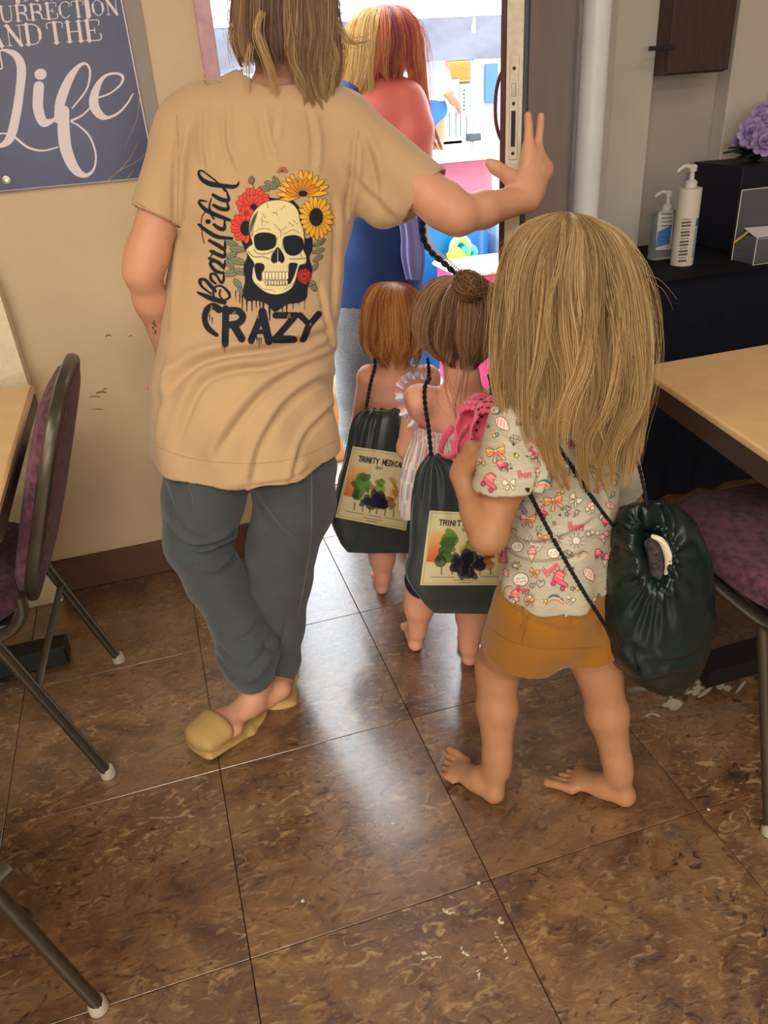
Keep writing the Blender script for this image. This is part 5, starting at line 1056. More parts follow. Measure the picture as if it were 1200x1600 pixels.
# wristband tag sticking out at the left hip
a = W(243, 590, 1.66); b = MB(); b.prism([a, W(233, 601, 1.66), W(228, 609, 1.66), W(233, 610, 1.66), W(240, 600, 1.66)], (0, .003, 0)); b.build('wrist_tag', mat('coral_tag', (236, 90, 90), .5), WO)
# her hair
HR = [pring(425, 450, -72, 1.765, .03), pring(392, 488, -60, 1.765, .085), pring(366, 512, -22, 1.755, .125), pring(359, 519, 35, 1.74, .125), pring(362, 523, 75, 1.73, .120), pring(376, 524, 105, 1.72, .105), pring(400, 522, 130, 1.70, .085), pring(425, 520, 158, 1.68, .065), pring(445, 520, 195, 1.665, .05)]
scalp('hair', HR[:5], .88, M_HCAP, WO, col=(74, 56, 48))
PALW = [(112, 88, 78), (148, 116, 94), (182, 146, 110), (216, 184, 138)]
hair_shell('hair_locks', HR[:6], 2300, M_HAIR, WO, PALW[:3], seed=3, t1=(.86, 1.), wave=.03, nclump=60, depth=(.9, 1.0), fly=.05, rad=.0009)
hair_shell('hair_locks', HR, 1900, M_HAIR, WO, PALW[1:], seed=4, u=(-.15, 1.75), t1=(.80, 1.), wave=.11, nclump=34, depth=(.88, 1.10), fly=.12, rad=.0010, t0=(0, .25), tipcol=(214, 180, 120), straggle=.03)
def wisps(name, specs, parent, col, r=.0006, seed=0):
    g = np.random.default_rng(seed); Ps = []
    for pts, n, sp in specs:
        for k in range(n):
            P = catmull(A([W(*q) for q in pts])+np.cumsum(g.normal(0, sp, (len(pts), 3)), 0), 16); Ps.append(P)
    Ps = A(Ps); K = Ps.shape[1]; ra = r*np.ones((len(Ps), 1))*(1-.7*np.linspace(0, 1, K)[None]**2); cc = lin(col)*g.uniform(.75, 1.2, (len(Ps), 1)); cc = np.repeat(cc[:, None], K, 1)
    return strands(name, Ps, ra, np.clip(cc, 0, 1), M_HAIR, parent)
wisps('loose_strands', [([(505, -5, 1.68), (517, 30, 1.67), (535, 50, 1.66), (552, 66, 1.66), (578, 62, 1.66)], 26, .0022), ([(392, 70, 1.64), (388, 110, 1.63), (390, 150, 1.62)], 10, .003), ([(410, 20, 1.62), (402, 50, 1.615), (418, 95, 1.61), (432, 150, 1.62)], 34, .0022), ([(362, 40, 1.7), (360, 70, 1.7), (368, 100, 1.7)], 12, .004), ([(345, 135, 1.66), (330, 128, 1.66), (316, 116, 1.66)], 3, .003), ([(345, 150, 1.66), (330, 140, 1.66), (316, 131, 1.66)], 3, .003), ([(515, 60, 1.64), (524, 90, 1.63), (515, 120, 1.63), (512, 150, 1.63)], 16, .004)], WO, (216, 184, 130), .0007, 5)
# ------------------------------------------------------------------ girl with the long blond hair
GI = empty('person', (W(860, 1250, .98)[0], .98, 0), 'small girl with long blond hair in doodle-print tee and mustard shorts', 'person')
neck = W(893, 595, 1.07); hc = W(888, 440, 1.075); shL = W(818, 660, 1.005); shR = W(948, 668, 1.13); elL = W(763, 836, .985); wrL = W(721, 742, 1.07)
elR = W(985, 800, 1.17); wrR = W(930, 770, 1.24); pel = W(868, 930, 1.045)
hpL = W(826, 955, 1.035); hpR = W(905, 960, 1.045); knL = W(777, 1040, 1.105); anL = W(777, 1198, 1.045); knR = W(936, 1050, 1.0); anR = W(967, 1205, .945)
heL = W(778, 1238, 1.02); toL = WZ(690, 1183, .022); heR = W(984, 1248, .922); toR = WZ(872, 1204, .022); heL[2] = .026; heR[2] = .026
sG = unit(shR-shL); fG = A([-.53, .85, 0])
P = head(hc, .093, -.5)+[cone(hc-A([0, .0, .06]), neck-A([0, 0, .03]), .038, .042), cone(shL, shR, .036, .036)]
P += chain([neck-A([0, 0, .02]), (shL+shR)/2-A([0, 0, .02]), W(884, 790, 1.05), pel, W(866, 960, 1.04)], [(.05, .045), (.088, .058), (.078, .062), (.086, .07), (.08, .07)], sG)
P += chain([shL, shL+(elL-shL)*.5, elL, elL+(wrL-elL)*.35, wrL], [.035, .034, .029, .0265, .0185]); P += chain([shR, elR, wrR], [.034, .029, .02])
P += chain([hpL, hpL+(knL-hpL)*.6, knL, knL+(anL-knL)*.14, knL+(anL-knL)*.40, anL-(anL-knL)*.12, anL], [.062, .050, .042, .038, .0405, .0285, .0265])
P += chain([hpR, hpR+(knR-hpR)*.6, knR, knR+(anR-knR)*.14, knR+(anR-knR)*.40, anR-(anR-knR)*.12, anR], [.062, .052, .042, .037, .040, .0275, .026])
P += foot(anL, heL, toL, .165, 1, toeup=.12)+foot(anR, heR, toR, .165, -1)
P += hand(wrL, unit(W(738, 692, 1.08)-wrL), (.92, -.15, -.1), .100, (.7, .75, .8, .85), -1, .7, .3)
P += hand(wrR, unit(A([-.3, .5, .5])), (-.5, -.4, .2), .108, (.9, 1., 1., 1.), 1)
V, Q = sdf([dict(p=P, k=.017)], .0034, .010); GB = mesh('body', V, Q, M_SKG, GI)
# shirt
T = chain([W(884, 650, 1.065), W(886, 690, 1.06), W(886, 740, 1.055), W(882, 790, 1.05), W(874, 850, 1.045), W(870, 900, 1.04), W(870, 960, 1.035)], [(.095, .062), (.102, .076), (.101, .080), (.101, .082), (.104, .084), (.109, .090), (.112, .094)], sG)
Yk = [cone(shL+A([.02, 0, .004]), shR+A([-.01, 0, .004]), .045, .042), cone(W(893, 632, 1.07), W(893, 650, 1.065), (.055, .05), (.08, .06), sG)]
sl0 = W(815, 668, 1.0); sl1 = W(798, 770, .985); nS = unit(sl1-sl0)
hem = W(868, 928, 1.0)
V, Q = sdf([dict(p=T+Yk, k=.02, clip=[(hem, (.10, .1, -1), .3), (W(893, 612, 1.07), (0, .1, 1), .055)]), dict(p=[cone(sl0, sl1+nS*.05, (.054, .054), (.070, .066), sG)], k=.01, clip=[(W(795, 758, .985), unit(nS+A([.22, 0, -.1])), .2)]), dict(p=[cone(shR, W(962, 775, 1.15), .046, .058)], k=.01, clip=[(W(964, 762, 1.15), unit(W(962, 775, 1.15)-shR), .16)])], .0042, .016)
N = vnormals(V, Q); Yg = .93
cre = crease(V, N, [cr([(800, 905), (850, 880), (900, 850), (950, 820)], .008, .008, Yg), cr([(798, 925), (860, 900), (930, 870)], .008, .006, Yg), cr([(840, 700), (850, 740), (828, 790), (815, 840)], .007, .008, Yg), cr([(862, 745), (845, 780), (830, 800)], .006, .006, Yg), cr([(930, 730), (945, 770), (965, 810)], .007, .008, Yg), cr([(940, 760), (960, 800), (972, 830)], .006, .006, Yg), cr([(795, 850), (830, 845), (860, 855)], .007, .005, Yg), cr([(800, 690), (830, 720), (852, 740)], .006, .004, Yg)])
ang = np.arctan2(V[:, 1]-1.04, V[:, 0]-hem[0]); hz = 1-sstep(hem[2], hem[2]+.12, V[:, 2])
V = V+N*(cre+.0018*noise(V*22, 8)+hz*.004*np.sin(ang*8))[:, None]; V[:, 2] += hz*.006*np.sin(ang*2+.5)
M_DT = mat('heather_cotton', (188, 181, 160), .9, .15, .08, 60, .2, 700, stretch=(1, 1, 5), transl=.08)
GT = mesh('t_shirt', V, Q, M_DT, GI); md = GT.modifiers.new('s', 'SOLIDIFY'); md.thickness = .0018; md.offset = -1
GTH = hitter(bvh(V, Q)); GTV = bvh(V, Q)
c = Canvas(724, 606, 990, 955, .8); c.setT(700, 600, 1091/300); BK_ = (60, 54, 56); PK = (226, 96, 116)
def rot(pts, x, y, s, a): ca, sa = math.cos(a), math.sin(a); return [(x+s*(u*ca-v*sa), y+s*(u*sa+v*ca)) for u, v in pts]
def bow(x, y, s, a=0, col=True):
    w1 = [(0, 0), (-.9, -.6), (-1.05, .1), (-.8, .55)]; w2 = [(0, 0), (.9, -.7), (1.05, -.1), (.85, .45)]; t1_ = [(0, .1), (-.5, 1.2), (-.1, 1.25), (.1, .5)]; t2_ = [(0, .1), (.7, 1.15), (1.0, .95), (.3, .2)]
    for w_, ms in ((w1, -1), (w2, 1), (t1_, 0), (t2_, 0)):
        c.poly(rot(w_, x, y, s, a), (222, 214, 190) if not col else (240, 180, 90), smooth=3, out=BK_, ow=.8)
        if col and ms:
            for k, cc in enumerate(((60, 130, 150), (240, 200, 90), (226, 110, 90), (220, 90, 120))): c.line(rot([(0, -.05+.1*k), (ms*.5, -.28+.16*k), (ms*.95, -.38+.22*k)], x, y, s, a), s*.14, cc, .9)
        elif col: c.line(rot([w_[0], w_[1]], x, y, s, a), s*.14, (60, 130, 150), .8); c.line(rot([(0, .1), (w_[2][0]*.9, w_[2][1]*.9)], x, y, s, a), s*.12, (222, 96, 96), .8)
    c.ell(x, y, s*.18, s*.18, (240, 200, 110), out=BK_, ow=.7)
def star(x, y, s, a=0, fill=None):
    p = rot([((1 if k % 2 == 0 else .42)*math.cos(math.pi*k/5), (1 if k % 2 == 0 else .42)*math.sin(math.pi*k/5)) for k in range(10)], x, y, s, a)
    if fill is not None: c.poly(p, fill, out=BK_, ow=.7)
    else: c.line(p+[p[0]], 3, BK_, smooth=0)
def heart(x, y, s, a=0):
    c.line(rot([(0, .9), (-.9, 0), (-.7, -.7), (-.2, -.7), (0, -.2), (.2, -.7), (.7, -.7), (.9, 0), (0, .9)], x, y, s, a), 3.2, BK_, smooth=5)
def sun(x, y, s):
    c.ell(x, y, s*.6, s*.6, (216, 208, 190), out=BK_, ow=.8)
    for k in range(10): a = k*.628; c.line([(x+s*.8*math.cos(a), y+s*.8*math.sin(a)), (x+s*1.2*math.cos(a), y+s*1.2*math.sin(a))], 3, BK_, smooth=0)
def cone_(x, y, s, a=0):
    c.poly(rot([(-.5, -.1), (.5, -.1), (0, 1.3)], x, y, s, a), (214, 196, 160), out=BK_, ow=.7); c.poly(rot([(-.6, -.1), (-.5, -.7), (0, -1.3), (.5, -.7), (.6, -.1)], x, y, s, a), (222, 120, 130), smooth=3, out=BK_, ow=.8)
    for k in (-.3, -.7): c.line(rot([(-.5, k), (.5, k-.15)], x, y, s, a), 3.5, (240, 226, 210), smooth=0)
def bolt(x, y, s, a=0, col=None):
    p = rot([(-.3, -1), (.5, -.8), (.2, -.2), (.6, -.1), (-.4, 1), (-.1, .1), (-.5, 0)], x, y, s, a); c.line(p+[p[0]], 3.2, BK_, smooth=0)
def skate(x, y, s, a=0):
    c.poly(rot([(-.8, -.9), (.1, -.9), (.2, -.1), (1, .1), (1, .5), (-.9, .5)], x, y, s, a), PK, smooth=2, out=BK_, ow=.9)
    for k in (-.6, -.2): c.line(rot([(-.7, k), (.2, k)], x, y, s, a), 4, (240, 200, 150), smooth=0)
    for k in (-.6, .7): c.ell(*rot([(k, .85)], x, y, s, a)[0], s*.3, s*.3, (196, 70, 110), out=BK_, ow=.8)
def rainbow(x, y, s, a=0):
    for k, cc in enumerate(((50, 90, 120), (70, 140, 170), (240, 200, 90), (226, 120, 90))): c.line(rot([(-1, .3+.16*k), (-.3, -.3+.16*k), (.4, -.25+.16*k), (1, .2+.13*k)], x, y, s, a), s*.17, cc, .95)
    star(*rot([(-1.05, .4)], x, y, s, a)[0], s*.32, 0, (240, 210, 90))
def cloud(x, y, s):
    c.ell(x, y, s, s*.85, (228, 222, 206), out=BK_, ow=.9); c.line([(x-s*.5, y), (x-s*.35, y-s*.15), (x-s*.2, y)], 3, BK_); c.line([(x+s*.2, y-s*.1), (x+s*.35, y-s*.25), (x+s*.5, y-s*.1)], 3, BK_); c.line([(x-s*.1, y+s*.25), (x+.1*s, y+s*.35), (x+.25*s, y+s*.2)], 3, BK_); c.ell(x+s*.55, y+s*.2, s*.15, s*.12, (230, 130, 130)); c.ell(x-s*.5, y+s*.3, s*.15, s*.12, (230, 130, 130))
HP = [[(0, -.9), (-.05, 0), (-.1, .9)], [(.5, -.9), (.45, 0), (.42, .9)], [(-.1, .05), (.5, -.05)], [(1.1, .1), (.85, .1), (.85, .6), (1.05, .6), (1.12, .1), (1.2, .7)], [(1.45, .1), (1.42, 1.3)], [(1.45, .2), (1.75, .1), (1.75, .6), (1.45, .6)], [(2.1, .1), (2.07, 1.3)], [(2.1, .2), (2.4, .1), (2.4, .6), (2.1, .6)], [(2.7, .1), (2.75, .55), (2.95, .5)], [(3.05, .1), (2.9, 1.1), (2.7, 1.3)]]
def happy(x, y, s, a=0, col=PK, w=.24, under=True):
    for l in HP:
        if under: c.line(rot([(u-1.4, v) for u, v in l], x+2.5, y+2.5, s, a), s*w*.9, (90, 70, 90), smooth=4)
    for l in HP: c.line(rot([(u-1.4, v) for u, v in l], x, y, s, a), s*w, col, smooth=4)
def diamond(x, y, s, a=0):
    for l in ([(-1, -.2), (-.5, -.8), (.5, -.8), (1, -.2), (0, 1), (-1, -.2), (1, -.2)], [(-.5, -.8), (-.3, -.2), (0, 1), (.3, -.2), (.5, -.8)]): c.line(rot(l, x, y, s, a), 3, BK_, smooth=0)
def shell(x, y, s, a=0):
    c.poly(rot([(-1, -.5), (-.2, -.8), (.7, -.3), (1.1, .6), (0, .7), (-.8, .3)], x, y, s, a), (236, 206, 190), smooth=3, out=BK_, ow=.8)
    for k in range(4): c.line(rot([(-.7+.45*k, -.6+.12*k), (-.6+.5*k, .4)], x, y, s, a), 5, (214, 96, 110), .9, smooth=0)
cloud(430, 130, 52); shell(310, 225, 42, .3); happy(415, 220, 20, 0, BK_, .16, False); star(280, 287, 15); diamond(380, 318, 32, .3); happy(500, 300, 26, -1.0); bow(272, 380, 50, -.15); star(380, 398, 9, 0, (90, 70, 90)); star(204, 452, 16, .3, (240, 214, 80)); star(340, 470, 30, .4); bolt(480, 410, 34, 1.3)
c.line([(365, 475), (305, 495)], 3, BK_, smooth=0); happy(430, 505, 22, -.2); skate(245, 555, 44, .7); bow(347, 560, 34, .05, False); bolt(150, 510, 24); happy(560, 355, 18, .05, BK_, .16, False); skate(608, 440, 48, .2); star(678, 498, 24); star(718, 523, 8); rainbow(548, 562, 44, .2); star(648, 573, 15); heart(760, 575, 20, .3)
bow(597, 655, 48, -.2); bow(725, 650, 34, .7, False); star(650, 708, 12); star(675, 738, 16); star(635, 742, 8, 0, (60, 60, 60)); bolt(727, 735, 24, .4); skate(535, 715, 34, .4); star(602, 790, 14); happy(722, 800, 26, -.12); sun(728, 890, 38); sun(612, 880, 34); bow(455, 760, 40, .3); happy(430, 690, 24, .9, (150, 130, 180)); rainbow(372, 830, 26, .3); bolt(515, 832, 28); happy(490, 895, 30, .45, (210, 204, 186)); cone_(430, 770, 26, .2); cloud(395, 925, 34); happy(332, 970, 26, 1.4, (220, 120, 160))
cone_(477, 970, 38, .05); star(395, 1030, 24, .2, (240, 214, 80)); cloud(600, 960, 34); diamond(680, 970, 30, .5); rainbow(765, 958, 28, -.2); happy(578, 1045, 28, -.7); star(710, 1045, 7); cloud(415, 1110, 44); happy(425, 1160, 22, .1); heart(525, 1133, 26, .1); skate(640, 1110, 46, .5); shell(800, 1080, 38, .5); star(706, 1160, 16); rainbow(605, 1215, 48, .05); sun(465, 1215, 26); skate(385, 1200, 30, .7)
shell(810, 700, 30, 1.2); bow(760, 415, 28, .9, False); cone_(765, 420, 26, .3); star(820, 470, 12); star(898, 515, 12); sun(940, 560, 20); happy(850, 590, 18, -1.1); bow(910, 430, 28, .3); sun(870, 755, 22); bow(832, 845, 24, .2, False); cone_(890, 860, 24, .6); cone_(890, 1000, 34, .1); shell(920, 690, 24); diamond(860, 960, 18); star(625, 215, 24); star(650, 300, 10); happy(690, 330, 20, .3); bolt(740, 250, 26); heart(860, 300, 24); rainbow(930, 300, 30); cloud(270, 150, 26); star(230, 240, 12); bolt(960, 940, 20)
pts_ = [(430, 130), (310, 225), (272, 380), (347, 560), (245, 555), (608, 440), (597, 655), (725, 650), (722, 800), (728, 890), (612, 880), (455, 760), (477, 970), (640, 1110), (605, 1215), (800, 1080), (415, 1110), (548, 562), (500, 300), (430, 505), (395, 925), (578, 1045), (765, 958), (680, 970)]
fn_ = [lambda x, y: happy(x, y, 19, rng.uniform(-.6, .6)), lambda x, y: bow(x, y, 26, rng.uniform(-1, 1)), lambda x, y: cone_(x, y, 24, rng.uniform(-1, 1)), lambda x, y: skate(x, y, 27, rng.uniform(-1, 1)), lambda x, y: rainbow(x, y, 28, rng.uniform(-1, 1)), lambda x, y: heart(x, y, 18, rng.uniform(-1, 1)), lambda x, y: sun(x, y, 20), lambda x, y: bolt(x, y, 22, rng.uniform(-1, 1)), lambda x, y: bow(x, y, 24, rng.uniform(-1, 1), False), lambda x, y: shell(x, y, 22, rng.uniform(-1, 1)), lambda x, y: star(x, y, 16, 0, (240, 214, 80))]
n__ = 0
for k in range(3000):
    x, y = rng.uniform(150, 960), rng.uniform(110, 1230)
    if min(math.hypot(x-u, y-v) for u, v in pts_) > 64 and n__ < 70: pts_.append((x, y)); fn_[n__ % len(fn_)](x, y); n__ += 1
for k in range(60): c.ell(rng.uniform(200, 950), rng.uniform(180, 1230), 3.2, 3.2, (110, 100, 110), al=.6)
c.setT(0, 0, 1.)
tag(c.lay('doodle_print', GTH, film('doodle_ink', .8), GT, .0010), kind='stuff')
seam([(791, 928), (840, 935), (890, 930), (955, 898)], .0009, GT, mat('seam_heather', (190, 182, 166), .9), GTH)
seam([(738, 738), (790, 752), (850, 770)], .0009, GT, MATS['seam_heather'], GTH)
seam([(790, 640), (815, 690), (835, 730)], .0007, GT, MATS['seam_heather'], GTH)
# shorts
M_SH = mat('mustard_cotton', (148, 98, 26), .85, .2, .05, 12, .25, 500, sheen=.2)
S0 = chain([W(872, 880, 1.04), W(868, 925, 1.04), W(864, 965, 1.04)], [(.100, .085), (.104, .090), (.108, .092)], sG)
L1 = [cone(W(838, 955, 1.035), W(806, 1040, 1.06), (.082, .082), (.080, .082), sG)]; R1 = [cone(W(905, 955, 1.03), W(918, 1045, 1.0), (.066, .075), (.062, .068), sG)]
V, Q = sdf([dict(p=S0, k=.02, clip=[(W(866, 1003, 1.04), (0, 0, -1), .2)]), dict(p=L1, k=.02, clip=[(W(812, 1012, 1.05), (-.12, .18, -1), .13)]), dict(p=R1, k=.02, clip=[(W(915, 1016, 1.0), (.10, -.05, -1), .12)])], .0042, .02)
N = vnormals(V, Q); V = V+N*(crease(V, N, [cr([(840, 950), (838, 990), (830, 1012)], .004, .004, .93), cr([(790, 960), (830, 985), (900, 990)], .008, .004, .93), cr([(930, 930), (915, 960), (900, 985)], .007, .005, .93)])+.0012*noise(V*20, 11))[:, None]
GS = mesh('shorts', V, Q, M_SH, GI); SH_ = hitter(bvh(V, Q)); M_SS = mat('seam_mustard', (140, 90, 24), .9)
seam([(771, 985), (800, 1003), (860, 1014), (940, 1010)], .0008, GS, M_SS, SH_); seam([(832, 940), (822, 975), (815, 1005)], .0008, GS, M_SS, SH_)
# hair
HG = [pring(886, 892, 331, 1.08, .004), pring(858, 920, 338, 1.08, .042), pring(828, 948, 356, 1.08, .075), pring(803, 970, 390, 1.08, .096), pring(789, 987, 440, 1.075, .104), pring(783, 998, 500, 1.06, .104), pring(780, 1003, 560, 1.04, .098), pring(780, 1003, 612, 1.015, .085), pring(788, 1000, 660, .985, .060), pring(806, 992, 705, .965, .048), pring(848, 980, 756, .95, .036)]
scalp('hair', HG[:8], .84, M_HCAP, GI, col=(104, 78, 52))
PALG = [(120, 94, 64), (164, 130, 86), (204, 168, 114), (230, 200, 148)]
hair_shell('hair_locks', HG, 4200, M_HAIR, GI, PALG, seed=11, u=(-.55, 3.7), t1=(.76, 1.), wave=.13, nclump=85, depth=(.84, 1.05), fly=.07, rad=.00070, K=26, t0=(.0, .25), tipcol=(214, 172, 104), straggle=.03)
hair_shell('hair_locks', HG[:9], 1500, M_HAIR, GI, [(120, 92, 62), (170, 134, 88), (214, 182, 130)], seed=12, u=(-.7, 3.9), t1=(.82, 1.), wave=.09, nclump=40, depth=(.80, 1.0), fly=.02, rad=.00085, K=20)
hair_shell('flyaway_hair', HG[:9], 150, M_HAIR, GI, [(190, 160, 110), (228, 204, 156)], seed=13, u=(-.3, 3.45), t1=(.3, .95), wave=.12, nclump=70, depth=(1.0, 1.09), fly=.8, rad=.00045, K=20)
wisps('stray_hair', [([(970, 425, 1.05), (995, 455, 1.05), (1003, 520, 1.05), (1006, 600, 1.04), (985, 695, 1.02)], 7, .004), ([(978, 450, 1.05), (1010, 500, 1.05), (1012, 560, 1.04)], 6, .006), ([(880, 345, .985), (874, 410, .97), (854, 490, .965), (868, 560, .965), (905, 640, .95)], 10, .002), ([(985, 430, 1.04), (1020, 450, 1.05), (1040, 480, 1.05)], 3, .004), ([(985, 520, 1.04), (1000, 580, 1.0), (1002, 640, .98), (985, 690, .97)], 22, .003)], GI, (206, 176, 122), .0005, 9)
# green-black drawstring bag at her side, cords over the shoulder and across the back
BG = empty('drawstring_bag', (W(1030, 1075, .95)[0], .95, W(1030, 1078, .95)[2]), 'full dark green drawstring bag hanging at the blond girl\'s right hip', 'bag')
Rg = [pring(1002, 1040, 791, .955, .012), pring(982, 1072, 803, .955, .045), pring(966, 1092, 835, .955, .068), pring(957, 1101, 880, .955, .078), pring(951, 1105, 930, .955, .080), pring(949, 1103, 980, .955, .076), pring(953, 1094, 1020, .955, .066), pring(972, 1078, 1052, .955, .046), pring(1018, 1052, 1078, .955, .014)]
V, Q, th, (m_, n_) = loftV(Rg, 150, 130, .95); N = vnormals(V, Q); oc = W(1033, 872, .885); X = V[:, [0, 2]]-oc[[0, 2]]; X = X@A([[.995, .10], [-.10, .995]]).T
rr = np.hypot(X[:, 0]/.024, X[:, 1]/.064); an = np.arctan2(X[:, 1]/.064, X[:, 0]/.024); fr = (N[:, 1] < .1)
if (N@A([0, 0, 0])).sum() == 0 and ((V-V.mean(0))*N).sum() < 0: Q = Q[:, ::-1]; N = -N; fr = (N[:, 1] < .1)
dsp = fr*(.0062*np.sin(an*17+2.2*np.sin(an*3))*np.exp(-((rr-1.25)/1.3)**2)-.050*(1-sstep(.72, 1.05, rr))+.006*np.exp(-((rr-1.18)/.16)**2))
V = V+N*(dsp+.0035*noise(V*A([16, 16, 26]), 21)+.0018*noise(V*45, 22)+.003*np.sin(V[:, 2]*70+noise(V*9, 2)*4)*(V[:, 2] < oc[2]-.02)*np.clip(noise(V*12, 7)+.3, 0, 1))[:, None]
b = MB(); b.add(V, Q.tolist()); b.F += [list(range(n_)), [len(V)-n_+i for i in range(n_)]]; M_GB = mat('dark_green_satin', (17, 34, 29), .30, .5, .15, 9, .05, 80); bo = mesh('pouch', b.V, b.F, M_GB, BG)
BGT = bvh(V, Q); BGH = hitter(BGT)
rm = []
for k in range(40):
    a_ = 2*math.pi*k/40; x = 1033+(math.cos(a_)*15-math.sin(a_)*4)*1.0; y = 872-(math.sin(a_)*50)
    h_ = BGH(x, y)
    if h_ is not None: rm.append(h_[0]+h_[1]*.002)
b = MB(); b.tube(catmull(A(rm), 120, True), .0032+.0014*np.sin(np.arange(120)*.9), 8, caps=False); b.build('gathered_rim', M_GB, BG, True, fix=False)
lc = [W(x, y, .898) for x, y in ((1020, 838), (1034, 846), (1044, 868), (1044, 892), (1036, 914))]
b = MB(); b.tube(catmull(A(lc), 30), .0032+.003*np.sin(np.linspace(0, np.pi, 30)), 10, flat=((0, 1, 0), 1, 1.3)); o = b.build('white_lining', mat('fleece_white', (226, 214, 190), .9, sheen=.3), BG, True); o['label'] = 'white fluffy edge showing in the opening'
b = MB(); b.tube(catmull(A([W(1020, 848, .915), W(1026, 875, .918), W(1028, 905, .915)]), 20), .014, 10); b.build('contents', mat('dull_grey_plaid', (84, 74, 74), .9, col2=(40, 36, 40), vs_=120), BG, True)
def oncloth(pts, trees, off=.004, n=60):
    hs = hitter(*trees); out = []
    for x, y in catmull(A(pts, float), n):
        h_ = hs(x, y)
        if h_ is not None: out.append(h_[0]-unit(ray(x, y))*off)
    o_ = A(out); 
    for _ in range(6): o_[1:-1] = (o_[:-2]+o_[1:-1]*2+o_[2:])/4
    return o_
p1_ = oncloth([(818, 622), (840, 655), (870, 695), (900, 740), (930, 785), (962, 828)], [GTV]); rope('cord', np.vstack([p1_, [W(975, 838, .90)], [W(1000, 815, .90)]]), .0034, M_CORD, BG, 120)
p2_ = oncloth([(824, 764), (850, 815), (880, 870), (915, 930), (938, 965)], [GTV, bvh(*[A(GS.data.vertices.values() and [v.co[:] for v in GS.data.vertices]), A([list(p.vertices) for p in GS.data.polygons])])])
rope('cord', np.vstack([p2_, [W(960, 1000, .885)], [W(985, 1040, .895)], [W(1018, 1066, .93)]]), .0034, M_CORD, BG, 120)
rope('cord', [W(985, 690, 1.0), W(1000, 735, .97), W(1012, 790, .93)], .003, M_CORD, BG, 40)
# crocs
M_CRC = mat('pink_foam', (222, 104, 132), .5, .4, .04, 20, .05, 100, sss=.1); CROC = []
def clog(heel, toe, upv, L, label, grp='pink foam clogs'):
    d = unit(A(toe)-A(heel)); up = unit(A(upv)-d*(A(upv)@d)); s = np.cross(d, up); H = A(heel)
    X = lambda a, b, h: H+d*a*L+s*b*L+up*h*L
    sole = [cone(X(.06, 0, .03), X(.42, 0, .03), (L*.15, L*.07), (L*.16, L*.06), s), cone(X(.42, 0, .03), X(.86, 0, .04), (L*.16, L*.06), (L*.20, L*.06), s)]
    upr = [cone(X(.44, 0, .14), X(.70, 0, .14), (L*.18, L*.17), (L*.22, L*.15), s), cone(X(.70, 0, .13), X(.86, 0, .10), (L*.21, L*.14), (L*.17, L*.10), s), cone(X(.10, 0, .10), X(.45, 0, .12), (L*.165, L*.12), (L*.175, L*.14), s)]
    inn = [cone(X(.02, 0, .22), X(.46, 0, .26), (L*.125, L*.16), (L*.14, L*.15), s, sub=True), cone(X(.44, 0, .14), X(.80, 0, .11), (L*.14, L*.12), (L*.15, L*.09), s, sub=True)]
    holes = []
    for i in range(3):
        for j in (-1.5, -.5, .5, 1.5): 
            q_ = X(.60+.09*i, .075*j, .28); holes.append(cone(q_-up*L*.12, q_+up*L*.1, L*.016, L*.016, sub=True))
    rim = [cone(X(.84, -.12, .07), X(.84, .12, .07), L*.05, L*.05)]
    V, Q = sdf([dict(p=sole+upr+rim+inn+holes, k=.006)], .0021, .008)
    T_ = empty('clog', H, label, 'shoe', grp); o = mesh('shoe_shell', V, Q, M_CRC, T_)
    st = [X(.40, -.19, .22), X(.25, -.21, .26), X(.02, -.15, .30), X(-.07, 0, .32), X(.02, .15, .30), X(.25, .21, .26), X(.40, .19, .22)]
    b = MB(); b.tube(catmull(A(st), 40), L*.028, 10, flat=(up, .45, 1.9)); b.build('heel_strap', M_CRC, T_, True, fix=False)
    for k in (-1, 1): b = MB(); b.lathe(X(.40, .185*k, .22), [(L*.045, 0), (L*.045, L*.03), (L*.02, L*.04)], 14, ax=s*k); b.build('rivet', M_CRC, T_, True)
    return T_, o
C1, co1 = clog(W(741, 736, 1.10), W(783, 634, 1.17), (-.75, -.75, .25), .150, 'pink star-spotted clog held topmost in the blond girl\'s hand')
C2, co2 = clog(W(726, 728, 1.145), W(756, 640, 1.215), (-.85, -.5, .1), .150, 'pink clog behind the other, its strap end showing on the left')
c = Canvas(715, 615, 800, 735, .7)
for (x, y, s_) in ((746, 660, 3), (744, 672, 3), (738, 689, 4.5), (752, 651, 2.4), (748, 640, 2)): star(x, y, s_, .3, (50, 24, 36))
for x, y in ((728, 707), (738, 718), (722, 694)): 
    p_ = [(x+(3 if k % 2 == 0 else 1.4)*math.cos(math.pi*k/5), y+(3 if k % 2 == 0 else 1.4)*math.sin(math.pi*k/5)) for k in range(11)]; c.line(p_, .7, (170, 50, 80), smooth=0)
c.lay('star_print', objhit(co1), film('doodle_ink', .8), C1, .0008)
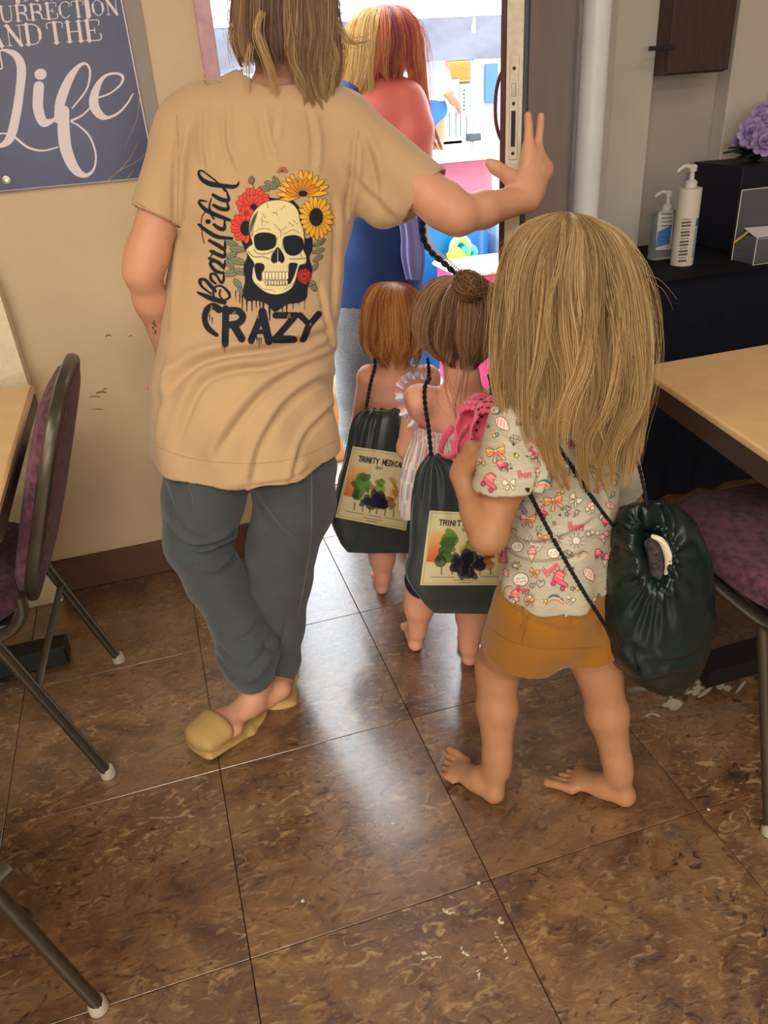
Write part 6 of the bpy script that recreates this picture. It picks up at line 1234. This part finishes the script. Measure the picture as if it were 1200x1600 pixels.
# ------------------------------------------------------------------ toddler with the hair bun
BU = empty('person', (W(690, 1030, 1.48)[0], 1.48, 0), 'barefoot toddler with messy top bun and striped ruffle top', 'person')
neck = W(722, 590, 1.50); hc = W(711, 500, 1.52); shL = W(655, 625, 1.51); shR = W(785, 632, 1.50); pel = W(718, 790, 1.47)
elL = W(640, 700, 1.55); wrL = W(668, 760, 1.64); elR = W(800, 710, 1.53); wrR = W(760, 760, 1.62); hpL = W(690, 850, 1.48); hpR = W(750, 850, 1.47)
knL = W(657, 930, 1.545); knR = W(738, 940, 1.46); anL = W(652, 985, 1.55); anR = W(733, 1010, 1.445); heL = WZ(650, 1010, .028); heR = WZ(733, 1033, .028)
toL = heL+A([.035, .14, 0]); toR = heR+A([.06, .13, 0]); sB = unit(shR-shL)
P = head(hc, .088, .1)+[cone(hc-A([0, 0, .055]), neck, .038, .036), cone(neck, (shL+shR)/2-A([0, 0, .03]), (.036, .036), (.075, .042), sB), cone(shL, shR, .032, .032)]
P += chain([(shL+shR)/2-A([0, 0, .02]), W(718, 700, 1.49), pel, (hpL+hpR)/2], [(.082, .052), (.08, .062), (.085, .07), (.09, .07)], sB)
P += chain([shL, elL, wrL], [.034, .028, .02])+chain([shR, elR, wrR], [.034, .028, .02])
P += chain([hpL, knL, knL+(anL-knL)*.3, anL], [.052, .038, .038, .024])+chain([hpR, knR, knR+(anR-knR)*.3, anR], [.052, .038, .038, .024])+foot(anL, heL, toL, .145, 1)+foot(anR, heR, toR, .145, -1)
P += hand(wrL, (.4, .6, .3), (.3, -.4, .2), .095, (.6, .6, .7, .7), 1)+hand(wrR, (-.4, .6, .3), (-.3, -.4, .2), .095, (.6, .6, .7, .7), -1)
V, Q = sdf([dict(p=P, k=.014)], .0042, .012); mesh('body', V, Q, M_SKB, BU); BUV = bvh(V, Q)
# ruffle top and skirt
Rt = [pring(648, 792, 664, 1.49, .066), pring(645, 795, 690, 1.49, .070), pring(636, 800, 725, 1.485, .080), pring(630, 808, 765, 1.48, .09), pring(628, 812, 806, 1.48, .095)]
V, Q, th, (m_, n_) = loftV(Rt, 200, 70, 1.); tt = np.repeat(np.linspace(0, 1, m_), n_); uu = np.tile(th, m_); N = vnormals(V, Q)
if ((V-V.mean(0))*N).sum() < 0: Q = Q[:, ::-1]; N = -N
smk = np.exp(-((tt-.08)/.10)**2); V = V+N*(.0022*np.sin(uu*60)*smk+.0012*np.sin(tt*200)*smk+(.006*np.sin(uu*19+2*np.sin(uu*5))+.003*np.sin(uu*37))*sstep(.15, .6, tt))[:, None]
sc_ = (uu*34/(2*np.pi)+.25*np.sin(tt*5)) % 1; cc = np.where((sc_ < .22)[:, None], lin((220, 140, 136)), np.where(((sc_ > .45) & (sc_ < .60))[:, None], lin((150, 166, 186)), lin((232, 222, 216))))
M_STR = mat('striped_cotton', (230, 222, 216), .85, .15, .04, 30, .15, 300, attr=True, transl=.12); o = mesh('striped_top', V, Q, M_STR, BU, True, cc); o.modifiers.new('s', 'SOLIDIFY').thickness = .0014
for sgn, pts in ((-1, [(652, 668, 1.44), (634, 650, 1.455), (624, 615, 1.475), (628, 597, 1.50), (645, 588, 1.53), (665, 590, 1.55)]), (1, [(784, 668, 1.44), (800, 650, 1.455), (806, 615, 1.475), (800, 600, 1.50), (785, 592, 1.53), (770, 592, 1.55)])):
    P_ = catmull(A([W(*q_) for q_ in pts]), 90); T_ = np.gradient(P_, axis=0); T_ /= np.linalg.norm(T_, axis=1)[:, None]; cen = W(718, 640, 1.5); out = P_-cen; out -= (out*T_).sum(1)[:, None]*T_; out /= np.linalg.norm(out, axis=1)[:, None]; bn = np.cross(T_, out); V = []; Cc = []
    for k in range(90):
        for j, w_ in enumerate(np.linspace(-.4, 1, 7)):
            V.append(P_[k]+out[k]*(.013*w_)+bn[k]*(.0055*math.sin(k*1.15)*max(0, w_+.1)+.004*math.sin(k*.5)*max(0, w_))-out[k]*.004); Cc.append(lin((220, 140, 150)) if (k//4) % 3 == 0 else (lin((166, 178, 200)) if (k//4) % 3 == 1 else lin((236, 228, 224))))
    mesh('ruffle_strap', V, A([(k*7+j, k*7+j+1, (k+1)*7+j+1, (k+1)*7+j) for k in range(89) for j in range(6)]), M_STR, BU, True, A(Cc)).modifiers.new('s', 'SOLIDIFY').thickness = .0014
V, Q = sdf([dict(p=chain([W(718, 800, 1.475), W(718, 850, 1.475)], [(.092, .076), (.09, .075)], sB)+[cone(hpL, W(664, 905, 1.53), .058, .052), cone(hpR, W(742, 905, 1.465), .058, .052)], k=.02)], .006, .02); mesh('navy_shorts', V, Q, mat('navy_cotton', (26, 28, 66), .85), BU)
HB = [pring(722, 732, 437, 1.455, .010), pring(706, 748, 434, 1.47, .035), pring(684, 760, 441, 1.49, .060), pring(666, 768, 462, 1.51, .082), pring(655, 772, 495, 1.52, .092), pring(655, 768, 525, 1.52, .086), pring(668, 758, 550, 1.515, .070), pring(690, 744, 568, 1.51, .052)]
scalp('hair', HB[:7], .90, M_HCAP, BU, col=(96, 70, 54))
hair_shell('hair_locks', HB, 2600, M_HAIR, BU, [(112, 82, 60), (154, 116, 82), (196, 156, 108)], seed=21, u=(-.9, 4.05), t1=(.82, 1.), wave=.07, nclump=40, depth=(.90, 1.05), fly=.10, rad=.0008, K=16, t0=(0, .15), straggle=.02)
hair_shell('flyaway_hair', HB, 170, M_HAIR, BU, [(200, 160, 150), (230, 190, 170)], seed=22, u=(-.5, 3.6), t1=(.3, 1.), wave=.1, nclump=60, depth=(1.0, 1.16), fly=.8, rad=.00055, K=14)
wisps('loose_strands', [([(700, 550, 1.435), (690, 590, 1.43), (700, 630, 1.43), (712, 655, 1.43)], 7, .006), ([(728, 545, 1.435), (726, 590, 1.425), (715, 635, 1.425), (722, 668, 1.43)], 12, .005), ([(655, 520, 1.48), (648, 560, 1.47), (652, 590, 1.47)], 12, .006), ([(760, 540, 1.47), (768, 570, 1.46), (765, 592, 1.46)], 10, .005), ([(670, 540, 1.45), (650, 555, 1.44), (640, 570, 1.44)], 8, .006)], BU, (176, 134, 100), .0005, 15)
g_ = np.random.default_rng(5); bc = W(727, 444, 1.425); Ps = []
for k in range(420):
    ax_ = unit(g_.normal(0, 1, 3)+A([0, -.8, .6])); u_ = unit(np.cross(ax_, g_.normal(0, 1, 3))); w_ = np.cross(ax_, u_); r_ = .026*g_.uniform(.6, 1.05); a0 = g_.uniform(0, 6.28); t_ = np.linspace(0, g_.uniform(2, 4.5), 14); Ps.append(bc+(u_*np.cos(t_+a0)[:, None]*1.1+w_*np.sin(t_+a0)[:, None])*r_+ax_*g_.normal(0, .006)+A([.006, 0, -.003])*t_[:, None])
Ps = A(Ps); strands('bun', Ps, .0011*np.ones(Ps.shape[:2])*(1-.5*np.linspace(0, 1, 14)[None]**2), np.repeat((lin((150, 112, 76))*g_.uniform(.6, 1.3, (420, 1)))[:, None], 14, 1), M_HAIR, BU)
mesh('bun_core', *sdf([dict(p=[ell(bc, .022, .020, .020)], k=.01)], .004)[0:2], M_HCAP, BU, True, lin((110, 80, 56))*np.ones((1, 1))) if False else None
V, Q = sdf([dict(p=[ell(bc, .021, .019, .019)], k=.01)], .004, .01); mesh('bun_core', V, Q, M_HCAP, BU, True, np.tile(lin((112, 82, 58)), (len(V), 1)))
# flat printed drawstring bags on the two toddlers
def flatbag(label, R, own, cords, canv, seed, grp=None):
    T_ = empty('drawstring_bag', R[-1][0], label, 'bag', grp)
    V, Q, th, (m_, n_) = loftV(R, 120, 100, .62); N = vnormals(V, Q)
    if ((V-V.mean(0))*N).sum() < 0: Q = Q[:, ::-1]; N = -N
    tt = np.repeat(np.linspace(0, 1, m_), n_); uu = np.tile(th, m_)
    V = V+N*((1-sstep(.1, .5, tt))*.004*np.sin(uu*17+1.5*np.sin(uu*4))+.003*noise(V*A([10, 10, 14]), seed)+.0014*noise(V*34, seed+1))[:, None]
    b = MB(); b.add(V, Q.tolist()); b.F += [list(range(n_)), [len(V)-n_+i for i in range(n_)]]; mesh('pouch', b.V, b.F, M_BAG, T_)
    t_ = bvh(V, Q); h_ = hitter(t_); canv(h_, T_)
    for cpts in cords: rope('cord', cpts, .0045, M_CORD, T_, 60, 100)
    return T_
SA = {  # plain capitals for small print
 'T': [[(0, 0), (1, 0)], [(.5, 0), (.5, 1)]], 'R': [[(0, 1), (0, 0), (.8, .05), (.8, .45), (0, .5)], [(.4, .5), (.95, 1)]], 'I': [[(.12, 0), (.12, 1)]], 'N': [[(0, 1), (0, 0), (.9, 1), (.9, 0)]], 'Y': [[(0, 0), (.5, .5), (1, 0)], [(.5, .5), (.5, 1)]], 'M': [[(0, 1), (0, 0), (.5, .7), (1, 0), (1, 1)]], 'E': [[(.9, 0), (0, 0), (0, 1), (.9, 1)], [(0, .5), (.7, .5)]], 'D': [[(0, 0), (0, 1), (.6, .95), (.9, .5), (.6, .05), (0, 0)]], 'C': [[(.9, .15), (.5, 0), (0, .5), (.5, 1), (.9, .85)]], 'A': [[(0, 1), (.5, 0), (1, 1)], [(.2, .65), (.8, .65)]], 'L': [[(0, 0), (0, 1), (.8, 1)]], 'S': [[(.9, .1), (.3, 0), (.1, .3), (.8, .6), (.7, .95), (0, .9)]], 'O': [[(.5, 0), (0, .5), (.5, 1), (1, .5), (.5, 0)]], 'p': [[(0, .2), (0, 1.2)], [(0, .3), (.7, .3), (.7, .8), (0, .85)]], 'e': [[(0, .6), (.8, .55), (.5, .25), (0, .6), (.3, .95), (.8, .9)]]}
def text(cv, s, o, ex, ey, w, col, adv=1.25):
    x = 0
    for ch in s:
        for l in SA.get(ch, []): cv.line([A(o)+A(ex)*(x+p[0])+A(ey)*p[1] for p in l], w, col, smooth=0)
        x += .7 if ch == 'I' else adv
def poster(cv, q4, txt, sub, seed):
    g = np.random.default_rng(seed); q4 = A(q4, float)
    B = lambda u, v: q4[0]*(1-u)*(1-v)+q4[1]*u*(1-v)+q4[2]*u*v+q4[3]*(1-u)*v
    cv.poly([B(0, 0), B(1, 0), B(1, 1), B(0, 1)], (214, 202, 158)); cv.line([B(.03, .03), B(.97, .03), B(.97, .97), B(.03, .97), B(.03, .03)], .8, (150, 140, 104), smooth=0)
    for k in range(26):      # warm sky wash on both sides
        f = k/26; y0 = .26+.42*f; cc = A([226, 190, 120])*(1-f)+A([206, 92, 44])*f
        cv.poly([B(.04, y0), B(.30-.12*f+.04*g.random(), y0), B(.30-.12*f, y0+.024), B(.04, y0+.024)], cc, .9); cv.poly([B(.78+.08*f, y0), B(.96, y0), B(.96, y0+.024), B(.78+.08*f, y0+.024)], cc, .75)
    # plain stand-in for the cartoon group: foliage-like colour masses, no figures
    for (u, v, r1_, r2_, cc) in ((.26, .42, .11, .12, (64, 104, 48)), (.24, .58, .10, .12, (44, 82, 44)), (.30, .50, .08, .16, (86, 126, 56)), (.50, .52, .10, .14, (172, 152, 60)), (.52, .46, .07, .08, (104, 136, 58)), (.50, .68, .20, .12, (26, 30, 56)), (.38, .70, .10, .08, (36, 40, 62)), (.66, .68, .12, .08, (28, 30, 52)), (.76, .52, .06, .16, (184, 140, 60)), (.74, .66, .07, .10, (150, 104, 50)), (.92, .55, .05, .07, (50, 84, 46))):
        c0_ = B(u, v); hw = np.linalg.norm(B(1, .5)-B(0, .5)); 
        for k in range(7): cv.ell(c0_[0]+g.normal(0, r1_*hw*.3), c0_[1]+g.normal(0, r2_*hw*.4), r1_*hw*g.uniform(.35, .7), r2_*hw*g.uniform(.35, .7), A(cc)*g.uniform(.75, 1.25), g.uniform(0, 3), .85)
    for u in (.22, .34, .44, .54, .66, .78): cv.line([B(u, .76), B(u+.01, .85)], 2.2, (100, 70, 44), .8, smooth=0)
    ex = (B(.92, .13)-B(.13, .13)); n = len(txt); ex = ex/(n*1.2); ey = (B(.5, .19)-B(.5, .12)); text(cv, txt, B(.13, .12), ex*.92, ey, 1.9, (38, 44, 46))
    text(cv, sub, B(.40, .215), ex*.5, ey*.6, .9, (60, 66, 60)); 
    for u0, u1, v in ((.12, .38, .89), (.44, .62, .89), (.68, .92, .88), (.38, .64, .93), (.44, .58, .96)): cv.line([B(u0, v), B(u1, v)], 1.2, (90, 84, 66), .8, smooth=0)
def cv2(h_, T_):
    c = Canvas(650, 788, 800, 926, .7); poster(c, [(671, 797), (806, 805), (793, 914), (656, 914)], 'TRINITY MEDICAL', 'Spe', 3); c.lay('printed_panel', h_, film('bag_print', .6), T_, .001)
def cv1(h_, T_):
    c = Canvas(518, 692, 648, 838, .7); poster(c, [(551, 697), (655, 712), (634, 829), (524, 808)], 'TRINITY MEDICAL', 'SpeC', 4); c.lay('printed_panel', h_, film('bag_print', .6), T_, .001)
Yb2 = 1.375
R2 = [pring(672, 690, 712, Yb2, .010), pring(655, 768, 738, Yb2, .024), pring(648, 790, 775, Yb2, .030), pring(643, 800, 820, Yb2, .032), pring(640, 804, 865, Yb2, .032), pring(634, 800, 900, Yb2, .030), pring(656, 792, 935, Yb2, .022), pring(676, 786, 956, Yb2, .010)]
lf = [W(672, 590, 1.46), W(664, 605, 1.445), W(664, 630, 1.44), W(670, 670, 1.415), W(674, 715, 1.375)]
rt = [W(764, 585, 1.47), W(768, 605, 1.445), W(766, 640, 1.43), W(758, 700, 1.40), W(750, 738, 1.37)]
flatbag('black drawstring bag with printed panel on the bun toddler\'s back', R2, None, [lf, rt], cv2, 31)
# ------------------------------------------------------------------ red-haired toddler
RH = empty('person', (W(610, 925, 1.85)[0], 1.86, 0), 'barefoot toddler with red-blond bob and bare back, farthest child', 'person')
neck = W(618, 572, 1.89); hc = W(612, 500, 1.9); shL = W(578, 590, 1.89); shR = W(668, 590, 1.88); pel = W(610, 770, 1.86)
hpL = W(590, 800, 1.86); hpR = W(640, 800, 1.87); knL = W(597, 860, 1.86); knR = W(650, 850, 1.93); anL = W(598, 902, 1.84); anR = W(650, 890, 1.95); heL = WZ(597, 922, .026); toL = heL+A([.035, .13, 0]); heR = A([anR[0], anR[1]-.01, .026]); toR = heR+A([.02, .13, 0]); sB = unit(shR-shL)
P = head(hc, .085, .1)+[cone(hc-A([0, 0, .05]), neck, .036, .036), cone(neck, (shL+shR)/2-A([0, 0, .03]), (.034, .034), (.07, .04), sB), cone(shL, shR, .032, .032)]
P += chain([(shL+shR)/2-A([0, 0, .02]), W(614, 680, 1.88), pel], [(.078, .05), (.076, .06), (.085, .068)], sB)+chain([shL, W(562, 670, 1.93), W(590, 710, 2.0)], [.032, .026, .019])+chain([shR, W(682, 670, 1.93), W(660, 710, 2.0)], [.032, .026, .019])
P += chain([hpL, knL, knL+(anL-knL)*.3, anL], [.05, .038, .036, .024])+chain([hpR, knR, anR], [.05, .036, .024])+foot(anL, heL, toL, .14, 1)+foot(anR, heR, toR, .14, -1)
P += hand(W(590, 710, 2.0), (.3, .6, .3), (.3, -.4, .2), .09, (.6, .6, .7, .7), 1)+hand(W(660, 710, 2.0), (-.3, .6, .3), (-.3, -.4, .2), .09, (.6, .6, .7, .7), -1)
V, Q = sdf([dict(p=P, k=.014)], .0046, .012); mesh('body', V, Q, M_SKB, RH)
V, Q = sdf([dict(p=chain([W(612, 690, 1.875), W(610, 760, 1.865), W(610, 835, 1.865)], [(.082, .066), (.095, .078), (.115, .095)], sB), k=.02, clip=[(W(612, 668, 1.875), (0, 0, 1), .2), (W(610, 830, 1.865), (0, 0, -1), .2)])], .005, .02); mesh('cream_dress', V, Q, mat('cream_cotton', (228, 206, 176), .85, transl=.15), RH)
HH = [pring(606, 622, 441, 1.9, .01), pring(588, 642, 447, 1.9, .05), pring(576, 652, 465, 1.9, .078), pring(570, 657, 495, 1.9, .092), pring(568, 659, 525, 1.895, .092), pring(572, 656, 548, 1.885, .080), pring(588, 648, 570, 1.875, .058)]
scalp('hair', HH[:6], .88, M_HCAP, RH, col=(130, 74, 44))
hair_shell('hair_locks', HH, 2000, M_HAIR, RH, [(164, 92, 58), (208, 136, 76), (238, 186, 110)], seed=31, u=(-.8, 3.9), t1=(.76, 1.), wave=.12, nclump=34, depth=(.86, 1.06), fly=.12, rad=.0010, K=14, t0=(0, .2), straggle=.02)
R1 = [pring(573, 644, 640, 1.775, .012), pring(556, 652, 655, 1.775, .028), pring(545, 652, 690, 1.775, .034), pring(534, 652, 735, 1.775, .036), pring(524, 650, 780, 1.775, .036), pring(518, 650, 812, 1.775, .034), pring(528, 652, 842, 1.775, .026), pring(542, 652, 862, 1.775, .010)]
lf = [W(585, 560, 1.86), W(586, 572, 1.845), W(579, 600, 1.84), W(571, 645, 1.78)]
rt = [W(668, 560, 1.86), W(670, 575, 1.845), W(668, 600, 1.84), W(652, 645, 1.78)]
flatbag('black drawstring bag with printed panel on the red-haired toddler', R1, None, [lf, rt], cv1, 41)
# ------------------------------------------------------------------ woman outside with red-streaked hair
OW = empty('person', (W(560, 640, 2.7)[0]-.02, 2.75, GZ), 'woman outdoors with red-streaked blond hair, navy top and grey leggings', 'person')
Yo = 2.72; hc = W(600, 68, Yo); neck = W(600, 135, Yo); shL = W(560, 160, Yo); shR = W(632, 158, Yo-.08); elR = W(652, 275, Yo-.06); wrR = W(690, 345, Yo+.12); elL = W(535, 260, Yo+.06); wrL = W(545, 340, Yo+.22)
pel = W(582, 470, Yo); hpL = W(556, 500, Yo); hpR = W(600, 500, Yo); sO = unit(A([1, -.25, 0]))
ft = lambda x, Y: A([W(x, 640, Y)[0], Y, GZ])
kL = W(554, 610, Yo); kR = W(590, 600, Yo+.05); aL = A([kL[0]-.01, Yo-.02, GZ+.08]); aR = A([kR[0]+.01, Yo+.04, GZ+.08])
P = head(hc, .112, .5)+[cone(hc-A([0, 0, .08]), neck-A([0, 0, .02]), .055, .055), cone(shL, shR, .05, .052), cone(neck, (shL+shR)/2-A([0, 0, .05]), (.06, .06), (.15, .085), sO)]
P += chain([(shL+shR)/2-A([0, 0, .03]), W(596, 240, Yo), W(590, 340, Yo), pel, (hpL+hpR)/2], [(.155, .105), (.165, .12), (.15, .12), (.165, .13), (.16, .125)], sO)
P += chain([shR, W(645, 205, Yo-.10), elR, wrR], [.062, .066, .048, .03])+chain([shL, elL, wrL], [.055, .046, .03])
P += hand(wrR, (.3, .7, .1), (-.6, 0, -.4), .17, (.3, .3, .4, .4), 1)+hand(wrL, (.3, .7, .1), (.6, 0, -.4), .17, (.3, .3, .4, .4), -1)
P += chain([hpL, kL, aL], [.088, .062, .04])+chain([hpR, kR, aR], [.088, .062, .04])
P += foot(aL, A([aL[0], aL[1]-.03, GZ+.035]), A([aL[0]-.02, aL[1]+.2, GZ+.035]), .23, 1)+foot(aR, A([aR[0], aR[1]-.03, GZ+.035]), A([aR[0]+.03, aR[1]+.2, GZ+.035]), .23, -1)
V, Q = sdf([dict(p=P, k=.02)], .007, .02); mesh('body', V, Q, M_SKP, OW)
T = chain([W(594, 260, Yo), W(590, 340, Yo), W(586, 400, Yo), W(584, 470, Yo)], [(.175, .132), (.162, .132), (.170, .14), (.178, .145)], sO)+chain([W(548, 150, Yo-.02), W(548, 200, Yo), W(570, 270, Yo+.02)], [(.055, .10), (.09, .11), (.13, .12)], sO)
V, Q = sdf([dict(p=T, k=.03, clip=[(W(584, 468, Yo), (0, 0, -1), .35)])], .007, .02); N = vnormals(V, Q); V = V+N*(.004*noise(V*A([14, 14, 7]), 51))[:, None]
mesh('navy_tank_top', V, Q, mat('navy_jersey', (44, 66, 116), .85, .2, .12, 10, .15, 200), OW).modifiers.new('s', 'SOLIDIFY').thickness = .002
LG = chain([pel+A([0, 0, .05]), (hpL+hpR)/2], [(.166, .135), (.165, .132)], sO)
V, Q = sdf([dict(p=LG+chain([hpL, kL, kL+(aL-kL)*.4, aL+A([0, 0, .02])], [.094, .068, .064, .045])+chain([hpR, kR, kR+(aR-kR)*.4, aR+A([0, 0, .02])], [.094, .068, .064, .045]), k=.025)], .007, .02); N = vnormals(V, Q); V = V+N*(.003*noise(V*A([10, 10, 30]), 52))[:, None]
mesh('leggings', V, Q, mat('grey_heather', (122, 128, 134), .9, .1, .22, 90, .1, 200, stretch=(1, 1, 4)), OW)
V, Q, th, (m_, n_) = loftV([pring(622, 648, 330, Yo-.16, .02), pring(628, 652, 370, Yo-.17, .02), pring(628, 656, 400, Yo-.17, .02), pring(636, 654, 436, Yo-.17, .015)], 40, 40, 1.); N = vnormals(V, Q)
V = V+N*(.006*np.sin(np.tile(th, m_)*7))[:, None]; b = MB(); b.add(V, Q.tolist()); b.F += [list(range(n_)), [len(V)-n_+i for i in range(n_)]]; b.build('lavender_scarf', mat('lavender_cloth', (150, 150, 206), .8, transl=.2), OW, True)
HO = [pring(590, 602, 7, Yo, .01), pring(572, 628, 13, Yo, .06), pring(554, 644, 30, Yo, .10), pring(542, 655, 60, Yo, .125), pring(534, 660, 95, Yo, .125), pring(527, 664, 130, Yo-.005, .115), pring(520, 668, 165, Yo-.01, .11), pring(520, 676, 200, Yo-.01, .12), pring(530, 690, 235, Yo-.01, .12)]
scalp('hair', HO[:5], .9, M_HCAP, OW, col=(170, 90, 76))
hair_shell('hair_locks', HO[:6], 1500, M_HAIR, OW, [(150, 80, 90), (228, 110, 100), (230, 150, 100), (236, 196, 130)], seed=41, u=(.5, 2.15), t1=(.80, .95), wave=.05, nclump=26, depth=(.92, 1.03), fly=.04, rad=.0013, K=14)
hair_shell('hair_locks', HO, 1100, M_HAIR, OW, [(222, 180, 110), (240, 214, 150)], seed=42, u=(2.0, 3.9), t1=(.66, .85), wave=.10, nclump=24, depth=(.92, 1.08), fly=.10, rad=.0013, K=14, straggle=.03)
hair_shell('hair_locks', HO, 900, M_HAIR, OW, [(236, 110, 104), (238, 150, 110), (240, 206, 150)], seed=43, u=(-.6, .75), t1=(.75, 1.), wave=.07, nclump=20, depth=(.90, 1.03), fly=.08, rad=.0013, K=14, tipcol=(244, 214, 150))
# black braided bag strap with white crochet edge, hanging in the doorway
sp = A([W(661, 345, 2.6), W(662, 372, 2.6), W(672, 392, 2.6), (W(692, 410, 2.6)), W(712, 428, 2.6)])
ST = rope('bag_strap', sp, .010, mat('braid_black', (34, 34, 38), .7), None, 60, 40); tag(ST, 'black braided strap with white crochet edging, hanging beside the outdoor woman', 'strap')
cz = MB(); Pp = catmull(sp, 34)
for k in range(33): cz.tube(catmull(A([Pp[k], Pp[k]+A([.02, 0, .010]), Pp[k+1]+A([.014, 0, .006]), Pp[k+1]]), 7), .0022, 5)
o = cz.build('crochet_edge', mat('crochet_white', (232, 228, 224), .9), ST, True, fix=False); o['kind'] = 'stuff'
# ------------------------------------------------------------------ bending man far outside
MN = empty('person', (W(675, 200, 7.9)[0], 7.9, GZ), 'grey-haired man in white shirt bending forward far outside', 'person')
Ym = 7.9; hd_ = W(687, 113, Ym); sh_ = W(676, 124, Ym); hp_ = W(670, 158, Ym); s_ = A([.1, -1, 0])
P = [ell(hd_, .10, .09, .12), cone(sh_-A([0, .18, 0]), sh_+A([0, .18, 0]), .07, .07, s_), cone(sh_, hp_, (.19, .13), (.17, .13), s_), cone(hd_+A([.08, 0, -.01]), hd_+A([.105, 0, -.03]), .02, .016), cone(hd_, sh_, .06, .07)]
for e in (-1, 1):
    el_ = W(688, 143, Ym)+A([0, .2*e, 0]); w_ = W(695, 148, Ym)+A([0, .2*e, -.05]); P += chain([sh_+A([0, .19*e, 0]), el_, w_], [.055, .045, .035]); P += hand(w_, (.6, 0, -.6), (-.5, 0, -.5), .17, (.4, .4, .5, .5), e)
    k_ = W(680, 178, Ym)+A([0, .1*e, 0]); a_ = A([W(674, 200, Ym)[0], Ym+.1*e, GZ+.09]); P += chain([hp_+A([0, .09*e, 0]), k_, a_], [.095, .065, .045]); P += foot(a_, A([a_[0]-.04, a_[1], GZ+.04]), A([a_[0]+.2, a_[1], GZ+.04]), .25, e)
V, Q = sdf([dict(p=P, k=.03)], .014, .02); mesh('body', V, Q, M_SKW, MN)
V, Q = sdf([dict(p=[cone(sh_-A([0, .17, 0]), sh_+A([0, .17, 0]), .09, .09), cone(sh_, hp_, (.21, .155), (.19, .15), s_)]+[cone(sh_+A([0, .19*e, 0]), W(686, 136, Ym)+A([0, .2*e, 0]), .075, .07) for e in (-1, 1)], k=.03)], .014, .02); mesh('white_shirt', V, Q, mat('shirt_white', (226, 232, 240), .85, transl=.1), MN)
V, Q = sdf([dict(p=[cone(hp_-A([0, 0, .02]), hp_-A([0, 0, .12]), (.18, .15), (.18, .15), s_)]+[cone(hp_+A([0, .09*e, -.05]), W(677, 172, Ym)+A([0, .1*e, 0]), .11, .10) for e in (-1, 1)], k=.03)], .014, .02); mesh('blue_shorts', V, Q, mat('blue_cotton', (70, 130, 190), .85), MN)
V, Q = sdf([dict(p=[ell(hd_+A([-.03, 0, .035]), .095, .10, .10)], k=.02)], .012, .02); mesh('hair', V, Q, mat('grey_hair', (214, 212, 208), .8), MN)
